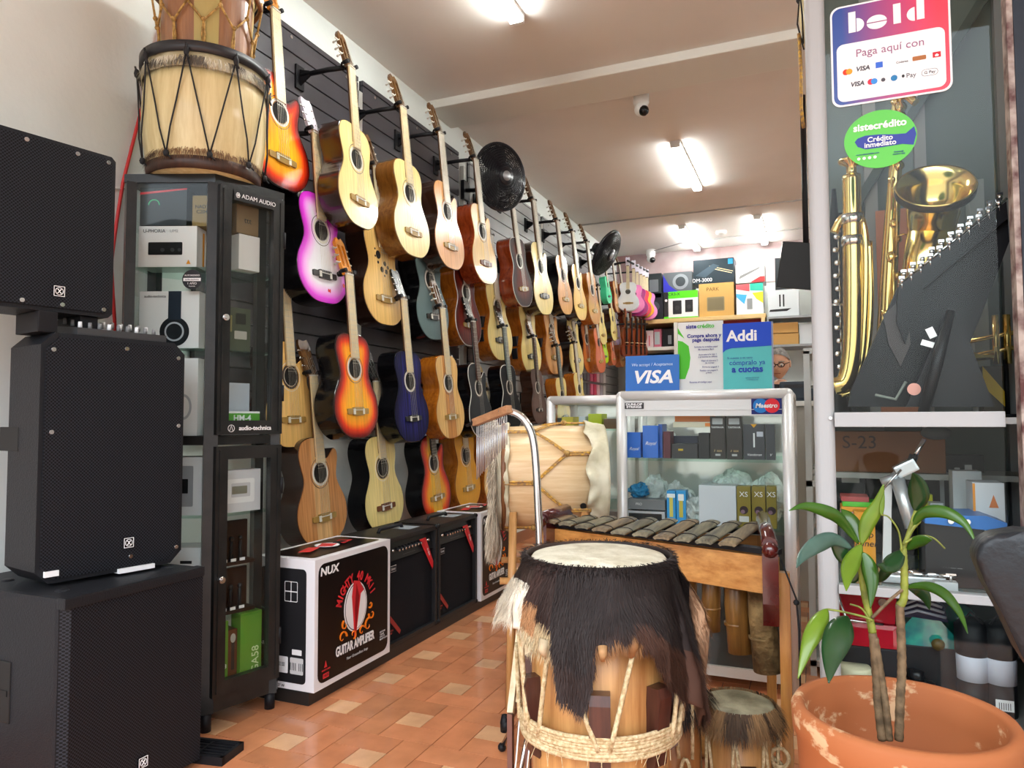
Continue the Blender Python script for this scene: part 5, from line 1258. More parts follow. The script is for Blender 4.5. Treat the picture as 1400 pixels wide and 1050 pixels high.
legm = wood('marimba_leg_wood', lin('#a86424'), lin('#d89a50'), .4, .3, 'Z', .7)
for p in (R0+back*.06+ex*.012, L0+back*.05, RB+V((.02, -.03, 0)), LB-V((.02, .03, 0))):
    b = MB(); b.bb(p.x-.014, p.y-.014, 0, p.x+.014, p.y+.014, zm-.06); b.build('leg', legm, mt)
# bamboo resonators
bamb = wood('brown_bamboo', lin('#4a2c12'), lin('#a87838'), .4, .3, 'Z', .5); bark = mat('pale_bark', lin('#a08454'), .8, col2=lin('#5c4424'), nscale=22, bump=1, bscale=50)
for i in range(10):
    t_ = i/9; c = f0.lerp(f1, t_)*.62+b0.lerp(b1, t_)*.38; c += ex*(.035+.03*t_); c.z = 0; ln = .36-.015*i if i < 7 else (.22, .27, .31)[i-7]; r_ = .027+.006*(i > 7)+.004*(i == 9)
    lean = V((-.04*(1-t_), 0, 0)); z1 = zm-.06; 
    b = MB(); b.tube([c+V((0, 0, z1)), c+lean*.5+V((0, 0, z1-ln*.5)), c+lean+V((.012 if i > 7 else 0, 0, z1-ln))], [r_, r_*1.02, r_*1.06], 18)
    for q in (.3, .7): b.tube([c+lean*q+V((0, 0, z1-ln*q+.004)), c+lean*q+V((0, 0, z1-ln*q-.004))], r_*1.06, 18)
    b.build('resonator', bark if i == 9 else bamb, mt)
for q in (R0+back*.02,):
    b = MB(); b.tube([q+V((.02, -.01, -.02)), q+V((.055, .0, -.12)), q+V((.06, .0, -.2)), q+V((.06, 0, -.37))], .0025, 6); b.ball(q+V((.055, 0, -.13)), .008, seg=8); b.build('cord', rope_b, mt)

# ------------------------------------------------------------------ big drum lying on its side
RD = V((.92, .386, 0)).normalized(); RB_ = V((-.386, .92, 0)).normalized()
TC = V((-.985, 2.745, .82))
t = thing('bass_drum', 'big pale wooden drum lying on its side, laced with yellow rope', 'drum', TC, math.atan2(RD.y, RD.x))
MX = Matrix(((0, 0, 1), (0, 1, 0), (-1, 0, 0)))   # lathe axis -> local X
tw = wood('pale_plywood_drum', lin('#d0aa78'), lin('#ecd2a6'), .5, .15, 'X', .8)
b = MB(); b.lathe([(0, -.2), (.19, -.2), (.2, -.18), (.205, 0), (.203, .18), (0, .18)], M=MX, seg=56); b.build('shell', tw, t)
b = MB(); b.tube([(-.185, .206*math.cos(2*PI*k/56), .206*math.sin(2*PI*k/56)) for k in range(56)], .010, 8, closed=True); b.build('hoop', wood('ring_wood', (0, 0, 0), (0, 0, 0)), t)
def collar(x0, x1, r, amp_, name, m, dx):
    b = MB(); segs = 90; rows = []
    for j in range(9):
        q = j/8; x = x0+(x1-x0)*q
        rows.append([b.bm.verts.new((x+dx*q*noise.noise(V((math.cos(2*PI*k/segs)*2, math.sin(2*PI*k/segs)*2, 3)))*1.5, (r+amp_*q*noise.noise(V((k*.35, q*2, 1)))+.012*q)*math.cos(2*PI*k/segs), (r+amp_*q*noise.noise(V((k*.35, q*2, 1)))+.012*q)*math.sin(2*PI*k/segs))) for k in range(segs)])
    c = b.bm.verts.new((x0, 0, 0)); 
    for A, B_ in zip(rows, rows[1:]):
        for k in range(segs): b._f([A[k], A[(k+1) % segs], B_[(k+1) % segs], B_[k]], True)
    for k in range(segs): b._f([rows[0][k], rows[0][(k+1) % segs], c])
    o = b.build(name, m, t); md = o.modifiers.new('th', 'SOLIDIFY'); md.thickness = .003; return o
collar(.215, .135, .208, .03, 'right_drumhead', mat('cream_skin', lin('#dcd6bc'), .55, col2=lin('#b8b090'), nscale=12, bump=.5, bscale=18), .03)
collar(-.215, -.165, .203, .02, 'left_drumhead', mat('cream_skin', (0, 0, 0)), .01)
# woolly edge of the left skin
b = MB(); b.use(furw); cl = b.bm.loops.layers.float_color.new('tint')
def g():
    a = random.uniform(-PI, PI); zz = random.random(); nn = V((-.3, math.cos(a), math.sin(a))).normalized(); r_ = .2+.03*random.random()
    L_ = .035+.03*random.random() + (.05 if math.sin(a) < -.4 else 0)
    return V((-.212-.02*random.random(), math.cos(a)*r_, math.sin(a)*r_)), nn, V((0, 0, -1)), L_, lin(random.choice(['#d8ccb4', '#b8a890', '#8a7c6a']))
fur(b, cl, g, 0, 0, 9000, 1.1, .002); o = b.build('woolly_edge', None, t, fix=False); o['kind'] = 'stuff'
def ds(x, a, e=.008): return V((x, (.206+e)*math.cos(a), (.206+e)*math.sin(a)))
def arcpts(p, q, n=7): return [ds(p[0]+(q[0]-p[0])*k/n, math.radians(p[1]+(q[1]-p[1])*k/n)) for k in range(n+1)]
N = 6
for k in range(N):
    a0 = 360*k/N-90-28; a1 = a0+30; a2 = a0+60
    for o_ in (-1.2, 1.2):
        b = MB(); b.tube(arcpts((-.185, a0+o_), (-.07, a0+o_)), .0042, 6); b.build('rope', rope_y, t)
        b = MB(); b.tube(arcpts((.145, a1+o_), (.055, a1+o_)), .0042, 6); b.build('rope', rope_y, t)
    for A, B_ in (((-.07, a0), (.055, a1)), ((-.07, a0), (.055, a1-60))):
        for o_ in (-1, 1):
            b = MB(); b.tube(arcpts((A[0], A[1]+o_), (B_[0], B_[1]+o_)), .0036, 6); b.build('rope', rope_y, t)
    b = MB(); b.ball(ds(-.07, math.radians(a0)), .013, seg=8); b.ball(ds(.055, math.radians(a1)), .013, seg=8); b.build('rope_knot', rope_g, t)
text('EFI', .035, ds(-.03, math.radians(-90-28), .0), (1, 0, 0), (0, math.cos(math.radians(-118)), math.sin(math.radians(-118))), C('#4a2a18'), t, name='burned_mark')
b = MB(); b.cyl(ds(.115, math.radians(-90-62), -.002)*1, ds(.115, math.radians(-152), .004), .012, seg=14); b.build('vent_hole', M_HOLE, t)
# its stand
t = thing('drum_stand', 'light wooden stand under the big lying drum', 'stand', (TC.x, TC.y, 0), math.atan2(RD.y, RD.x))
sw = wood('stand_wood', lin('#a8743c'), lin('#d8a468'), .5, .1, 'Z', .7)
for x in (-.15, .12):
    for sy in (-1, 1):
        b = MB(); b.tube([(x, sy*.17, .7), (x*1.1, sy*.24, 0)], .016, 6); b.build('leg', sw, t)
    b = MB(); b.tube([(x, -.17, .68), (x, -.08, .625), (x, 0, .60), (x, .08, .625), (x, .17, .68)], .013, 8); b.build('cradle', sw, t)
for sy in (-1, 1):
    b = MB(); b.cyl((-.2, sy*.2, .45), (.17, sy*.2, .45), .013, seg=12); b.build('crossbar', sw, t)

# ------------------------------------------------------------------ chimes on their chrome stand
p1 = W(694, 560, y=2.02); p0 = W(651, 577, y=2.12)
t = thing('bar_chimes', 'row of silver tubes hanging from a small wooden bar on a bent chrome stand', 'chimes', (p1.x, p1.y, 0))
o_ = V((p1.x, p1.y, 0)); A = p0-o_; B_ = p1-o_; d = B_-A
b = MB(); sd = V((-d.y, d.x, 0)).normalized()
Mx = Matrix((d.normalized(), sd, d.normalized().cross(sd))).transposed()
b.box((A+B_)/2, (d.length*1.1, .022, .024), Mx, bev=.003); b.build('wooden_bar', wood('chime_bar', lin('#9a6c48'), lin('#c2926a'), .5, .1, 'X'), t)
n = 18
for k in range(n):
    q = (k+.5)/n; top = A+d*q+V((0, 0, -.025)); ln = .145-.085*q
    b = MB(); b.cyl(top+V((0, 0, -.018)), top+V((0, 0, -.018-ln)), .0019, seg=8); b.build('chime_tube', mat('dull_chime', (.6, .6, .62), .3, .7), t)
b = MB()
for k in range(n):
    q = (k+.5)/n; top = A+d*q+V((0, 0, -.016)); b.tube([top, top+V((0, 0, -.03))], .0008, 4)
b.build('hanging_cord', M_PAPER, t)
b = MB(); b.ball(A-d.normalized()*.012, .014, seg=12); b.cyl(A-d.normalized()*.02, A-d.normalized()*.06, .005, seg=8); b.build('clamp_knob', M_BLACK, t)
pts = spline([W(683, 562, y=2.04)-o_, W(699, 563, y=2.04)-o_, W(716, 573, y=2.04)-o_, W(728, 597, y=2.04)-o_, W(733, 640, y=2.04)-o_, W(736, 700, y=2.04)-o_, W(738, 750, y=2.04)-o_, V((W(738, 750, y=2.04)-o_).xy.to_3d())+V((0, 0, .3))], 6)
b = MB(); b.tube(pts, .0115, 14); b.build('bent_arm', M_STEEL, t)
bp_ = pts[-1]
b = MB(); b.cyl(bp_+V((0, 0, .02)), V((bp_.x, bp_.y, .12)), .014, seg=14); b.build('stand_tube', M_STEEL, t)
for k in range(3):
    a = 2*PI*k/3+.5; b = MB(); b.tube([V((bp_.x, bp_.y, .3)), V((bp_.x+.2*math.cos(a), bp_.y+.2*math.sin(a), .012))], .008, 8); lg = b.build('leg', M_STEEL, t)
    b = MB(); b.ball((bp_.x+.2*math.cos(a), bp_.y+.2*math.sin(a), .012), .014, seg=10); b.build('rubber_foot', M_BLACK, lg)

# ------------------------------------------------------------------ drum draped with black hide in the foreground
KC = V((-.406, 1.414, 0)); kang = math.atan2(-KC.y, -KC.x)     # direction to the camera
t = thing('hide_drum', 'tall wooden drum with white skin and shaggy dark hide hanging round it', 'drum', KC); KD = t
oak = wood('carved_log_wood', lin('#946030'), lin('#cf9c5e'), .5, .15, 'Z', .55)
b = MB(); b.lathe([(0, 0), (.118, 0), (.125, .1), (.131, .3), (.134, .5), (.132, .72), (0, .72)], seg=56, fn=lambda a, z: 1+.008*math.sin(a*5+z*4)); b.build('shell', oak, t)
skin = mat('white_drum_skin', lin('#dcd8c4'), .6, col2=lin('#bdb69c'), nscale=25, bump=.4, bscale=60)
b = MB(); b.lathe([(0, .784), (.11, .783), (.131, .778), (.137, .770), (.139, .755), (.137, .74)], seg=64); b.build('drumhead', skin, t)
b = MB(); b.tube([(.142*math.cos(2*PI*k/48), .142*math.sin(2*PI*k/48), .748) for k in range(48)], .012, 8, closed=True); b.build('hoop', C('#1c120e', .7), t)
LT = [(-180, .12), (-100, .12), (-85, .11), (-60, .10), (-50, .12), (-40, .14), (-33, .15), (-30, .135), (-28, .17), (-22, .20), (-12, .23), (-7, .215), (-4, .17), (-2, .125), (6, .11), (14, .11), (18, .115), (24, .115), (30, .125), (40, .16), (52, .20), (64, .25), (78, .29), (84, .25), (90, .13), (110, .12), (180, .12)]
def interp(tab, x):
    for (a, va), (b_, vb) in zip(tab, tab[1:]):
        if a <= x <= b_: return va+(vb-va)*(x-a)/(b_-a) if b_ > a else va
    return tab[-1][1]
def hcol(p, q):
    if p < -52: return lin('#e6ddca') if q > .22 else lin('#3a2a22')
    if -52 <= p < -42 : return lin('#3a2620') if q < .4 else (lin('#b08258') if q < .8 else lin('#c8b894'))
    if -42 <= p < -30: return lin('#2a1812') if q < .6 else lin('#c0a880')
    if -3 < p < 26 and q > .88: return lin('#8a6038')
    if p > 84 and q > .3: return lin('#b89474')
    if p > 20 and q > .6: return lin('#44281a')
    return lin('#1c100d') if q < .7 else lin('#2a1812')
def hpos(p, q, e=0):
    L_ = interp(LT, p)+.012*noise.noise(V((p*.15, 0, 0)))
    fl = .026*math.sin(min(1, q*1.25)*PI*.62)+.012*q*math.sin(p*.22)+.012*q*noise.noise(V((p*.08, q*3, 0)))
    if p < -58: fl += .028*q
    if p > 60: fl += .035*q
    r_ = .146+fl+e; a = kang+math.radians(p)
    return V((r_*math.cos(a), r_*math.sin(a), .762-L_*q+.02*math.exp(-q*12)))
b = MB(); b.use(furw); cl = b.bm.loops.layers.float_color.new('tint'); rows = []; NP = 240; NQ = 22
for j in range(NQ+1): rows.append([b.bm.verts.new(hpos(-180+360*k/NP, j/NQ)) for k in range(NP)])
for j in range(NQ):
    for k in range(NP):
        f = b._f([rows[j][k], rows[j][(k+1) % NP], rows[j+1][(k+1) % NP], rows[j+1][k]], True)
        for l in f.loops: l[cl] = (*hcol(-180+360*(k+.5)/NP, (j+.5)/NQ), 1)
o = b.build('hide', None, t); md = o.modifiers.new('th', 'SOLIDIFY'); md.thickness = .004
b = MB(); b.use(furw); cl = b.bm.loops.layers.float_color.new('tint')
def g():
    while True:
        p = random.uniform(-110, 110); q = random.random()**.9
        L_ = interp(LT, p)
        if random.random() < L_/.3+.2: break
    pos = hpos(p, q, .002); a = kang+math.radians(p); nn = V((math.cos(a), math.sin(a), 0)); c_ = hcol(p, q)
    if p < -30 and q > .6 and random.random() < .6: return pos, nn, V((0, 0, -1)), .006, c_
    return pos, nn, V((noise.noise(pos*14)*.5, noise.noise(pos*14+V((5, 0, 0)))*.5, -1)).normalized(), random.uniform(.012, .024), c_
fur(b, cl, g, 0, 0, 30000, .55, .0008)
def g2():
    p = random.uniform(-180, 180); a = kang+math.radians(p); nn = V((math.cos(a), math.sin(a), 0))
    return V((nn.x*.146, nn.y*.146, random.uniform(.762, .786))), nn, (nn*.9+V((0, 0, random.uniform(-1, .25)))).normalized(), random.uniform(.007, .014), lin('#1c100d')
fur(b, cl, g2, 0, 0, 3500, .4, .0008)
o = b.build('fur', None, t, fix=False); o['kind'] = 'stuff'
for (p, q, s, c_) in ((2, 1.0, .022, '#b08658'), (21, 1.0, .034, '#9a6c40'), (-36, .9, .028, '#c0ac8a')):
    pos = hpos(p, q); b = MB(); a = kang+math.radians(p); nn = V((math.cos(a), math.sin(a), 0)); sd = V((-nn.y, nn.x, 0))
    b.tube([pos+V((0, 0, s*.6))+nn*.005, pos+V((0, 0, s*.1))+nn*.012, pos-V((0, 0, s*.5))+nn*.002], [s*.42, s*.34, s*.2], 10); b.build('hide_tab', mat('tan_hide'+c_[1:], lin(c_), .7, noise_amt=.3, nscale=30), t)
ropew = mat('natural_rope', lin('#d2bf98'), .8, col2=lin('#a88f64'), nscale=120, bump=.5, bscale=150)
ringz = .462
def kp(p, z, r_=.15): a = kang+math.radians(p); return V((r_*math.cos(a), r_*math.sin(a), z))
b = MB()
for j in range(7):
    zz = ringz-.018+.006*j; b.tube([kp(360*k/60, zz+.004*math.sin(2*PI*k/60+1), .1555+.001*math.sin(j*2+k*.5)) for k in range(60)], .0045, 6, closed=True)
b.build('rope_belt', ropew, t)
for (p0_, z0_, p1_) in ((-72, .66, -56), (-66, .66, -60), (-36, .63, -46), (-14, .55, -1), (23, .64, 6), (62, .56, 56), (70, .52, 66), (92, .5, 88), (130, .5, 120), (170, .5, 160), (-120, .55, -112), (-90, .6, -80)):
    b = MB(); P_ = [kp(p0_+(p1_-p0_)*k/5, z0_+(ringz+.0-z0_)*k/5, .165-.006*k/5 if abs(p0_) > 40 else .158) for k in range(6)]; b.tube(P_, .0048, 7); b.build('tension_rope', ropew, t)
b = MB()
for k in range(26):
    p = random.uniform(-60, 60); c = kp(p, ringz-.01, .158); b.tube([c, c+V((random.uniform(-.01, .01), random.uniform(-.012, 0), random.uniform(-.03, .01)))], .0006, 4)
b.build('frayed_fibres', ropew, t)
pegm = wood('dark_peg_wood', lin('#2c1410'), lin('#4e2a20'), .35, .4, 'Z')
for p, s in ((0, 1.0), (47, .9), (-62, .7), (92, .8), (150, .8), (-110, .8)):
    a = kang+math.radians(p); M = Matrix.Rotation(a, 3, 'Z')
    b = MB(); b.prism([(-.012, -.06), (.0, -.075), (.014, -.065), (.028, .06), (.024, .078), (-.002, .078)], .038*s, M @ MXZ, kp(p, ringz+.02, .136)-(M @ V((0, .019*s, 0)))); b.build('tuning_wedge', pegm, t)

# small drum at lower right
SC = V((-.188, 1.86, 0)); sang = math.atan2(-SC.y, -SC.x)
t = thing('hide_drum', 'small wooden drum with grey skin and ragged fur edge beside the clay pot', 'drum', SC)
b = MB(); b.lathe([(0, 0), (.07, 0), (.075, .12), (.078, .33), (0, .33)], seg=40); b.build('shell', oak, t)
b = MB(); b.lathe([(0, .366), (.07, .366), (.085, .36), (.087, .348)], seg=40); b.build('drumhead', mat('grey_green_skin', lin('#a8a68c'), .5, col2=lin('#6c6b55'), nscale=14, bump=.4, bscale=60), t)
fur_ring('fur_fringe', t, .088, .352, .05, '#8a6c48', 4200, col2='#4a3826', w=.0014, spread=1.0)
for k in range(8):
    a = 2*PI*k/8; b = MB(); b.tube([(.092*math.cos(a), .092*math.sin(a), .33), (.09*math.cos(a+.3), .09*math.sin(a+.3), .12)], .004, 6); b.tube([(.092*math.cos(a), .092*math.sin(a), .33), (.09*math.cos(a-.1), .09*math.sin(a-.1), .12)], .004, 6); b.build('rope', ropew, t)
b = MB(); b.tube([(.085*math.cos(2*PI*k/30), .085*math.sin(2*PI*k/30), .13) for k in range(30)], .008, 6, closed=True); b.build('rope_belt', ropew, t)
b = MB(); a = sang+.25; M = Matrix.Rotation(a, 3, 'Z'); b.prism([(-.01, -.06), (.012, -.06), (.02, .04), (0, .045)], .04, M @ MXZ, V((.078*math.cos(a), .078*math.sin(a), .2))-M @ V((0, .02, 0))); b.build('tuning_wedge', pegm, t)
for k in range(3):
    b = MB(); b.tube([(.105*math.cos(2*PI*i/16+k), .03+.02*k, .24+.035*math.sin(2*PI*i/16)) if False else (.095+.02*math.cos(2*PI*i/16+k), -.01+.012*k, .25-.03*k+.022*math.sin(2*PI*i/16)) for i in range(16)], .005, 6, closed=True); b.build('rope_knot', ropew, t)
# second brown drum tucked behind the big one
t = thing('log_drum', 'brown wooden drum with torn fur edge just right of the shaggy drum', 'drum', (-.335, 1.80, 0))
b = MB(); b.lathe([(0, 0), (.062, 0), (.066, .2), (.068, .40), (0, .40)], seg=36); b.build('shell', wood('brown_drum_wood', lin('#7c4c24'), lin('#a86e38'), .5, .15, 'Z', .6), t)
fur_ring('fur_fringe', t, .07, .40, .07, '#6a4a2c', 2200, col2='#1c1410', w=.0014, spread=1.2)
b = MB(); b.lathe([(0, .425), (.06, .424), (.072, .415), (.073, .40)], seg=36); b.build('drumhead', C('#2a2018', .7), t)
for k in range(4):
    b = MB(); x = .0+.006*k; b.tube([(.045-.01*math.cos(2*PI*i/14)+.006*k, -.085-.004*(k % 2), .24-.045*k+.03*math.sin(2*PI*i/14)) for i in range(14)], .0045, 6, closed=True); b.build('rope_chain', ropew, t)
b = MB(); b.tube([(.03, -.085, .27), (.02, -.08, .4)], .0045, 6); b.tube([(.06, -.08, .27), (.06, -.07, .42)], .0045, 6); b.build('rope', ropew, t)
# log with clear bag under the marimba
t = thing('log_drum', 'short brown wooden drum lying under the marimba with bark edge', 'drum', (-.31, 2.36, .095), .25)
b = MB(); b.lathe([(0, -.12), (.085, -.12), (.095, 0), (.085, .12), (0, .12)], M=MX, seg=30); b.build('shell', wood('tan_log_wood', lin('#7c5428'), lin('#b08244'), .5, .15, 'X', .6), t)
b = MB(); b.lathe([(0, .122), (.07, .122), (.07, .118)], M=MX, seg=30); b.build('drumhead', C('#8a8468', .6), t)

# folded music stand legs and metal tripod left of the drum
def at2(u, v, y): return W(u, v, y=y)
t = thing('tripod_stand', 'brown metal tripod with black rubber foot left of the shaggy drum', 'stand', (W(690, 1000, z=.0).x, W(690, 1000, z=.0).y, 0))
o_ = t.location.copy(); brn = mat('bronze_tube', lin('#7a5a50'), .3, .6)
top = V((-.62, 1.70, .5))-o_
f1_ = V((0, 0, .03)); 
b = MB(); b.tube([top, V((.012, .0, .05))], .007, 8); b.build('leg', brn, t)
b = MB(); b.tube([top+V((.02, .0, .0)), V((.03, .01, .055))], .007, 8); b.build('leg', brn, t)
b = MB(); b.tube([top, V((.16, .22, .02))], .007, 8); b.build('leg', brn, t)
b = MB(); b.lathe([(0, 0), (.014, 0), (.016, .03), (.010, .055), (0, .055)], (.0, 0, 0), seg=14); b.ball((.004, 0, .02), .019, 1, 1, 1.2, seg=10); b.build('rubber_foot', M_BLACK, t)
b = MB(); b.ball((top.x*.5+.01, top.y*.5, top.z*.62), .014, seg=10); b.cyl((top.x*.5-.02, top.y*.5, top.z*.62), (top.x*.5+.04, top.y*.5, top.z*.66), .005, seg=8); b.build('joint', M_STEEL, t)
t = thing('wire_stand', 'thin chrome wire stand leaning before the shaggy drum at left', 'stand', (-.60, 1.36, 0))
o_ = t.location.copy(); b = MB(); A = W(728, 935, y=1.42)-o_
b.tube([W(735, 862, y=1.5)-o_, W(727, 910, y=1.46)-o_, A], .0028, 6); b.tube([A, W(712, 965, y=1.40)-o_, W(706, 1040, y=1.36)-o_, V((-.012, -.03, 0))], .0028, 6); b.tube([A, W(731, 965, y=1.40)-o_, W(722, 1040, y=1.36)-o_, V((.03, -.02, 0))], .0028, 6)
b.tube([W(722, 905, y=1.46)-o_, W(738, 930, y=1.44)-o_, W(748, 925, y=1.46)-o_], .0028, 6); b.build('wire_frame', M_STEEL, t)
t = thing('wooden_slat_stand', 'pale wooden slats of a folded stand behind the shaggy drum at left', 'stand', (-.68, 1.72, 0))
o_ = t.location.copy(); pw = wood('pale_slat', lin('#cdb48a'), lin('#ecdcb8'), .5, .1, 'Z')
for A, B_ in ((W(712, 850, y=1.72), W(698, 975, y=1.6)), (W(722, 850, y=1.78), W(722, 990, y=1.7)), (W(705, 955, y=1.66), W(735, 962, y=1.72))):
    d = (B_-A); z = B_; 
    b = MB(); b.tube([A-o_, B_-o_ if B_.z > .1 else B_-o_], .010, 4); b.build('slat', pw, t)
for A in (W(698, 975, y=1.6), W(722, 990, y=1.7)):
    b = MB(); b.tube([A-o_, V((A.x, A.y, 0))-o_], .009, 4); b.build('slat', brn, t)
b = MB(); b.bb(-.05, -.02, 0, .16, .2, .03, bev=.006); b.build('base_block', pegm, t)
# ------------------------------------------------------------------ back of the shop
BYS = 8.62
woodb = wood('birch_board', lin('#cfae70'), lin('#e2c68e'), .45, .2, 'X', .5)
sh = thing('back_shelf', 'pale wooden shelf unit stacked with boxes along the back wall', 'shelf', (-1.3, BYS, 0))
o_ = V((-1.3, BYS, 0)); x0s = W(855, 440, y=BYS).x; x1s = W(1047, 430, y=BYS).x
zt = W(960, 433, y=BYS).z
b = MB(); b.bb(x0s+1.3, 0, zt-.05, x1s+1.3, .5, zt, bev=.003); b.build('top_board', woodb, sh)
for x in (x1s+1.3-.03, W(924, 480, y=BYS).x+1.3, x0s+1.33):
    b = MB(); b.bb(x-.02, 0, 0, x+.02, .5, zt-.05); b.build('upright', woodb if x > .4 else M_CREAMW, sh)
b = MB(); b.bb(x0s+1.3, .02, W(900, 474, y=BYS).z-.04, x1s+1.3, .5, W(900, 474, y=BYS).z); b.build('shelf_board', M_CREAMW, sh)
b = MB(); b.bb(x0s+1.3, .02, 1.3, x1s+1.3, .5, 1.34); b.build('shelf_board', M_CREAMW, sh)
b = MB(); b.bb(x0s+1.3, .48, 0, x1s+1.3, .5, zt-.05); b.build('rear_panel', C('#2a2426', .7), sh)
b = MB(); b.bb(W(925, 440, y=BYS).x+1.32, .1, zt-.12, x1s+1.3-.05, .12, zt-.05); b.build('red_valance', C('#8a2c30', .6), sh)
sh2 = thing('steel_shelf', 'white shelf to the right of the wooden one, behind the man', 'shelf', (-.3, BYS, 0))
z3 = W(1070, 432, y=BYS).z; z4 = W(1070, 471, y=BYS).z
for z in (z3, z4, 1.3):
    b = MB(); b.bb(x1s+.3+.01, 0, z-.025, .9, .5, z); b.build('shelf_board', C('#9aa0a4', .4), sh2)
for x in (x1s+.3+.02, .88):
    b = MB(); b.bb(x-.01, .0, 0, x+.01, .5, z3-.025); b.build('upright', C('#9aa0a4', .4), sh2)
def bk(name, label, u0, v0, u1, v1, zb, m, items=None, y=BYS+.06, d=.3, x_d=0):
    y += x_d; a = W(u0, v1, y=y); c = W(u1, v0, y=y); w = c.x-a.x; h = W((u0+u1)/2, v0, y=y).z-zb
    return carton(name, label, 'box', (a.x, y, zb), 0, (w, d, h), m, items(w, h) if items else (), None)
dkb = C('#23282c', .4)
zt2 = W(930, 399, y=BYS+.1).z
bk('speaker_box', 'dark box picturing a speaker, lowest at the left on the back shelf', 884, 401, 906, 431, zt, dkb, lambda w, h: [('f', 'd', w*.5, h*.5, w*.3, C('#4a5054'))])
bk('speaker_box', 'dark box with amplifier picture at top left of the back shelf', 884, 374, 904, 399, zt+.27, C('#2a3234', .4), lambda w, h: [('f', 'r', w*.5, h*.5, w*.6, h*.5, C('#6a7074'))], d=.28)
bk('speaker_box', 'lime green and white box picturing two black speakers on the back shelf', 914, 398, 954, 431, zt, C('#dfe4e6', .4), lambda w, h: [('f', 'r', w*.5, h*.88, w, h*.26, C('#58d020')), ('f', 'r', w*.5, h*.03, w, h*.06, C('#58d020')), ('f', 'r', w*.3, h*.42, w*.3, h*.5, M_INK), ('f', 'r', w*.7, h*.45, w*.26, h*.45, M_INK), ('f', 'd', w*.3, h*.4, w*.08, C('#3a3a3c')), ('f', 'd', w*.7, h*.42, w*.07, C('#3a3a3c')), ('f', 't', 'CR3-X', .05, w*.2, h*.9, M_INK)])
bk('speaker_box', 'black box end with green foot beside the lime green box', 908, 400, 913.5, 431, zt, M_INK, lambda w, h: [('f', 'd', w*.5, h*.7, w*.3, M_PAPER), ('f', 'r', w*.5, h*.05, w, h*.1, C('#58d020'))])
bk('speaker_box', 'charcoal box with purple corner lying on the lime green box', 907, 372, 946, 397, zt2+.0, C('#5c6266', .4), lambda w, h: [('f', 'p', [(0, 0), (w*.5, 0), (w*.2, h*.35), (0, h*.9)], C('#3438b0')), ('f', 'd', w*.6, h*.5, h*.4, C('#8a9094')), ('f', 'd', w*.6, h*.5, h*.25, C('#3c4246'))])
bk('carton', 'tan cardboard box with a grey amplifier drawing on the back shelf', 956, 387, 1003, 429, zt, C('#c09858', .6), lambda w, h: [('f', 'r', w*.48, h*.38, w*.5, h*.42, C('#84795c')), ('f', 'r', w*.48, h*.38, w*.44, h*.34, C('#766c52')), ('f', 't', 'PARK', .06, w*.4, h*.82, C('#5a4020'))])
zt3 = W(980, 387, y=BYS+.06).z+.004
bk('drum_kit_box', 'big dark blue box picturing drum sticks on the tan carton', 948, 354, 1003, 386, zt3, C('#28343c', .35), lambda w, h: [('f', 'p', [(w*.45, h*.6), (w*.95, h*.35), (w*.95, h*.38), (w*.46, h*.63)], C('#d8c8a0')), ('f', 'p', [(w*.4, h*.7), (w*.98, h*.42), (w*.98, h*.45), (w*.41, h*.73)], C('#c8b890')), ('f', 't', 'DM-3000', .06, w*.22, h*.14, M_PAPER), ('f', 'r', w*.92, h*.85, w*.12, h*.22, C('#2a88b0')), ('f', 'p', [(w*.05, h*.35), (w*.5, h*.8), (w*.65, h*.7), (w*.3, h*.25)], C('#3c4c58'))])
bk('carton', 'multicoloured white box with turquoise, yellow and blue panels', 1007, 388, 1043, 427, zt, C('#dfe2e4', .4), lambda w, h: [('f', 'p', [(0, h), (w*.5, h), (w*.5, h*.75), (0, h*.85)], C('#e05a60')), ('f', 'p', [(w*.52, h), (w, h), (w, h*.75), (w*.52, h*.78)], C('#38b8a0')), ('f', 'p', [(w*.6, h*.7), (w, h*.72), (w, h*.35), (w*.75, h*.5)], C('#e8d838')), ('f', 'p', [(0, h*.7), (w*.4, h*.65), (w*.3, h*.35), (0, h*.6)], C('#48a8e0')), ('f', 'r', w*.5, h*.35, w*.2, h*.35, C('#8a8e92'))])
bk('keyboard_box', 'white box with a keyboard sketch and red corner, top of the pile', 1006, 361, 1045, 386, W(1025, 387, y=BYS+.06).z+.006, C('#dcdcda', .4), lambda w, h: [('f', 'p', [(w*.1, h*.2), (w*.8, h*.7), (w*.88, h*.85), (w*.15, h*.4)], C('#7a7a78')), ('f', 'p', [(w*.5, 0), (w, 0), (w, h*.3), (w*.85, h*.3), (w*.6, h*.1)], C('#d83a3c'))])
bk('carton', 'white box picturing two black microphones at right on the back shelf', 1051, 396, 1092, 429, z3, C('#cdd3d6', .4), lambda w, h: [('f', 'r', w*.38, h*.6, w*.05, h*.45, M_INK), ('f', 'r', w*.5, h*.6, w*.05, h*.45, M_INK), ('f', 'p', [(w*.02, h*.2), (w*.6, h*.2), (w*.75, h*.3), (w*.05, h*.28)], M_INK)])
bk('carton', 'dark tall box behind the hanging screen on the back shelf', 1060, 352, 1082, 394, W(1070, 396, y=BYS+.06).z+.004, dkb)
bk('carton', 'upper flat tan carton under the white shelf', 1056, 441, 1091, 454, W(1073, 455, y=BYS+.06).z, C('#c89c5c', .6))
bk('carton', 'lower flat tan carton under the white shelf', 1055, 456, 1092, 470, z4, C('#c89c5c', .6))
bk('carton', 'small white carton with orange strap right of the tan cartons', 1093.5, 443, 1112, 466, z4, C('#cfd4d8', .5))
zl = W(900, 474, y=BYS).z
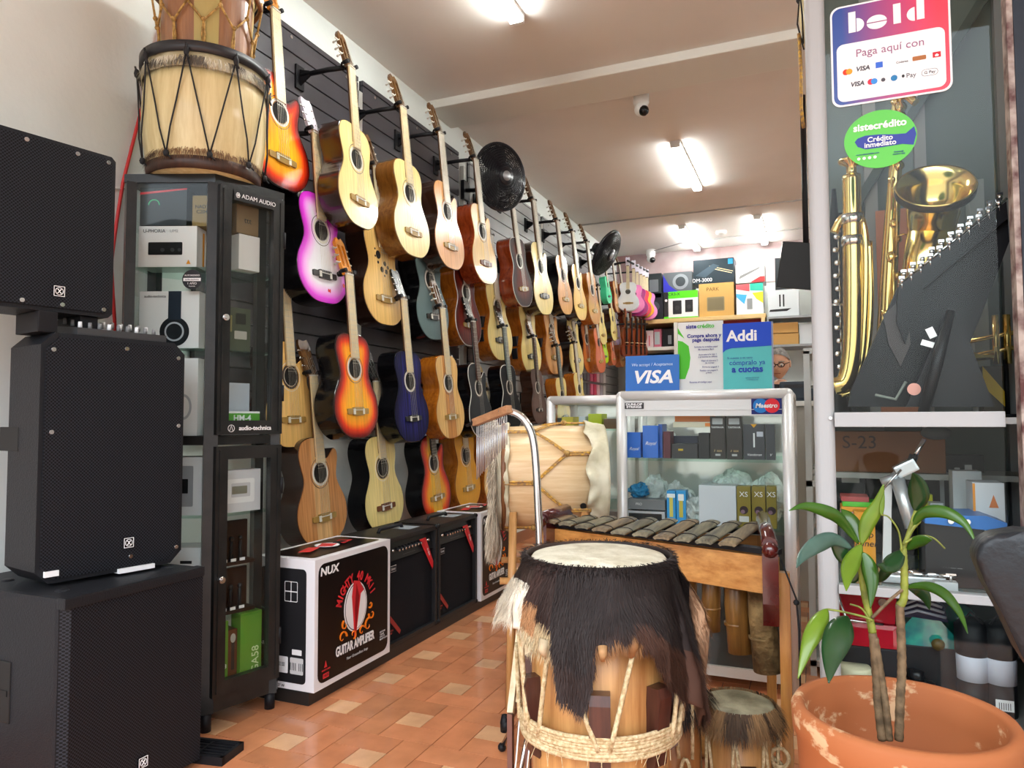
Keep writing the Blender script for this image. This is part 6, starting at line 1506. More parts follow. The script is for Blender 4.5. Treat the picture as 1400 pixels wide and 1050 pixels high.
bk('carton', 'pink and white striped box on the lower back shelf', 880, 452, 893, 473, zl, C('#e0c8cc', .5), lambda w, h: [('f', 'r', w*.2, h*.4, w*.1, h*.6, C('#d84a60')), ('f', 'r', w*.6, h*.4, w*.1, h*.6, C('#d84a60'))])
bk('carton', 'pink-edged box with a tin robot-like drawing on the lower back shelf', 894, 450, 904, 473, zl, C('#c86a80', .5), lambda w, h: [('f', 'r', w*.45, h*.5, w*.7, h*.7, C('#b0c0c4'))])
bk('carton', 'black box on the lower back shelf beside the pink ones', 906, 450, 922, 473, zl, C('#1c1c20', .5), lambda w, h: [('f', 'r', w*.6, h*.4, w*.3, h*.5, C('#8a8e94'))])
bk('carton', 'black box behind the credit poster on the lower back shelf', 990, 452, 1040, 473, zl, C('#2a1c30', .5))
for i, (u0, u1) in enumerate(((884, 918), (932, 990))):
    bk('carton', ['left', 'right'][i]+' dark carton low on the back shelf behind the signs', u0, 500, u1, 540, 1.341, C('#2c2428', .6))
# black screen on the right
t = thing('monitor', 'black flat screen tilted down near the ceiling at right', 'monitor', (-.115, 5.0, 2.04))
b = MB(); P = [W(1064, 337, y=5.0), W(1098, 331, y=4.95), W(1098, 391, y=4.95), W(1074, 394, y=5.0)]
w1 = .36; b.box((.035, .0, .0), (.22, .03, .30), Matrix.Rotation(.16, 3, 'Y') @ Matrix.Rotation(.12, 3, 'X'), bev=.004); b.build('screen_housing', M_BLACKG, t)
b = MB(); b.tube([(.09, .02, .1), (.09, .05, .6), (.09, .05, CZ-2.04)], .018, 10); b.build('ceiling_arm', M_BLACK, t)
# wall box and cable right of the conduit
# counter equipment in front of the man
c3 = thing('rear_counter', 'pale rear counter behind the signs in front of the man', 'counter', (-.2, 4.52, 0))
b = MB(); b.bb(-.35, 0, 0, .5, .5, 1.12, bev=.005); b.build('counter_body', C('#a8a69c', .5), c3)
b = MB(); b.bb(-.37, -.02, 1.12, .52, .52, 1.15, bev=.005); b.build('counter_top', M_CREAMW, c3)
t = thing('cash_printer', 'dark grey till machine on the rear counter in front of the man', 'printer', (-.09, 4.6, 1.151))
b = MB(); b.bb(-.1, 0, 0, .14, .22, .12, bev=.02); b.build('housing', C('#2c343c', .35), t); b = MB(); b.bb(-.07, -.004, .08, .1, .01, .1); b.build('paper_slot', M_INK, t)

# ------------------------------------------------------------------ man behind the counter
pc = W(1066, 502, y=5.45)
t = thing('person', 'grey-haired man in black glasses and dark shirt looking down behind the counter', 'person', (pc.x-.0, 5.45, 0), -.12)
Hz = pc.z; skinm = mat('skin', lin('#d09c7e'), .5, noise_amt=.12, nscale=8); 
S = Hz/1.53
b = MB(); bm_ = b.bm
J = {'pel': (0, .08, .93), 'sp': (0, .07, 1.1), 'ch': (0, .05, 1.27), 'nk': (0, .02, 1.385), 'nk2': (0, -.0, 1.44), 'sl': (.17, .04, 1.33), 'el': (.25, -.02, 1.08), 'wl': (.16, -.22, 1.06), 'sr': (-.17, .04, 1.33), 'er': (-.25, -.02, 1.08), 'wr': (-.14, -.22, 1.06),
 'hl': (.09, .08, .88), 'kl': (.1, .05, .48), 'al': (.1, .09, .08), 'tl': (.1, -.06, .03), 'hr': (-.09, .08, .88), 'kr': (-.1, .05, .48), 'ar': (-.1, .09, .08), 'tr': (-.1, -.06, .03)}
Rr = {'pel': .15, 'sp': .15, 'ch': .16, 'nk': .065, 'nk2': .055, 'sl': .07, 'el': .045, 'wl': .03, 'sr': .07, 'er': .045, 'wr': .03, 'hl': .09, 'kl': .06, 'al': .04, 'tl': .035, 'hr': .09, 'kr': .06, 'ar': .04, 'tr': .035}
E_ = [('pel', 'sp'), ('sp', 'ch'), ('ch', 'nk'), ('nk', 'nk2'), ('ch', 'sl'), ('sl', 'el'), ('el', 'wl'), ('ch', 'sr'), ('sr', 'er'), ('er', 'wr'), ('pel', 'hl'), ('hl', 'kl'), ('kl', 'al'), ('al', 'tl'), ('pel', 'hr'), ('hr', 'kr'), ('kr', 'ar'), ('ar', 'tr')]
# hands: palm and five fingers each
for s, wn in ((1, 'wl'), (-1, 'wr')):
    w0 = V(J[wn]); J[wn+'p'] = tuple(w0+V((-s*.03, -.07, -.01))); Rr[wn+'p'] = .026; E_.append((wn, wn+'p'))
    for k in range(4):
        a = w0+V((-s*(.0+.018*k)+s*.0, -.11, -.012)); c = a+V((0, -.035-.004*(k in (1, 2)), -.012)); d = c+V((0, -.018, -.018))
        for nm, q, r_ in ((f'{wn}f{k}a', a, .009), (f'{wn}f{k}b', c, .008), (f'{wn}f{k}c', d, .007)): J[nm] = tuple(q); Rr[nm] = r_
        E_ += [(wn+'p', f'{wn}f{k}a'), (f'{wn}f{k}a', f'{wn}f{k}b'), (f'{wn}f{k}b', f'{wn}f{k}c')]
    a = w0+V((-s*.055, -.05, -.0)); c = a+V((-s*.018, -.03, -.006)); J[wn+'t1'] = tuple(a); J[wn+'t2'] = tuple(c); Rr[wn+'t1'] = .011; Rr[wn+'t2'] = .009; E_ += [(wn+'p', wn+'t1'), (wn+'t1', wn+'t2')]
keys = list(J); me = bpy.data.meshes.new('body'); me.from_pydata([tuple(V(J[k])*S) for k in keys], [(keys.index(a), keys.index(c)) for a, c in E_], [])
tmp = bpy.data.objects.new('tmpbody', me); COL.objects.link(tmp); md = tmp.modifiers.new('s', 'SKIN')
for i, k in enumerate(keys): me.skin_vertices[0].data[i].radius = (Rr[k]*S, Rr[k]*S*(.75 if k in ('pel', 'sp', 'ch') else 1)); me.skin_vertices[0].data[i].use_root = (k == 'pel')
md2 = tmp.modifiers.new('ss', 'SUBSURF'); md2.levels = 2; md2.render_levels = 2
bpy.context.view_layer.update(); dg = bpy.context.evaluated_depsgraph_get(); bme = bpy.data.meshes.new_from_object(tmp.evaluated_get(dg)); bpy.data.objects.remove(tmp)
# head, same surface object
hb = MB(); hb.bm.from_mesh(bme)
hc = V((0, -.03, 1.555))*S; HT = Matrix.Rotation(math.radians(-20), 3, 'X').transposed() if False else Matrix.Rotation(math.radians(16), 3, 'X')
def head_pt(n):
    x, y, z = n; w = .077; d = .098; h = .118
    if z < -.2: w *= 1-.38*((-z-.2)/.8)**1.3; d *= 1-.12*(-z-.2)
    p = V((x*w, y*d, z*h))
    if y < 0:
        f = -y
        p.y -= .018*math.exp(-((x/.16)**2+((z+.12)/.16)**2))*f          # nose
        p.y += .010*math.exp(-(((abs(x)-.38)/.2)**2+((z-.1)/.13)**2))     # eye sockets
        p.y -= .006*math.exp(-((x/.35)**2+((z+.78)/.15)**2))              # chin
        p.y -= .004*math.exp(-((x/.3)**2+((z+.45)/.1)**2))                # lips
        p.y += .003*math.exp(-((x/.3)**2+((z+.45)/.02)**2))
    return HT @ (p*S)+hc
n0 = 36; rings = []
for i in range(1, n0):
    th = PI*i/n0; rings.append([hb.bm.verts.new(head_pt((math.sin(th)*math.cos(2*PI*k/48), math.sin(th)*math.sin(2*PI*k/48), math.cos(th)))) for k in range(48)])
tp_ = hb.bm.verts.new(head_pt((0, 0, 1))); bt_ = hb.bm.verts.new(head_pt((0, 0, -1)))
for A, B_ in zip(rings, rings[1:]):
    for k in range(48): hb._f([A[k], A[(k+1) % 48], B_[(k+1) % 48], B_[k]], True)
for k in range(48): hb._f([rings[0][k], rings[0][(k+1) % 48], tp_], True); hb._f([rings[-1][k], rings[-1][(k+1) % 48], bt_], True)
for s in (-1, 1): hb.ball(HT @ V((s*.079, .005, -.005))*S+hc, .03*S, .3, .6, 1, seg=12)
for f in hb.bm.faces: f.smooth = True
body = hb.build('body', skinm, t)
def hh(x, y, z): return HT @ (V((x, y, z))*S)+hc
b = MB()
for i in range(14):
    for k in range(40):
        pass
hr_ = mat('grey_hair', lin('#8c8a86'), .8, noise_amt=.4, nscale=60, bump=.6, bscale=120)
rg = []
def hpt(i, k):
    a = 2*PI*k/40; th = PI*(.44-.19*(-math.sin(a)) if math.sin(a) < 0 else .44+.2*math.sin(a))*i/8
    p = head_pt((math.sin(th)*math.cos(a), math.sin(th)*math.sin(a), math.cos(th))); return hc+(p-hc)*1.07
for i in range(9): rg.append([b.bm.verts.new(hpt(i, k)) for k in range(40)])
for A, B_ in zip(rg, rg[1:]):
    for k in range(40): b._f([A[k], A[(k+1) % 40], B_[(k+1) % 40], B_[k]], True)
b.build('hair', hr_, t)
for s in (-1, 1):
    b = MB(); b.tube([hh(s*.032+.024*math.cos(2*PI*k/20), -.104, .012+.017*math.sin(2*PI*k/20)) for k in range(20)], .003*S, 6, closed=True); b.tube([hh(s*.056, -.104, .016), hh(s*.078, -.03, .014), hh(s*.08, .01, .005)], .0025*S, 6); gl = b.build('glasses_frame', M_BLACK, t)
    b = MB(); b.ball(hh(s*.032, -.086, .008), .012*S, seg=12); b.build('eye', C('#d8d0c8', .3), t); b = MB(); b.ball(hh(s*.032, -.096, .004), .0055*S, seg=10); b.build('iris', C('#1c120c', .2), t)
    b = MB(); b.tube([hh(s*.014, -.1, .034), hh(s*.034, -.1, .039), hh(s*.054, -.09, .034)], .0035*S, 6); b.build('eyebrow', hr_, t)
b = MB(); b.tube([hh(-.01, -.106, .016), hh(0, -.11, .018), hh(.01, -.106, .016)], .003*S, 6); b.build('glasses_bridge', M_BLACK, t)
b = MB(); b.tube([hh(-.022, -.094, -.056), hh(0, -.102, -.054), hh(.022, -.094, -.056)], .003*S, 6); b.build('lips', C('#8a4a40', .5), t)
# shirt: shell just outside the torso and upper arms
sb = MB(); sb.bm.from_mesh(bme)
bmesh.ops.recalc_face_normals(sb.bm, faces=sb.bm.faces)
dele = []
for f in sb.bm.faces:
    c = f.calc_center_median()/S
    keep = (.9 < c.z < 1.40 and abs(c.x) < .2) or (c.z > 1.12 and c.z < 1.42 and abs(c.x) >= .2)
    if not keep or c.y < -.14: dele.append(f)
bmesh.ops.delete(sb.bm, geom=dele, context='FACES')
for v in sb.bm.verts: v.co += v.normal*.012
for f in sb.bm.faces: f.smooth = True
o = sb.build('shirt', mat('dark_shirt', lin('#1c2026'), .8), t); o.modifiers.new('th', 'SOLIDIFY').thickness = .004
pb = MB(); pb.bm.from_mesh(bme); bmesh.ops.recalc_face_normals(pb.bm, faces=pb.bm.faces)
bmesh.ops.delete(pb.bm, geom=[f for f in pb.bm.faces if not (.09 < f.calc_center_median().z/S < .97 and abs(f.calc_center_median().x/S) < .19)], context='FACES')
for v in pb.bm.verts: v.co += v.normal*.01
o = pb.build('trousers', mat('dark_trousers', lin('#20242c'), .8), t)
bpy.data.meshes.remove(bme)

# white-framed glass cabinets between the counter and the shop window
for i, (y, lab) in enumerate(((3.25, 'narrow white-framed glass cabinet just right of the counter, nearer one'), (4.0, 'narrow white-framed glass cabinet farther behind the window post'))):
    t = thing('framed_cabinet', lab, 'cabinet', (.03, y, 0)); wf = C('#b4b6b2', .4)
    h_ = 1.33-.1*i; x0, x1 = -.055, .40; 
    b = MB()
    for x in (x0, x1):
        for yy in (0, .4): b.bb(x-.012, yy-.012, 0, x+.012, yy+.012, h_)
    b.build('upright', wf, t)
    for z in (.05, .53, .78, h_):
        b = MB(); b.bb(x0-.012, -.012, z-.012, x1+.012, .012, z+.012); b.bb(x0-.012, .388, z-.012, x1+.012, .412, z+.012); b.bb(x0-.012, 0, z-.012, x0+.012, .4, z+.012); b.bb(x0+.012, .012, z-.004, x1, .39, z+.004); b.build('shelf_frame', wf, t)
    k = 0
    for z in (.062, .542, .792):
        for x in (-.03, .13, .29):
            k += 1
            hgt = .14+.03*((k*7) % 4)
            carton('carton', ['dark', 'grey', 'brown', 'black', 'pale', 'slate', 'olive', 'navy', 'tan'][k-1]+' carton in the '+['nearer', 'farther'][i]+' white-framed cabinet, '+['bottom', 'middle', 'top'][(k-1)//3]+' shelf', 'box', (.03+x, y+.06, z+.001), 0, (.13, .2, hgt), C(['#241c18', '#6a6e70', '#4a3422', '#101012', '#b8b8b4', '#3c444a', '#5a5838', '#22283c', '#9a7c50'][k-1]))

# rack of little packs under the tiny guitars
t = thing('accessory_rack', 'wall rack of small pink, white and grey packs under the tiny guitars', 'rack', (WX+.03, 7.6, 1.30))
b = MB(); b.bb(0, -.75, 0, .012, .75, .62); b.build('backboard', C('#8a8c8c', .5), t)
k = 0
for r_ in range(4):
    for c_ in range(11):
        k += 1; b = MB(); b.bb(.014, -.72+.132*c_, .02+.15*r_, .05, -.72+.132*c_+.1, .02+.15*r_+.12); b.build('hanging_pack', C(['#d86a88', '#b0a8b4', '#6a6068', '#e0b8c4', '#54585c', '#c83a5c', '#d8d8d8'][(k*5+r_) % 7], .4), t)
# ------------------------------------------------------------------ shop window cabinet on the right
VY = 1.80; VX1 = .40; VD = 2.42
t = thing('glass_showcase', 'tall white-framed glass shop window cabinet full of instruments', 'display window', (.2, VY, 0)); VT = t
o_ = V((.2, VY, 0)); wfr = mat('white_aluminium', (.40, .41, .41), .5, .0, spec=.3)
def vb(name, bxs, m=wfr, bev=0, parent=None):
    b = MB()
    for q in bxs: b.bb(q[0]-.2, q[1]-VY, q[2], q[3]-.2, q[4]-VY, q[5], bev=bev)
    return b.build(name, m, parent or t)
b = MB(); b.prism(rrect(.044, .06, .016, 0, 0, 6), 2.75, None, (.021-.2, .03, 0)); b.build('corner_post', wfr, t)
vb('rear_post', [(0, VD-.04, 0, .04, VD, 2.75)]); vb('rear_post', [(.155, VD-.03, 0, .19, VD, 2.75)]); vb('rear_post', [(.29, VD-.03, 0, .32, VD, 2.75)]); vb('rear_post', [(.50, VD-.03, 0, .54, VD, 2.75)])
vb('cross_bar', [(.042, VY-.004, 1.030, .37, VY+.03, 1.063)], bev=.002); vb('lower_rail', [(.042, VY, .655, .37, VY+.03, .675)], bev=.002)
vb('side_rail', [(.0, VY+.05, 1.030, .03, VD, 1.06)]); vb('side_rail', [(.0, VY+.05, .65, .03, VD, .672)])
vb('shelf_board', [(.03, VY+.03, 1.036, .56, VD-.02, 1.05)], C('#c9ccc8', .4)); vb('glass_shelf', [(.03, VY+.03, .66, .56, VD-.02, .668)], C('#5c6c6a', .12)); vb('shelf_board', [(.03, VY+.03, .375, .56, VD-.02, .39)], C('#8a8c88', .4)); vb('base_board', [(.0, VY+.01, 0, .56, VD, .08)])
vb('top_board', [(0, VY, 2.70, .56, VD, 2.75)])
vb('front_glass', [(.042, VY+.012, 1.063, .37, VY+.016, 2.7)], GLASS); vb('front_glass', [(.042, VY+.012, .675, .37, VY+.016, 1.03)], GLASS); vb('front_glass', [(.042, VY+.012, .08, .37, VY+.016, .655)], GLASS)
vb('side_glass', [(.01, VY+.06, .08, .014, VD-.04, 2.7)], GLASS)
vb('rear_panel', [(.0, VD, .0, .56, VD+.012, 2.75)], C('#76827e', .25)); vb('side_panel', [(.56, VY, 0, .572, VD, 2.75)], C('#7c8884', .25))
vb('reflected_frame_bar', [])
bpy.data.objects.remove([o for o in t.children if o.name.startswith('reflected_frame_bar')][0])
b = MB(); b.box((.12, VD-VY-.04, 2.0), (.025, .02, 1.1), Matrix.Rotation(.55, 3, 'Y')); b.build('reflected_frame_bar', C('#56625e', .3), t)  # grey-teal bar stands in for frames reflected in the glass
vb('wooden_shelf', [(.03, 2.2, .885, .56, VD-.02, .9)], C('#a8aaa4', .4))
b = MB(); b.cyl((-.2+.034, -.005, 1.05), (-.2+.034, .0, 1.05), .004, seg=10); b.build('screw', M_STEEL, t)
# dark door post with peeling edge
t2 = thing('steel_post', 'dark navy steel door post with peeling reddish edge at the right photo edge', 'post', (.4, 1.765, 0))
navy = mat('navy_steel', lin('#151a26'), .4, spec=.3, col2=lin('#12151e'), nscale=7, bump=.15, bscale=30)
b = MB(); b.bb(-.011, -.01, 0, .0, .03, 2.9); b.build('peeled_edge', mat('peeled_paint', lin('#a89a90'), .6, col2=lin('#4a1c18'), nscale=30), t2)
b = MB(); b.bb(0, -.012, 0, .05, .03, 2.9, bev=.004); b.bb(.05, 0, 0, .30, .03, 2.9); b.bb(.056, -.03, 0, .075, 0, 2.9); b.build('steel_frame', navy, t2)
for z in (.7, 1.4, 1.72, 2.05):
    b = MB(); b.ball((.09, -.02, z), .02, 1, .5, 1.2, seg=12); b.build('rivet', M_BLACK, t2)

# stickers on the glass
Fv = ((1, 0, 0), (0, -1, 0)); gy_ = VY+.0112
c = W(1216, 66, y=gy_); w_ = W(1299, 66, y=gy_).x-W(1134, 66, y=gy_).x
st = thing('payment_sticker', 'large blue-to-red rounded sticker reading bold on the window glass', 'sticker', (c.x, gy_, c.z))
h_ = w_*.98
def grad_mat(name, c0, c1, w):
    m = bpy.data.materials.new(name); m.use_nodes = True; nt = m.node_tree; b = nt.nodes['Principled BSDF']; tc = nt.nodes.new('ShaderNodeTexCoord'); sp = nt.nodes.new('ShaderNodeSeparateXYZ'); r = nt.nodes.new('ShaderNodeValToRGB'); mr = nt.nodes.new('ShaderNodeMapRange')
    mr.inputs['From Min'].default_value = -w/2; mr.inputs['From Max'].default_value = w/2; nt.links.new(tc.outputs['Object'], sp.inputs[0]); nt.links.new(sp.outputs['X'], mr.inputs[0]); nt.links.new(mr.outputs[0], r.inputs[0])
    r.color_ramp.elements[0].color = (*lin(c0), 1); r.color_ramp.elements[1].color = (*lin(c1), 1); r.color_ramp.elements[0].position = .1; r.color_ramp.elements[1].position = .9
    nt.links.new(r.outputs[0], b.inputs['Base Color']); b.inputs['Roughness'].default_value = .3; return m
gm = grad_mat('blue_red_print', '#123a8c', '#e01c3c', w_)
patch((0, 0, 0), *Fv, rrect(w_, h_, .02), M_PAPER, st, 'backing'); patch((0, -.0007, 0), *Fv, rrect(w_*.965, h_*.965, .018), gm, st, 'colour_field')
patch((0, -.0014, -h_*.17), *Fv, rrect(w_*.9, h_*.57, .015), M_PAPER, st, 'white_field')
# the word: b o l d as cut shapes
lz = h_*.285; u_ = w_/10
def half(cx, r, side, n=16): return [(cx+side*r*math.sin(PI*k/n), -r*math.cos(PI*k/n)) for k in range(n+1)]
for pts in (rect(u_*.62, u_*2.0, -u_*3.1, u_*.35), half(-u_*2.72, u_*.65, 1), [(p[0], p[1]) for p in ([(-u_*1.0+u_*.85*math.cos(PI*k/14), u_*.08+u_*.62*math.sin(PI*k/14)-u_*.1) for k in range(15)])], [(-u_*1.0+u_*.85*math.cos(PI+PI*k/14), -u_*.1-u_*.02+u_*.62*math.sin(PI+PI*k/14)) for k in range(15)],
            rect(u_*.62, u_*1.9, u_*.7, u_*.35), half(u_*2.15, u_*.65, -1), rect(u_*.62, u_*2.0, u_*2.62, u_*.4)):
    patch((0, -.0014, lz), *Fv, pts, M_PAPER, st, 'letter_shape')
text('Paga aquí con', w_*.105, (0, -.0024, -h_*.0), *Fv, C('#9a6a8a'), st)
gyk = C('#4a4a52')
y1, y2 = -h_*.165, -h_*.30
for (x, y, col, col2) in ((-.36, y1, '#d83a1c', '#e89a28'), (-.15, y2, '#d03048', '#3a8ad8')):
    patch((x*w_, -.0021, y), *Fv, disc(w_*.028, -w_*.014), C(col), st, 'card_disc'); patch((x*w_, -.0023, y), *Fv, disc(w_*.028, w_*.014), C(col2), st, 'card_disc')
text('VISA', w_*.06, (-w_*.23, -.0024, y1+.002), *Fv, gyk, st, bold=.03, shear=.2); text('VISA', w_*.06, (-w_*.28, -.0024, y2), *Fv, gyk, st, bold=.03, shear=.2)
patch((-w_*.09, -.0021, y1+.004), *Fv, rect(w_*.06, w_*.055), C('#3a6ad0'), st, 'card_mark'); patch((w_*.24, -.0021, y1+.004), *Fv, rrect(w_*.11, w_*.04, .002), C('#a86a38'), st, 'card_mark'); patch((w_*.38, -.0021, y1+.005), *Fv, rect(w_*.065, w_*.05), C('#c82030'), st, 'card_mark'); patch((w_*.38, -.0026, y1+.004), *Fv, [(-.003, -.003), (.003, -.003), (.004, .0), (0, .003), (-.004, 0)], M_PAPER, st, 'card_mark')
text('Codensa', w_*.028, (w_*.1, -.0024, y1+.002), *Fv, gyk, st); patch((-w_*.06, -.0021, y2), *Fv, disc(w_*.018), gyk, st, 'card_disc'); patch((w_*.03, -.0021, y2), *Fv, disc(w_*.028), C('#2a7ab0'), st, 'card_disc'); patch((w_*.105, -.0021, y2+.001), *Fv, disc(w_*.012, ry=w_*.015), M_INK, st, 'card_disc'); text('Pay', w_*.06, (w_*.17, -.0024, y2), *Fv, gyk, st)
b = MB(); b.tube([(w_*.32+p[0], -.002, y2+p[1]) for p in rrect(w_*.13, w_*.06, w_*.028)], .0005, 4, closed=True); b.build('pay_outline', gyk, st); text('G Pay', w_*.038, (w_*.32, -.0024, y2), *Fv, gyk, st)
c = W(1203, 190, y=gy_); R_ = (W(1253, 190, y=gy_).x-W(1153, 190, y=gy_).x)/2
st = thing('credit_sticker', 'round green sticker reading sistecrédito on the window glass', 'sticker', (c.x, gy_, c.z))
patch((0, 0, 0), *Fv, disc(R_, n=48, ry=R_*.9), C('#58c040', .3), st, 'green_field')
bl = C('#1c2c90', .3)
patch((0, -.0007, 0), *Fv, [(-R_*.7, -.0), (-R_*.62, R_*.1), (-R_*.4, R_*.16), (0, R_*.14), (R_*.4, R_*.08), (R_*.7, R_*.06), (R_*.93, R_*.24), (R_*.98, 0), (R_*.9, -R_*.32), (R_*.6, -R_*.25), (0, -R_*.27), (-R_*.4, -R_*.27), (-R_*.62, -R_*.16)], bl, st, 'blue_field')
text('sistecrédito', R_*.31, (0, -.0016, R_*.42), *Fv, M_PAPER, st, bold=.03); text('Crédito', R_*.22, (0, -.0022, .0), *Fv, M_PAPER, st, bold=.02); text('inmediato', R_*.22, (0, -.0022, -R_*.16), *Fv, M_PAPER, st, bold=.02)
text('www.sistecredito.com', R_*.07, (-R_*.35, -.0016, -R_*.42), *Fv, bl, st); text('Descarga\nnuestra app', R_*.07, (R_*.5, -.0016, -R_*.5), *Fv, bl, st)
for k in range(4): patch((-R_*.6+R_*.15*k, -.0016, -R_*.55), *Fv, disc(R_*.045), M_PAPER, st, 'social_dot')

# --- instruments behind the glass, upper part (shelf at z = 1.05)
def wt(pts, y): return [W(u, v, y=y) for u, v in pts]
SX = W(1250, 555, y=2.1); SX.z = 1.051
t = thing('saxophone', 'brass saxophone with its bell facing up behind the glass', 'saxophone', SX)
path = spline([p-SX for p in (W(1276, 290, y=2.075), W(1273, 315, y=2.085), W(1264, 360, y=2.05), W(1255, 430, y=2.08), W(1243, 500, y=2.12), W(1228, 530, y=2.14), W(1214, 505, y=2.16), W(1212, 450, y=2.15), W(1218, 330, y=2.14), W(1224, 230, y=2.13), W(1226, 150, y=2.12), W(1236, 130, y=2.1), W(1252, 140, y=2.08))], 5)
n = len(path); rad = []
for i in range(n):
    q = i/(n-1)
    rad.append(.05*(1-q)**1.6+.011 if q < .9 else .010)
b = MB(); b.tube(path, rad, 20); b.build('body_tube', M_GOLD, t)
bell = W(1278, 262, y=2.0)-SX; Mb = Matrix.Rotation(math.radians(50), 3, 'X')
b = MB(); b.lathe([(.055, -.09), (.058, -.05), (.064, -.02), (.078, .004), (.084, .012), (.087, .016), (.087, .020), (.082, .018), (.06, -.01), (.05, -.05), (.0, -.06)], bell, Mb, 40); b.build('bell', M_GOLD, t)
b = MB(); b.lathe([(.088, .0), (.0885, .016), (.086, .019), (.080, .0)], bell, Mb, 40); b.build('bell_rim', mat('dark_brass', lin('#4a3c1c'), .25, .8), t)
random.seed(3)
for k in range(22):
    i = int(n*(.42+.45*k/22)); c = path[i]; a = random.uniform(-2.2, -.6); rr_ = rad[i]+.004; off_ = V((math.cos(a)*rr_, math.sin(a)*rr_, 0))
    b = MB(); M = off_.to_track_quat('Z', 'Y').to_matrix(); b.lathe([(0, .0), (.009+.003*(k % 3), 0), (.009+.003*(k % 3), .004), (0, .006)], c+off_, M, 16); b.build('key_cup', M_GOLD, t)
for k in range(7):
    i0 = int(n*(.44+.05*k)); p = path[i0]+V((random.uniform(-.03, .03), -rad[i0]-.012, 0)); b = MB(); b.cyl(p, p+V((.006, 0, random.uniform(.08, .2))), .0022, seg=6); b.tube([p, p+V((.0, .012, .0))], .002, 5); b.tube([p+V((0, 0, .05)), p+V((.018, -.004, .055)), p+V((.028, .004, .05))], .002, 5); b.build('key_rod', M_GOLD, t)
# brass with long tubes
TX = W(1165, 550, y=2.05); TX.z = 1.051
t = thing('brass_horn', 'tall brass horn with long parallel tubes just right of the white post', 'horn', TX)
for pts, r_ in (([(1140, 318), (1150, 300), (1166, 293), (1178, 303), (1183, 340), (1182, 430), (1176, 500), (1160, 528), (1142, 534)], .010), ([(1164, 240), (1165, 300), (1166, 400), (1164, 480), (1156, 520), (1140, 528)], .022), ([(1188, 330), (1190, 420), (1184, 490), (1172, 530), (1150, 540)], .008), ([(1156, 300), (1157, 400), (1156, 500), (1150, 540)], .008), ([(1174, 290), (1175, 400), (1173, 500)], .012)):
    pl = spline([p-TX for p in wt(pts, 2.0+.02*(r_ < .02))], 6); b = MB(); b.tube(pl, r_, 14); b.build('tube', M_GOLD, t)
for v in (300, 330): 
    p = W(1165, v, y=2.0)-TX; b = MB(); b.cyl(p-V((0, 0, .012)), p+V((0, 0, .012)), .026, seg=20); b.build('collar', M_STEEL, t)
p = W(1164, 238, y=2.0)-TX; b = MB(); b.lathe([(.022, -.02), (.012, 0), (.012, .02), (.03, .03), (.032, .036), (.02, .036)], p, seg=20); b.build('mouthpiece_cup', M_GOLD, t)
b = MB(); b.lathe([(0, .0), (.05, .0), (.05, .01), (.02, .016), (0, .016)], (-.0, 0, 0), seg=24); b.build('foot', M_BLACK, t)
# clarinet
CX = W(1147, 545, y=2.12); CX.z = 1.051
t = thing('clarinet', 'black clarinet with silver keys standing at the far left behind the glass', 'clarinet', CX)
b = MB(); b.lathe([(0, 0), (.032, 0), (.03, .02), (.016, .06), (.013, .1), (.013, .52), (.010, .56), (.006, .62), (0, .62)], seg=20); b.build('tube', M_BLACK, t)
for k in range(12):
    z = .1+.035*k; b = MB(); b.ball((.0+.004*(k % 2), -.016, z), .008, 1, .4, 1, seg=10); b.cyl((.008, -.015, z), (.008, -.015, z+.03), .002, seg=6); b.build('key', M_STEEL, t)
for z in (.1, .3, .5):
    b = MB(); b.lathe([(.0145, 0), (.0155, .003), (.0145, .006)], (0, 0, z), seg=20); b.build('ring', M_STEEL, t)
# black wedge instrument with chrome screws
BXo = W(1270, 555, y=1.98); BXo.z = 1.051
t = thing('percussion_rack', 'black wedge-shaped instrument with a slanted row of chrome screws', 'instrument', BXo)
def pp(u, v, y=1.95): q = W(u, v, y=y)-BXo; return (q.x, max(q.z, 0))
bk_ = mat('satin_black', (.007, .007, .009), .4, spec=.25)
b = MB(); b.prism([pp(1228, 392), pp(1376, 275), pp(1380, 330), pp(1342, 430), pp(1290, 556), pp(1160, 556), pp(1163, 535)], .05, MXZ, (0, 1.95-BXo.y, 0)); b.build('side_panel', bk_, t)
b = MB(); b.prism([pp(1228, 392, 1.93), pp(1376, 275, 1.93), pp(1378, 298, 1.93), pp(1262, 395, 1.93), pp(1238, 470, 1.93), pp(1226, 440, 1.93)], .02, MXZ, (0, 1.93-BXo.y, 0)); b.build('front_rim', bk_, t)
b = MB(); P0 = V((0, 0, 0)); A_ = [V((*pp(1240, 556, 1.87), 0)), V((*pp(1362, 556, 1.87), 0)), V((*pp(1305, 420, 1.9), 0)), V((*pp(1296, 423, 1.9), 0))]
b.prism([(q.x, q.y) for q in A_], .02, MXZ, (0, 1.885-BXo.y, 0)); b.build('foot_plate', bk_, t)
for u, v in ((1262, 548), (1298, 424)): pass
b = MB(); q1 = V((pp(1300, 425, 1.87)[0], 1.87-BXo.y, pp(1300, 425, 1.87)[1])); q2 = V((pp(1262, 556, 1.86)[0], 1.86-BXo.y, .008)); b.tube([q1, q1.lerp(q2, .5), q2], [.009, .013, .012], 12); b.build('rounded_leg', bk_, t)
b = MB(); s0 = V((pp(1228, 390)[0], 1.945-BXo.y, pp(1228, 390)[1])); s1 = V((pp(1376, 272)[0], 1.945-BXo.y, pp(1376, 272)[1])); b.cyl(s0, s1, .003, seg=8); b.build('chrome_rail', M_STEEL, t)
dd = (s1-s0)
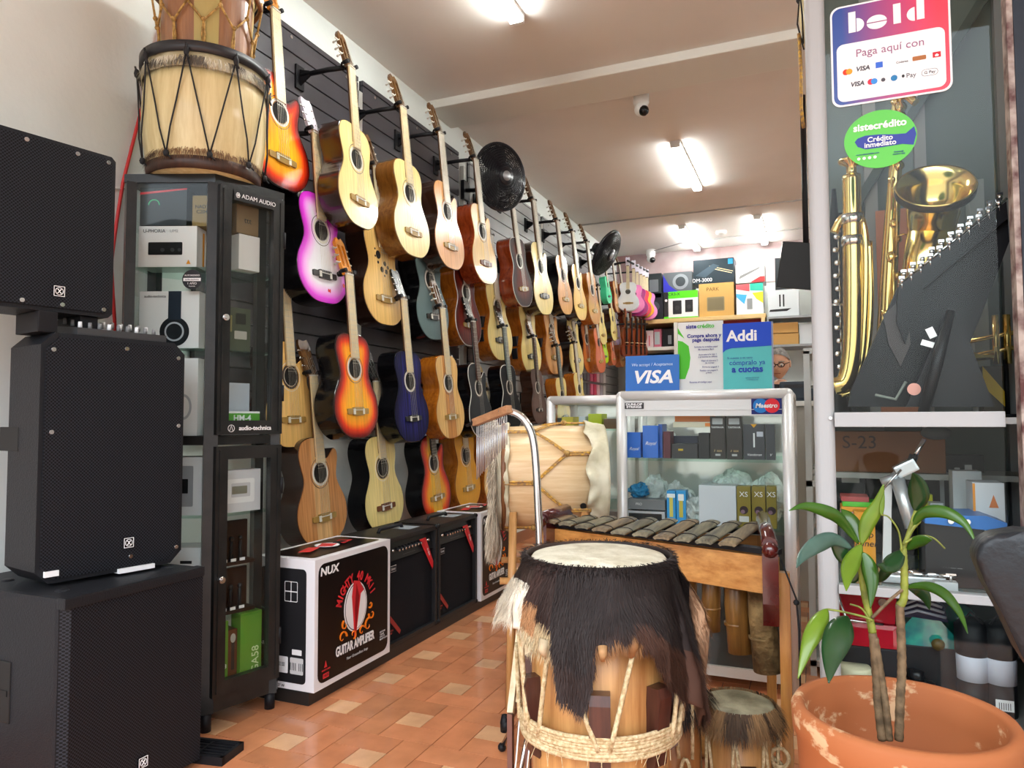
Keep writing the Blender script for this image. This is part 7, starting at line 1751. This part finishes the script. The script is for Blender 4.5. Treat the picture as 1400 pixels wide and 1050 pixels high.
for k in range(11):
    for row in range(2):
        c = s0+dd*((k+.3+.35*row)/11.2)+V((0, .012 if row else -.012, .006 if row else -.008)); b = MB()
        b.cyl(c-V((0, 0, .008)), c+V((0, 0, .008)), .0032, seg=8); b.cyl(c+V((0, 0, .006)), c+V((0, 0, .015)), .006, seg=10); b.box(c+V((0, 0, .018)), (.012, .003, .007)); b.build('tuning_screw', M_STEEL, t)
for (u, v, w1, h1, a, m_) in ((1273, 455, .016, .024, -.4, M_PAPER), (1268, 470, .026, .013, .35, M_PAPER)):
    q = pp(u, v, 1.88); b = MB(); b.box((q[0], 1.9-BXo.y-.0215 + .0, q[1]), (w1, .001, h1), Matrix.Rotation(a, 3, 'Y')); b.build('price_sticker', m_, t)
q = pp(1250, 532, 1.88); patch((q[0], 1.884-BXo.y, q[1]), (1, 0, 0), (0, -1, 0), disc(.014), C('#d8988a'), t, 'round_sticker')
q = pp(1200, 480, 1.93)
b = MB(); b.prism([pp(1208, 430, 1.93), pp(1240, 400, 1.93), pp(1246, 470, 1.93), pp(1232, 500, 1.93), pp(1216, 470, 1.93)], .004, MXZ, (0, 1.944-BXo.y, 0)); b.build('grey_window', C('#3a3434', .3), t)
b = MB(); b.tube([V((pp(1196, 540, 1.93)[0], 1.92-BXo.y, pp(1196, 540, 1.93)[1])), V((pp(1224, 546, 1.93)[0], 1.92-BXo.y, pp(1224, 546, 1.93)[1])), V((pp(1238, 522, 1.93)[0], 1.92-BXo.y, pp(1238, 522, 1.93)[1]))], .0035, 6); b.build('grey_bracket', C('#7c8078'), t)
# trumpet behind, right
TR = W(1350, 480, y=2.25); 
t = thing('trumpet', 'brass trumpet lying behind the black wedge at the right', 'trumpet', (TR.x, 2.25, 1.051))
b = MB(); b.tube([(-.06, 0, .16), (.16, 0, .2)], .006, 8); b.tube([(-.06, 0, .2), (.16, 0, .24)], .006, 8)
for k in range(3): b.cyl((.02+.025*k, 0, .14), (.02+.025*k, 0, .27), .009, seg=12)
b.lathe([(.006, -.08), (.01, -.04), (.025, .0), (.04, .015)], (-.06, 0, .16), Matrix.Rotation(-PI/2, 3, 'Y'), 24); b.build('tubing', M_GOLD, t)
b = MB(); b.cyl((0.04, 0, 0), (.04, 0, .15), .006, seg=8); b.cyl((.04, 0, 0), (.04, 0, .008), .04, seg=20); b.build('display_stand', M_BLACK, t)
def w_carton(label, u0, v0, u1, v1, y, zb, m, items=None, d=.06, cat='box', name='carton'):
    a = W(u0, v1, y=y); c = W(u1, v0, y=y); w = c.x-a.x; h = W((u0+u1)/2, v0, y=y).z-zb
    return carton(name, label, cat, (a.x, y, zb), 0, (w, d, h), m, items(w, h) if items else ())
w_carton('yellow and black box standing behind the black wedge foot', 1345, 500, 1372, 556, 2.2, 1.051, C('#3a3222', .4), lambda w, h: [('f', 'p', [(0, h*.6), (w, h*.2), (w, h*.5), (0, h)], C('#c8a020')), ('f', 'p', [(0, 0), (w*.5, 0), (w, h*.1), (w, 0)], C('#c8a020'))])
# clear stuff hanging behind: white mouthpiece boxes
w_carton('tall pale box at the far right back of the window', 1328, 245, 1345, 345, 2.33, 1.051, C('#a9b0ae', .3))
w_carton('salmon coloured board standing behind the saxophone', 1200, 285, 1262, 400, 2.36, 1.051, C('#d08a6c', .5), d=.01)
w_carton('dark tall case standing at the left back of the window', 1142, 290, 1166, 555, 2.34, 1.051, C('#23282c', .4), d=.04)
# --- lower part
z6 = .669
w_carton('brown cardboard box marked S-23 on the rear ledge', 1130, 590, 1292, 634, 2.22, .901, C('#7c5234', .6), lambda w, h: [('f', 't', 'S-23', .05, .085, h*.72, C('#3a2418'))], d=.16)
w_carton('dark box with white code label at left on the window shelf', 1135, 640, 1182, 700, 2.25, z6, C('#1c1e20', .4), lambda w, h: [('f', 'r', w*.6, h*.88, w*.5, h*.1, C('#b0b0ac'))])
w_carton('black box at the centre back of the window shelf', 1184, 640, 1290, 700, 2.3, z6, C('#101214', .4))
w_carton('dark box with silver edge and barcodes at the right back', 1286, 622, 1345, 700, 2.3, z6, C('#34383a', .4), lambda w, h: [('f', 'r', w*.05, h*.5, w*.1, h, C('#b0b4b4')), ('f', 'r', w*.4, h*.75, w*.12, h*.25, M_PAPER), ('f', 'r', w*.65, h*.78, w*.16, h*.25, M_PAPER)])
w_carton('white box with small print behind the nearest white box', 1304, 644, 1342, 705, 2.12, z6, C('#c4c8c8', .4), lambda w, h: [('f', 't', 'STK1805', .018, w*.45, h*.5, M_INK)])
w_carton('white box with orange edge stripe at the right of the window shelf', 1332, 660, 1373, 740, 1.98, z6, C('#c8cacc', .4), lambda w, h: [('f', 'r', w*.04, h*.5, w*.08, h*.98, C('#d88a28')), ('f', 'p', [(w*.5, h*.75), (w*.8, h*.75), (w*.65, h*.88)], C('#c8703a')), ('f', 't', 'BEEHRS'[:4], .012, w*.3, h*.1, M_INK)], d=.08)
w_carton('orange box with black script lettering left of the silver pedal', 1170, 700, 1196, 778, 2.0, z6, C('#d89028', .5), lambda w, h: [('f', 't', 'Top\nTuner', .022, w*.5, h*.55, M_INK, {'shear': .2})])
for i, (lab, u0, v0, u1, v1, c_) in enumerate((('pink pack lowest of the coloured ones', 1150, 694, 1190, 706, '#d8b8c4'), ('orange pack under the green one', 1150, 687, 1206, 694, '#e09a38'), ('green pack on the orange one', 1152, 681, 1200, 687, '#58b838'), ('red pack topmost of the coloured ones', 1150, 673, 1188, 681, '#a84a48'))):
    if i == 0: zz = W(1170, 706, y=2.05).z; w_carton('grey carton carrying the stack of coloured packs', 1150, 707, 1168, 770, 2.05, z6, C('#3c4044', .4), d=.1); zz = W(1160, 707, y=2.05).z+.001
    a = W(u0, v1, y=2.05); c = W(u1, v0, y=2.05); hh_ = .0125; carton('string_pack', lab, 'pack', (a.x, 2.05, zz), 0, (c.x-a.x, .09, hh_), C(c_, .4)); zz += hh_+.0005
t = w_carton('blue topped black effects unit with round knobs at the right', 1266, 716, 1346, 790, 1.90, z6, C('#16181c', .3), lambda w, h: [('f', 't', 'DIGITECH'[:0]+'· · · — —', .01, w*.45, h*.3, C('#8a8c90'))], d=.12, name='effects_unit', cat='effects unit')
a = W(1264, 718, y=1.89)
b = MB(); b.prism([(0, 0), (.155, -.012), (.158, .008), (.12, .022), (0, .018)], .14, MXZ, (-.0, -.012, W(1300, 716, y=1.9).z-z6)); b.build('blue_top', C('#2a6ab0', .35), t)
for x in (.05, .082):
    b = MB(); b.cyl((x, -.012, W(1300, 716, y=1.9).z-z6+.008), (x, -.022, W(1300, 716, y=1.9).z-z6+.008), .006, seg=12); b.build('knob', M_STEEL, t)
# silver bass drum pedal
PX = W(1230, 795, y=1.98); PX.z = z6
t = thing('drum_pedal', 'silver bass drum pedal with beater standing on the window shelf', 'drum pedal', PX); sil = mat('cast_silver', (.55, .56, .57), .35, .7)
def q3(u, v, y=1.98): return W(u, v, y=y)-PX
b = MB(); b.tube([q3(1212, 793), q3(1213, 700), q3(1214, 662)], [.014, .012, .012], 4); b.tube([q3(1205, 660), q3(1222, 655), q3(1236, 640)], .013, 8); b.build('post', sil, t)
b = MB(); A_ = q3(1227, 655, 1.95); B_ = q3(1246, 722, 1.93); d = B_-A_; b.tube([A_, B_], [.016, .014], 6); b.build('footboard', sil, t)
b = MB(); b.box(q3(1238, 640), (.05, .04, .03), Matrix.Rotation(-.5, 3, 'Y'), bev=.005); b.build('cam_housing', sil, t)
b = MB(); b.tube([q3(1248, 628), q3(1264, 600)], .005, 8); bt = b.build('beater_shaft', M_STEEL, t)
b = MB(); b.ball(q3(1280, 592, 2.02), .034, 1, .5, .5, seg=20); b.build('felt_beater', C('#3c4446', .7), bt)
b = MB(); b.cyl(q3(1246, 632), q3(1250, 622), .010, seg=12); b.build('clamp', M_BLACK, bt)
b = MB(); b.tube([q3(1232, 642, 1.95), q3(1208, 668, 1.95)], .003, 6); b.ball(q3(1208, 668, 1.95), .004); b.build('spring_rod', M_STEEL, t)
b = MB(); b.box((.02, -.04, .01), (.13, .1, .018), bev=.004); b.build('base_plate', sil, t)
for k in range(4):
    b = MB(); b.lathe([(0, 0), (.022, 0), (.024, .006), (.012, .012), (0, .012)], (.0+.03*k, -.06-.01*(k % 2), .02), seg=18); b.build('wing_nut', M_STEEL, t)
t = thing('small_clamp', 'small silver clamp block on the glass shelf before the effects unit', 'clamp', (W(1294, 795, y=1.86).x, 1.855, z6))
b = MB(); b.bb(-.025, -.01, 0, .02, .02, .02, bev=.002); b.build('block', C('#a8acae', .4), t); b = MB(); b.cyl((.008, 0, .02), (.008, 0, .035), .003, seg=8); b.box((.008, 0, .036), (.02, .005, .004)); b.build('wing_screw', M_STEEL, t)
w_carton('small white plastic box left behind the yellow one', 1272, 688, 1290, 700, 2.15, z6, C('#c4c8c8', .4), d=.05)
w_carton('little yellow clip box in the middle of the window shelf', 1255, 676, 1275, 692, 2.2, z6, C('#c8c818', .4), d=.03)
# bottom shelf goods (z = .39)
z7 = .391
t = thing('accordion', 'red accordion with chrome trim on the bottom window shelf', 'accordion', (W(1188, 880, y=1.98).x, 1.95, z7)); redg = mat('red_pearl', lin('#a81428'), .2, coat=.8)
zz0 = W(1188, 885, y=1.95).z-z7
b = MB(); b.bb(-.075, 0, 0, .065, .12, zz0, bev=.004); b.build('case_bottom', C('#1c1c20', .5), t)
b = MB(); b.bb(-.07, -.005, zz0, .062, .1, zz0+.058, bev=.012); b.prism([(-.078, zz0+.06), (.055, zz0+.06), (.062, zz0+.145), (-.075, zz0+.125)], .09, MXZ, (0, 0, 0)); b.build('body', redg, t)
b = MB(); b.tube([(-.07, -.008, zz0+.13), (-.05, -.008, zz0+.062), (.03, -.008, zz0+.06)], .004, 6); b.tube([(-.07, -.006, zz0+.125), (.0, -.006, zz0+.138)], .002, 6); b.build('chrome_trim', M_STEEL, t)
b = MB(); b.cyl((.03, -.004, zz0+.11), (.03, -.01, zz0+.11), .01, seg=14); b.build('button', M_STEEL, t)
t = thing('accordion', 'teal pearl accordion with striped bellows on the bottom window shelf', 'accordion', (W(1268, 885, y=1.98).x, 1.98, z7)); teal = mat('teal_pearl', lin('#1a6a74'), .15, col2=lin('#2aa08c'), nscale=30, coat=1)
zz0 = W(1268, 884, y=1.98).z-z7
b = MB(); b.bb(-.07, 0, 0, .07, .12, zz0, bev=.004); b.build('case_bottom', C('#14161a', .5), t)
b = MB(); b.prism([(-.055, zz0), (.06, zz0), (.064, zz0+.02), (.03, zz0+.062), (-.03, zz0+.066), (-.05, zz0+.04)], .1, MXZ, (0, 0, 0)); b.build('body', teal, t)
b = MB()
for k in range(5): b.tube([(-.055+.004*k, -.004, zz0+.07+.013*k), (-.02, -.012, zz0+.085+.013*k), (.04-.004*k, -.004, zz0+.072+.012*k)], .0035, 6)
b.build('bellows_trim', C('#a8acb8', .3), t); b = MB(); b.prism([(-.06, zz0+.066), (.045, zz0+.06), (.03, zz0+.14), (-.045, zz0+.14)], .09, MXZ, (0, .002, 0)); b.build('bellows', C('#1a1c38', .5), t)
b = MB(); b.lathe([(0, .0), (.012, .0), (.014, .006), (0, .01)], (.02, -.012, zz0+.012), Matrix.Rotation(PI/2, 3, 'X'), 18); b.build('knob', C('#5a4a28', .3), t)
t = thing('accordion', 'small teal green accordion half hidden on the right of the bottom shelf', 'accordion', (W(1318, 870, y=2.1).x, 2.12, z7))
b = MB(); b.bb(-.03, 0, 0, .04, .1, .1, bev=.004); b.build('case_bottom', C('#14161a', .5), t); b = MB(); b.ball((0, .04, .14), .045, .9, .8, 1.1, seg=20); b.build('body', teal, t)
for i, (u, lab) in enumerate(((1331, 'black bottle-shaped case with white collar, left one'), (1369, 'black bottle-shaped case with white collar and barcode, right one'))):
    p = W(u, 960, y=1.93); t = thing('drum_case', lab+' on the bottom window shelf', 'case', (p.x, 1.93, z7-.0)); b = MB(); b.cyl((0, 0, 0), (0, 0, .07), .031, seg=24); b.build('body', M_BLACK, t)
    b = MB(); b.lathe([(0, .07), (.031, .07), (.032, .12), (.031, .125), (0, .125)], seg=24); b.build('collar', C('#c4c8d4', .5), t); b = MB(); b.lathe([(.031, .125), (.034, .13), (.034, .19), (.02, .205), (0, .205)], seg=24); b.build('cap', C('#0c0e12', .6), t)
    if i: patch((0, -.033, .03), (1, 0, 0), (0, -1, 0), rect(.034, .024), M_PAPER, t, 'barcode_label'); text('||||||', .016, (0, -.0345, .03), (1, 0, 0), (0, -1, 0), M_INK, t)
    b = MB(); b.tube([(-.02, -.02, .2), (-.005, -.03, .225), (.02, -.02, .2)], .003, 6); b.build('strap', M_BLACK, t)
t = thing('toy_drum', 'small cream and blue toy drum on the bottom window shelf', 'drum', (W(1169, 925, y=1.92).x, 1.93, z7))
b = MB(); b.lathe([(0, 0), (.034, 0), (.034, .05), (0, .05)], seg=28); b.build('shell', C('#2a5ab0', .3), t)
b = MB(); b.lathe([(.034, .0), (.036, 0), (.036, .01), (.034, .01)], seg=28); b.lathe([(.036, .046), (.038, .05), (.037, .066), (.034, .07), (0, .07)], seg=28); b.build('drumhead', C('#d4d0b0', .5), t)
t = thing('tambourine', 'turquoise rimmed tambourine with a printed picture leaning on the bottom shelf', 'tambourine', (W(1206, 925, y=1.96).x, 1.99, z7+.036)); M = Matrix.Rotation(math.radians(68), 3, 'X')
b = MB(); b.tube([M @ V((.036*math.cos(2*PI*k/30), .036*math.sin(2*PI*k/30), 0)) for k in range(30)], .005, 8, closed=True); b.build('rim', C('#1a90c0', .3), t)
b = MB(); b.lathe([(0, 0), (.035, 0), (.035, .002), (0, .002)], M=M, seg=30); b.build('head', mat('printed_head', lin('#c8d8d8'), .4, col2=lin('#b05a3a'), nscale=60), t)
k = 0
for (x, z) in ((0, 0), (.03, 0), (.058, 0), (.012, .024), (.042, .024), (.02, .048)):
    k += 1; o = MB(); o.lathe([(0, 0), (.015, 0), (.017, .006), (.016, .02), (.008, .022), (0, .022)], seg=20); p = W(1240, 925, y=1.95); oo = o.build('wheel_tuner', C('#14161a', .3)); oo.location = (p.x+x, 1.95+.002*(k % 3), z7+z)
    tag(oo, ['bottom left', 'bottom middle', 'bottom right', 'second-row left', 'second-row right', 'topmost'][k-1]+' black round box in the small stack behind the plant stem', 'box', 'round black boxes')
w_carton('blue box standing behind the round black boxes', 1240, 880, 1276, 925, 2.1, z7, C('#1c3a88', .4))
w_carton('maroon box at the right of the bottom window shelf', 1292, 892, 1316, 940, 2.08, z7, C('#5c2c24', .5))

# hanging rope drum by the post
t = thing('hanging_drum', 'small cream drum with black knots hanging behind the top of the white post', 'drum', (W(1121, 40, y=2.75).x, 2.75, 2.48))
b = MB(); b.lathe([(0, -.09), (.055, -.09), (.068, 0), (.062, .14), (0, .14)], seg=30); b.build('shell', shell, t)
for k in range(8):
    a = 2*PI*k/8+.35; b = MB(); b.tube([(.07*math.cos(a), .07*math.sin(a), .13), (.075*math.cos(a+.35), .075*math.sin(a+.35), 0), (.06*math.cos(a), .06*math.sin(a), -.09)], .003, 6); b.ball((.073*math.cos(a), .073*math.sin(a), .1), .012, seg=8); b.build('knot', rope_b, t)
b = MB(); b.tube([(-.07, -.02, -.05), (-.066, -.03, -.2), (-.068, -.03, -.33), (-.062, -.03, -.40)], .006, 8); b.build('rope', rope_y, t)
b = MB(); b.tube([(0, 0, .13), (0, 0, CZ-2.48)], .003, 6); b.build('hanging_cord', rope_b, t)

# ------------------------------------------------------------------ potted plant
PC = V((.125, 1.405, 0))
t = thing('clay_pot', 'large terracotta pot with pale lime stains in the foreground', 'flower pot', PC)
m = bpy.data.materials.new('stained_terracotta'); m.use_nodes = True; nt = m.node_tree; bs = nt.nodes['Principled BSDF']
tc = nt.nodes.new('ShaderNodeTexCoord'); mp = nt.nodes.new('ShaderNodeMapping'); mp.inputs['Scale'].default_value = (1, 1, 1.6); mp.inputs['Rotation'].default_value = (.5, .3, 0); n1 = nt.nodes.new('ShaderNodeTexNoise'); n1.inputs['Scale'].default_value = 9; n1.inputs['Detail'].default_value = 6; n1.inputs['Roughness'].default_value = .6
r = nt.nodes.new('ShaderNodeValToRGB'); r.color_ramp.elements[0].position = .57; r.color_ramp.elements[1].position = .62; r.color_ramp.elements[0].color = (*lin('#b0683a'), 1); r.color_ramp.elements[1].color = (*lin('#d8b48a'), 1)
n2 = nt.nodes.new('ShaderNodeTexNoise'); n2.inputs['Scale'].default_value = 4; mx = nt.nodes.new('ShaderNodeMix'); mx.data_type = 'RGBA'; mx.blend_type = 'MULTIPLY'; mx.inputs[0].default_value = .5
nt.links.new(tc.outputs['Object'], mp.inputs[0]); nt.links.new(mp.outputs[0], n1.inputs['Vector']); nt.links.new(tc.outputs['Object'], n2.inputs['Vector']); nt.links.new(n1.outputs['Fac'], r.inputs[0]); nt.links.new(r.outputs[0], mx.inputs[6]); nt.links.new(n2.outputs['Color'], mx.inputs[7])
r2 = nt.nodes.new('ShaderNodeValToRGB'); r2.color_ramp.elements[0].color = (.62, .55, .5, 1); r2.color_ramp.elements[1].color = (1, 1, 1, 1); nt.links.new(n2.outputs['Fac'], r2.inputs[0]); nt.links.new(r2.outputs[0], mx.inputs[7]); nt.links.new(mx.outputs[2], bs.inputs['Base Color']); bs.inputs['Roughness'].default_value = .75
kk = .845
b = MB(); b.lathe([(r_*kk, z_) for r_, z_ in [(0, 0), (.13, 0), (.15, .06), (.175, .25), (.192, .42), (.198, .5), (.205, .51), (.207, .545), (.2, .555), (.188, .556), (.18, .548), (.177, .5), (.165, .38), (0, .38)]], seg=72); b.build('pot', m, t)
b = MB(); b.lathe([(0, .40), (.09, .405), (.147, .395)], seg=40); b.build('soil', mat('dry_soil', lin('#5a4030'), .95, col2=lin('#2c2018'), nscale=40, bump=1, bscale=60), t)
t = thing('potted_plant', 'leafy green plant with two ringed stems growing in the terracotta pot', 'plant', (PC.x, PC.y, .40)); o_ = V((PC.x, PC.y, .40))
stm = mat('ringed_stem', lin('#7a6448'), .7, col2=lin('#4c3c26'), nscale=60); stg = mat('green_stem', lin('#8a9438'), .5, col2=lin('#5c6420'), nscale=40)
def stem(pts, r0, r1, m, y=1.43, rings=True):
    P = spline([W(u, v, y=y)-o_ for u, v in pts], 8); n = len(P)
    b = MB(); b.tube(P, [(r0+(r1-r0)*i/(n-1))*(1+.12*(i % 2)*rings) for i in range(n)], 10); return b.build('stem', m, t)
stem([(1206, 1012), (1200, 960), (1198, 926), (1193, 865)], .0068, .0064, stm); stem([(1193, 865), (1187, 835), (1180, 800), (1175, 749)], .0064, .005, stg)
stem([(1216, 1012), (1210, 960), (1203, 915), (1196, 872)], .0062, .0058, stm)
stem([(1229, 1012), (1231, 950), (1233, 915), (1232, 870), (1230, 826)], .0072, .0066, stm); stem([(1230, 828), (1236, 815), (1236, 770), (1235, 749)], .0068, .005, stg)
stem([(1235, 750), (1240, 735), (1252, 698)], .004, .003, stg, rings=False); stem([(1236, 745), (1246, 725), (1258, 712)], .004, .003, stg, rings=False); stem([(1193, 848), (1180, 843), (1150, 836), (1131, 833)], .0022, .0018, stg, 1.42, False); stem([(1192, 845), (1215, 822), (1234, 806)], .003, .0025, stm, 1.42, False); stem([(1190, 850), (1178, 832), (1162, 826)], .0018, .0015, stg, 1.42, False)
stem([(1233, 752), (1228, 725), (1215, 707), (1205, 704)], .0018, .0012, stg, 1.42, False); stem([(1238, 742), (1255, 733), (1275, 735), (1292, 750)], .0018, .0012, stg, 1.42, False)
lf = {}
for k, c_ in (('mid', '#3c6a1a'), ('dark', '#1e4620'), ('light', '#6c8c24'), ('silver', '#56766a')):
    m = mat('leaf_'+k, lin(c_), .28, col2=tuple(x*.65 for x in lin(c_)), nscale=12, coat=.35); lf[k] = m
    nt = m.node_tree; bs = nt.nodes['Principled BSDF']; out = nt.nodes['Material Output']; tr = nt.nodes.new('ShaderNodeBsdfTranslucent'); tr.inputs[0].default_value = (*[min(1, x*1.6) for x in lin(c_)], 1); ms = nt.nodes.new('ShaderNodeMixShader'); ms.inputs[0].default_value = .22
    nt.links.new(bs.outputs[0], ms.inputs[1]); nt.links.new(tr.outputs[0], ms.inputs[2]); nt.links.new(ms.outputs[0], out.inputs['Surface'])
def leaf(pts, wpx, m, y0=1.43, y1=1.40, twist=0, wide=.45):
    n = len(pts); P = spline([W(u, v, y=y0+(y1-y0)*i/(n-1))-o_ for i, (u, v) in enumerate(pts)], 7); N = len(P); w = wpx*1.35/985/2
    b = MB(); rows = []
    view = (P[N//2]+o_-CAM).normalized()
    for i, p in enumerate(P):
        q = i/(N-1); tn = (P[min(i+1, N-1)]-P[max(i-1, 0)]).normalized(); sd = tn.cross(view).normalized(); nn = sd.cross(tn).normalized()
        if twist: sd = (sd*math.cos(twist)+nn*math.sin(twist)); nn = sd.cross(tn)
        ww = w*.92*(math.sin(PI*q**.78)**1.15 if 0 < q < 1 else .03)+.0005
        rows.append([b.bm.verts.new(p+sd*ww*k+nn*(abs(k)*ww*.28)) for k in (-1, -.55, 0, .55, 1)])
    for A, B in zip(rows, rows[1:]):
        for k in range(4): b._f([A[k], A[k+1], B[k+1], B[k]], True)
    o = b.build('leaf', m, t); o.modifiers.new('th', 'SOLIDIFY').thickness = .0008; return o
leaf([(1174, 744), (1150, 712), (1129, 699), (1100, 692), (1079, 698)], 17, lf['mid'], 1.43, 1.34)
leaf([(1177, 742), (1168, 722), (1158, 705), (1150, 696)], 22, lf['mid'], 1.43, 1.46)
leaf([(1178, 744), (1186, 715), (1200, 690), (1208, 662)], 20, lf['light'], 1.43, 1.42)
leaf([(1165, 750), (1140, 738), (1118, 744), (1098, 760), (1089, 776)], 22, lf['silver'], 1.43, 1.30)
leaf([(1172, 770), (1155, 762), (1143, 742), (1134, 728)], 20, lf['dark'], 1.43, 1.42)
leaf([(1178, 744), (1166, 765), (1159, 785), (1157, 808)], 22, lf['light'], 1.43, 1.36)
leaf([(1180, 755), (1188, 775), (1192, 800), (1190, 832)], 20, lf['mid'], 1.42, 1.40)
leaf([(1176, 780), (1166, 790), (1158, 782), (1150, 760)], 14, lf['dark'], 1.44, 1.46)
leaf([(1251, 698), (1256, 680), (1254, 660), (1248, 646)], 25, lf['dark'], 1.43, 1.40)
leaf([(1247, 720), (1262, 702), (1290, 700), (1318, 715), (1334, 742)], 16, lf['mid'], 1.43, 1.36)
leaf([(1240, 752), (1252, 742), (1264, 738), (1274, 738)], 15, lf['mid'], 1.43, 1.38)
leaf([(1234, 752), (1225, 765), (1213, 775), (1200, 772)], 22, lf['dark'], 1.43, 1.37)
leaf([(1234, 760), (1218, 772), (1205, 790), (1196, 796)], 14, lf['dark'], 1.43, 1.47)
leaf([(1239, 803), (1265, 801), (1291, 812), (1312, 838), (1323, 866)], 13, lf['mid'], 1.43, 1.34)
leaf([(1241, 803), (1256, 806), (1266, 818), (1271, 834)], 18, lf['dark'], 1.43, 1.45)
leaf([(1131, 832), (1120, 852), (1105, 882), (1091, 928)], 24, lf['light'], 1.41, 1.33)
leaf([(1159, 842), (1150, 860), (1138, 895), (1133, 934)], 36, lf['dark'], 1.40, 1.31)
leaf([(1205, 704), (1206, 690), (1209, 676)], 6, lf['light'], 1.42, 1.42)

# ------------------------------------------------------------------ dark padded chair at the right edge
p0_ = W(1400, 900, y=.86)
t = thing('padded_chair', 'dark grey padded chair whose rounded corner enters at the right photo edge', 'chair', (p0_.x+.12, .9, 0))
b = MB(); P = [W(u, v, y=.86) for u, v in ((1334, 764), (1342, 742), (1362, 731), (1400, 727), (1470, 730), (1520, 750), (1530, 1000), (1470, 1010), (1432, 950), (1398, 898), (1374, 846), (1350, 802))]
cxx = t.location
b.prism([(p.x-cxx.x, p.z) for p in P], .045, MXZ, (0, -.04, 0))
es = [e for e in b.bm.edges]; bmesh.ops.bevel(b.bm, geom=es, offset=.012, segments=3, profile=.6, affect='EDGES', clamp_overlap=True)
for f in b.bm.faces: f.smooth = True
b.build('backrest', mat('grey_vinyl', lin('#24282c'), .4, spec=.3, col2=lin('#181b1e'), nscale=6, bump=.2, bscale=60), t)
b = MB(); b.bb(-.02, -.03, .42, .34, .35, .48, bev=.02); b.build('seat', mat('grey_vinyl', (0, 0, 0)), t)
for x in (0, .32):
    for y in (-.01, .33):
        b = MB(); b.cyl((x, y, 0), (x, y, .44 if y > 0 else .78), .011, seg=12); b.build('leg', M_BLACK, t)
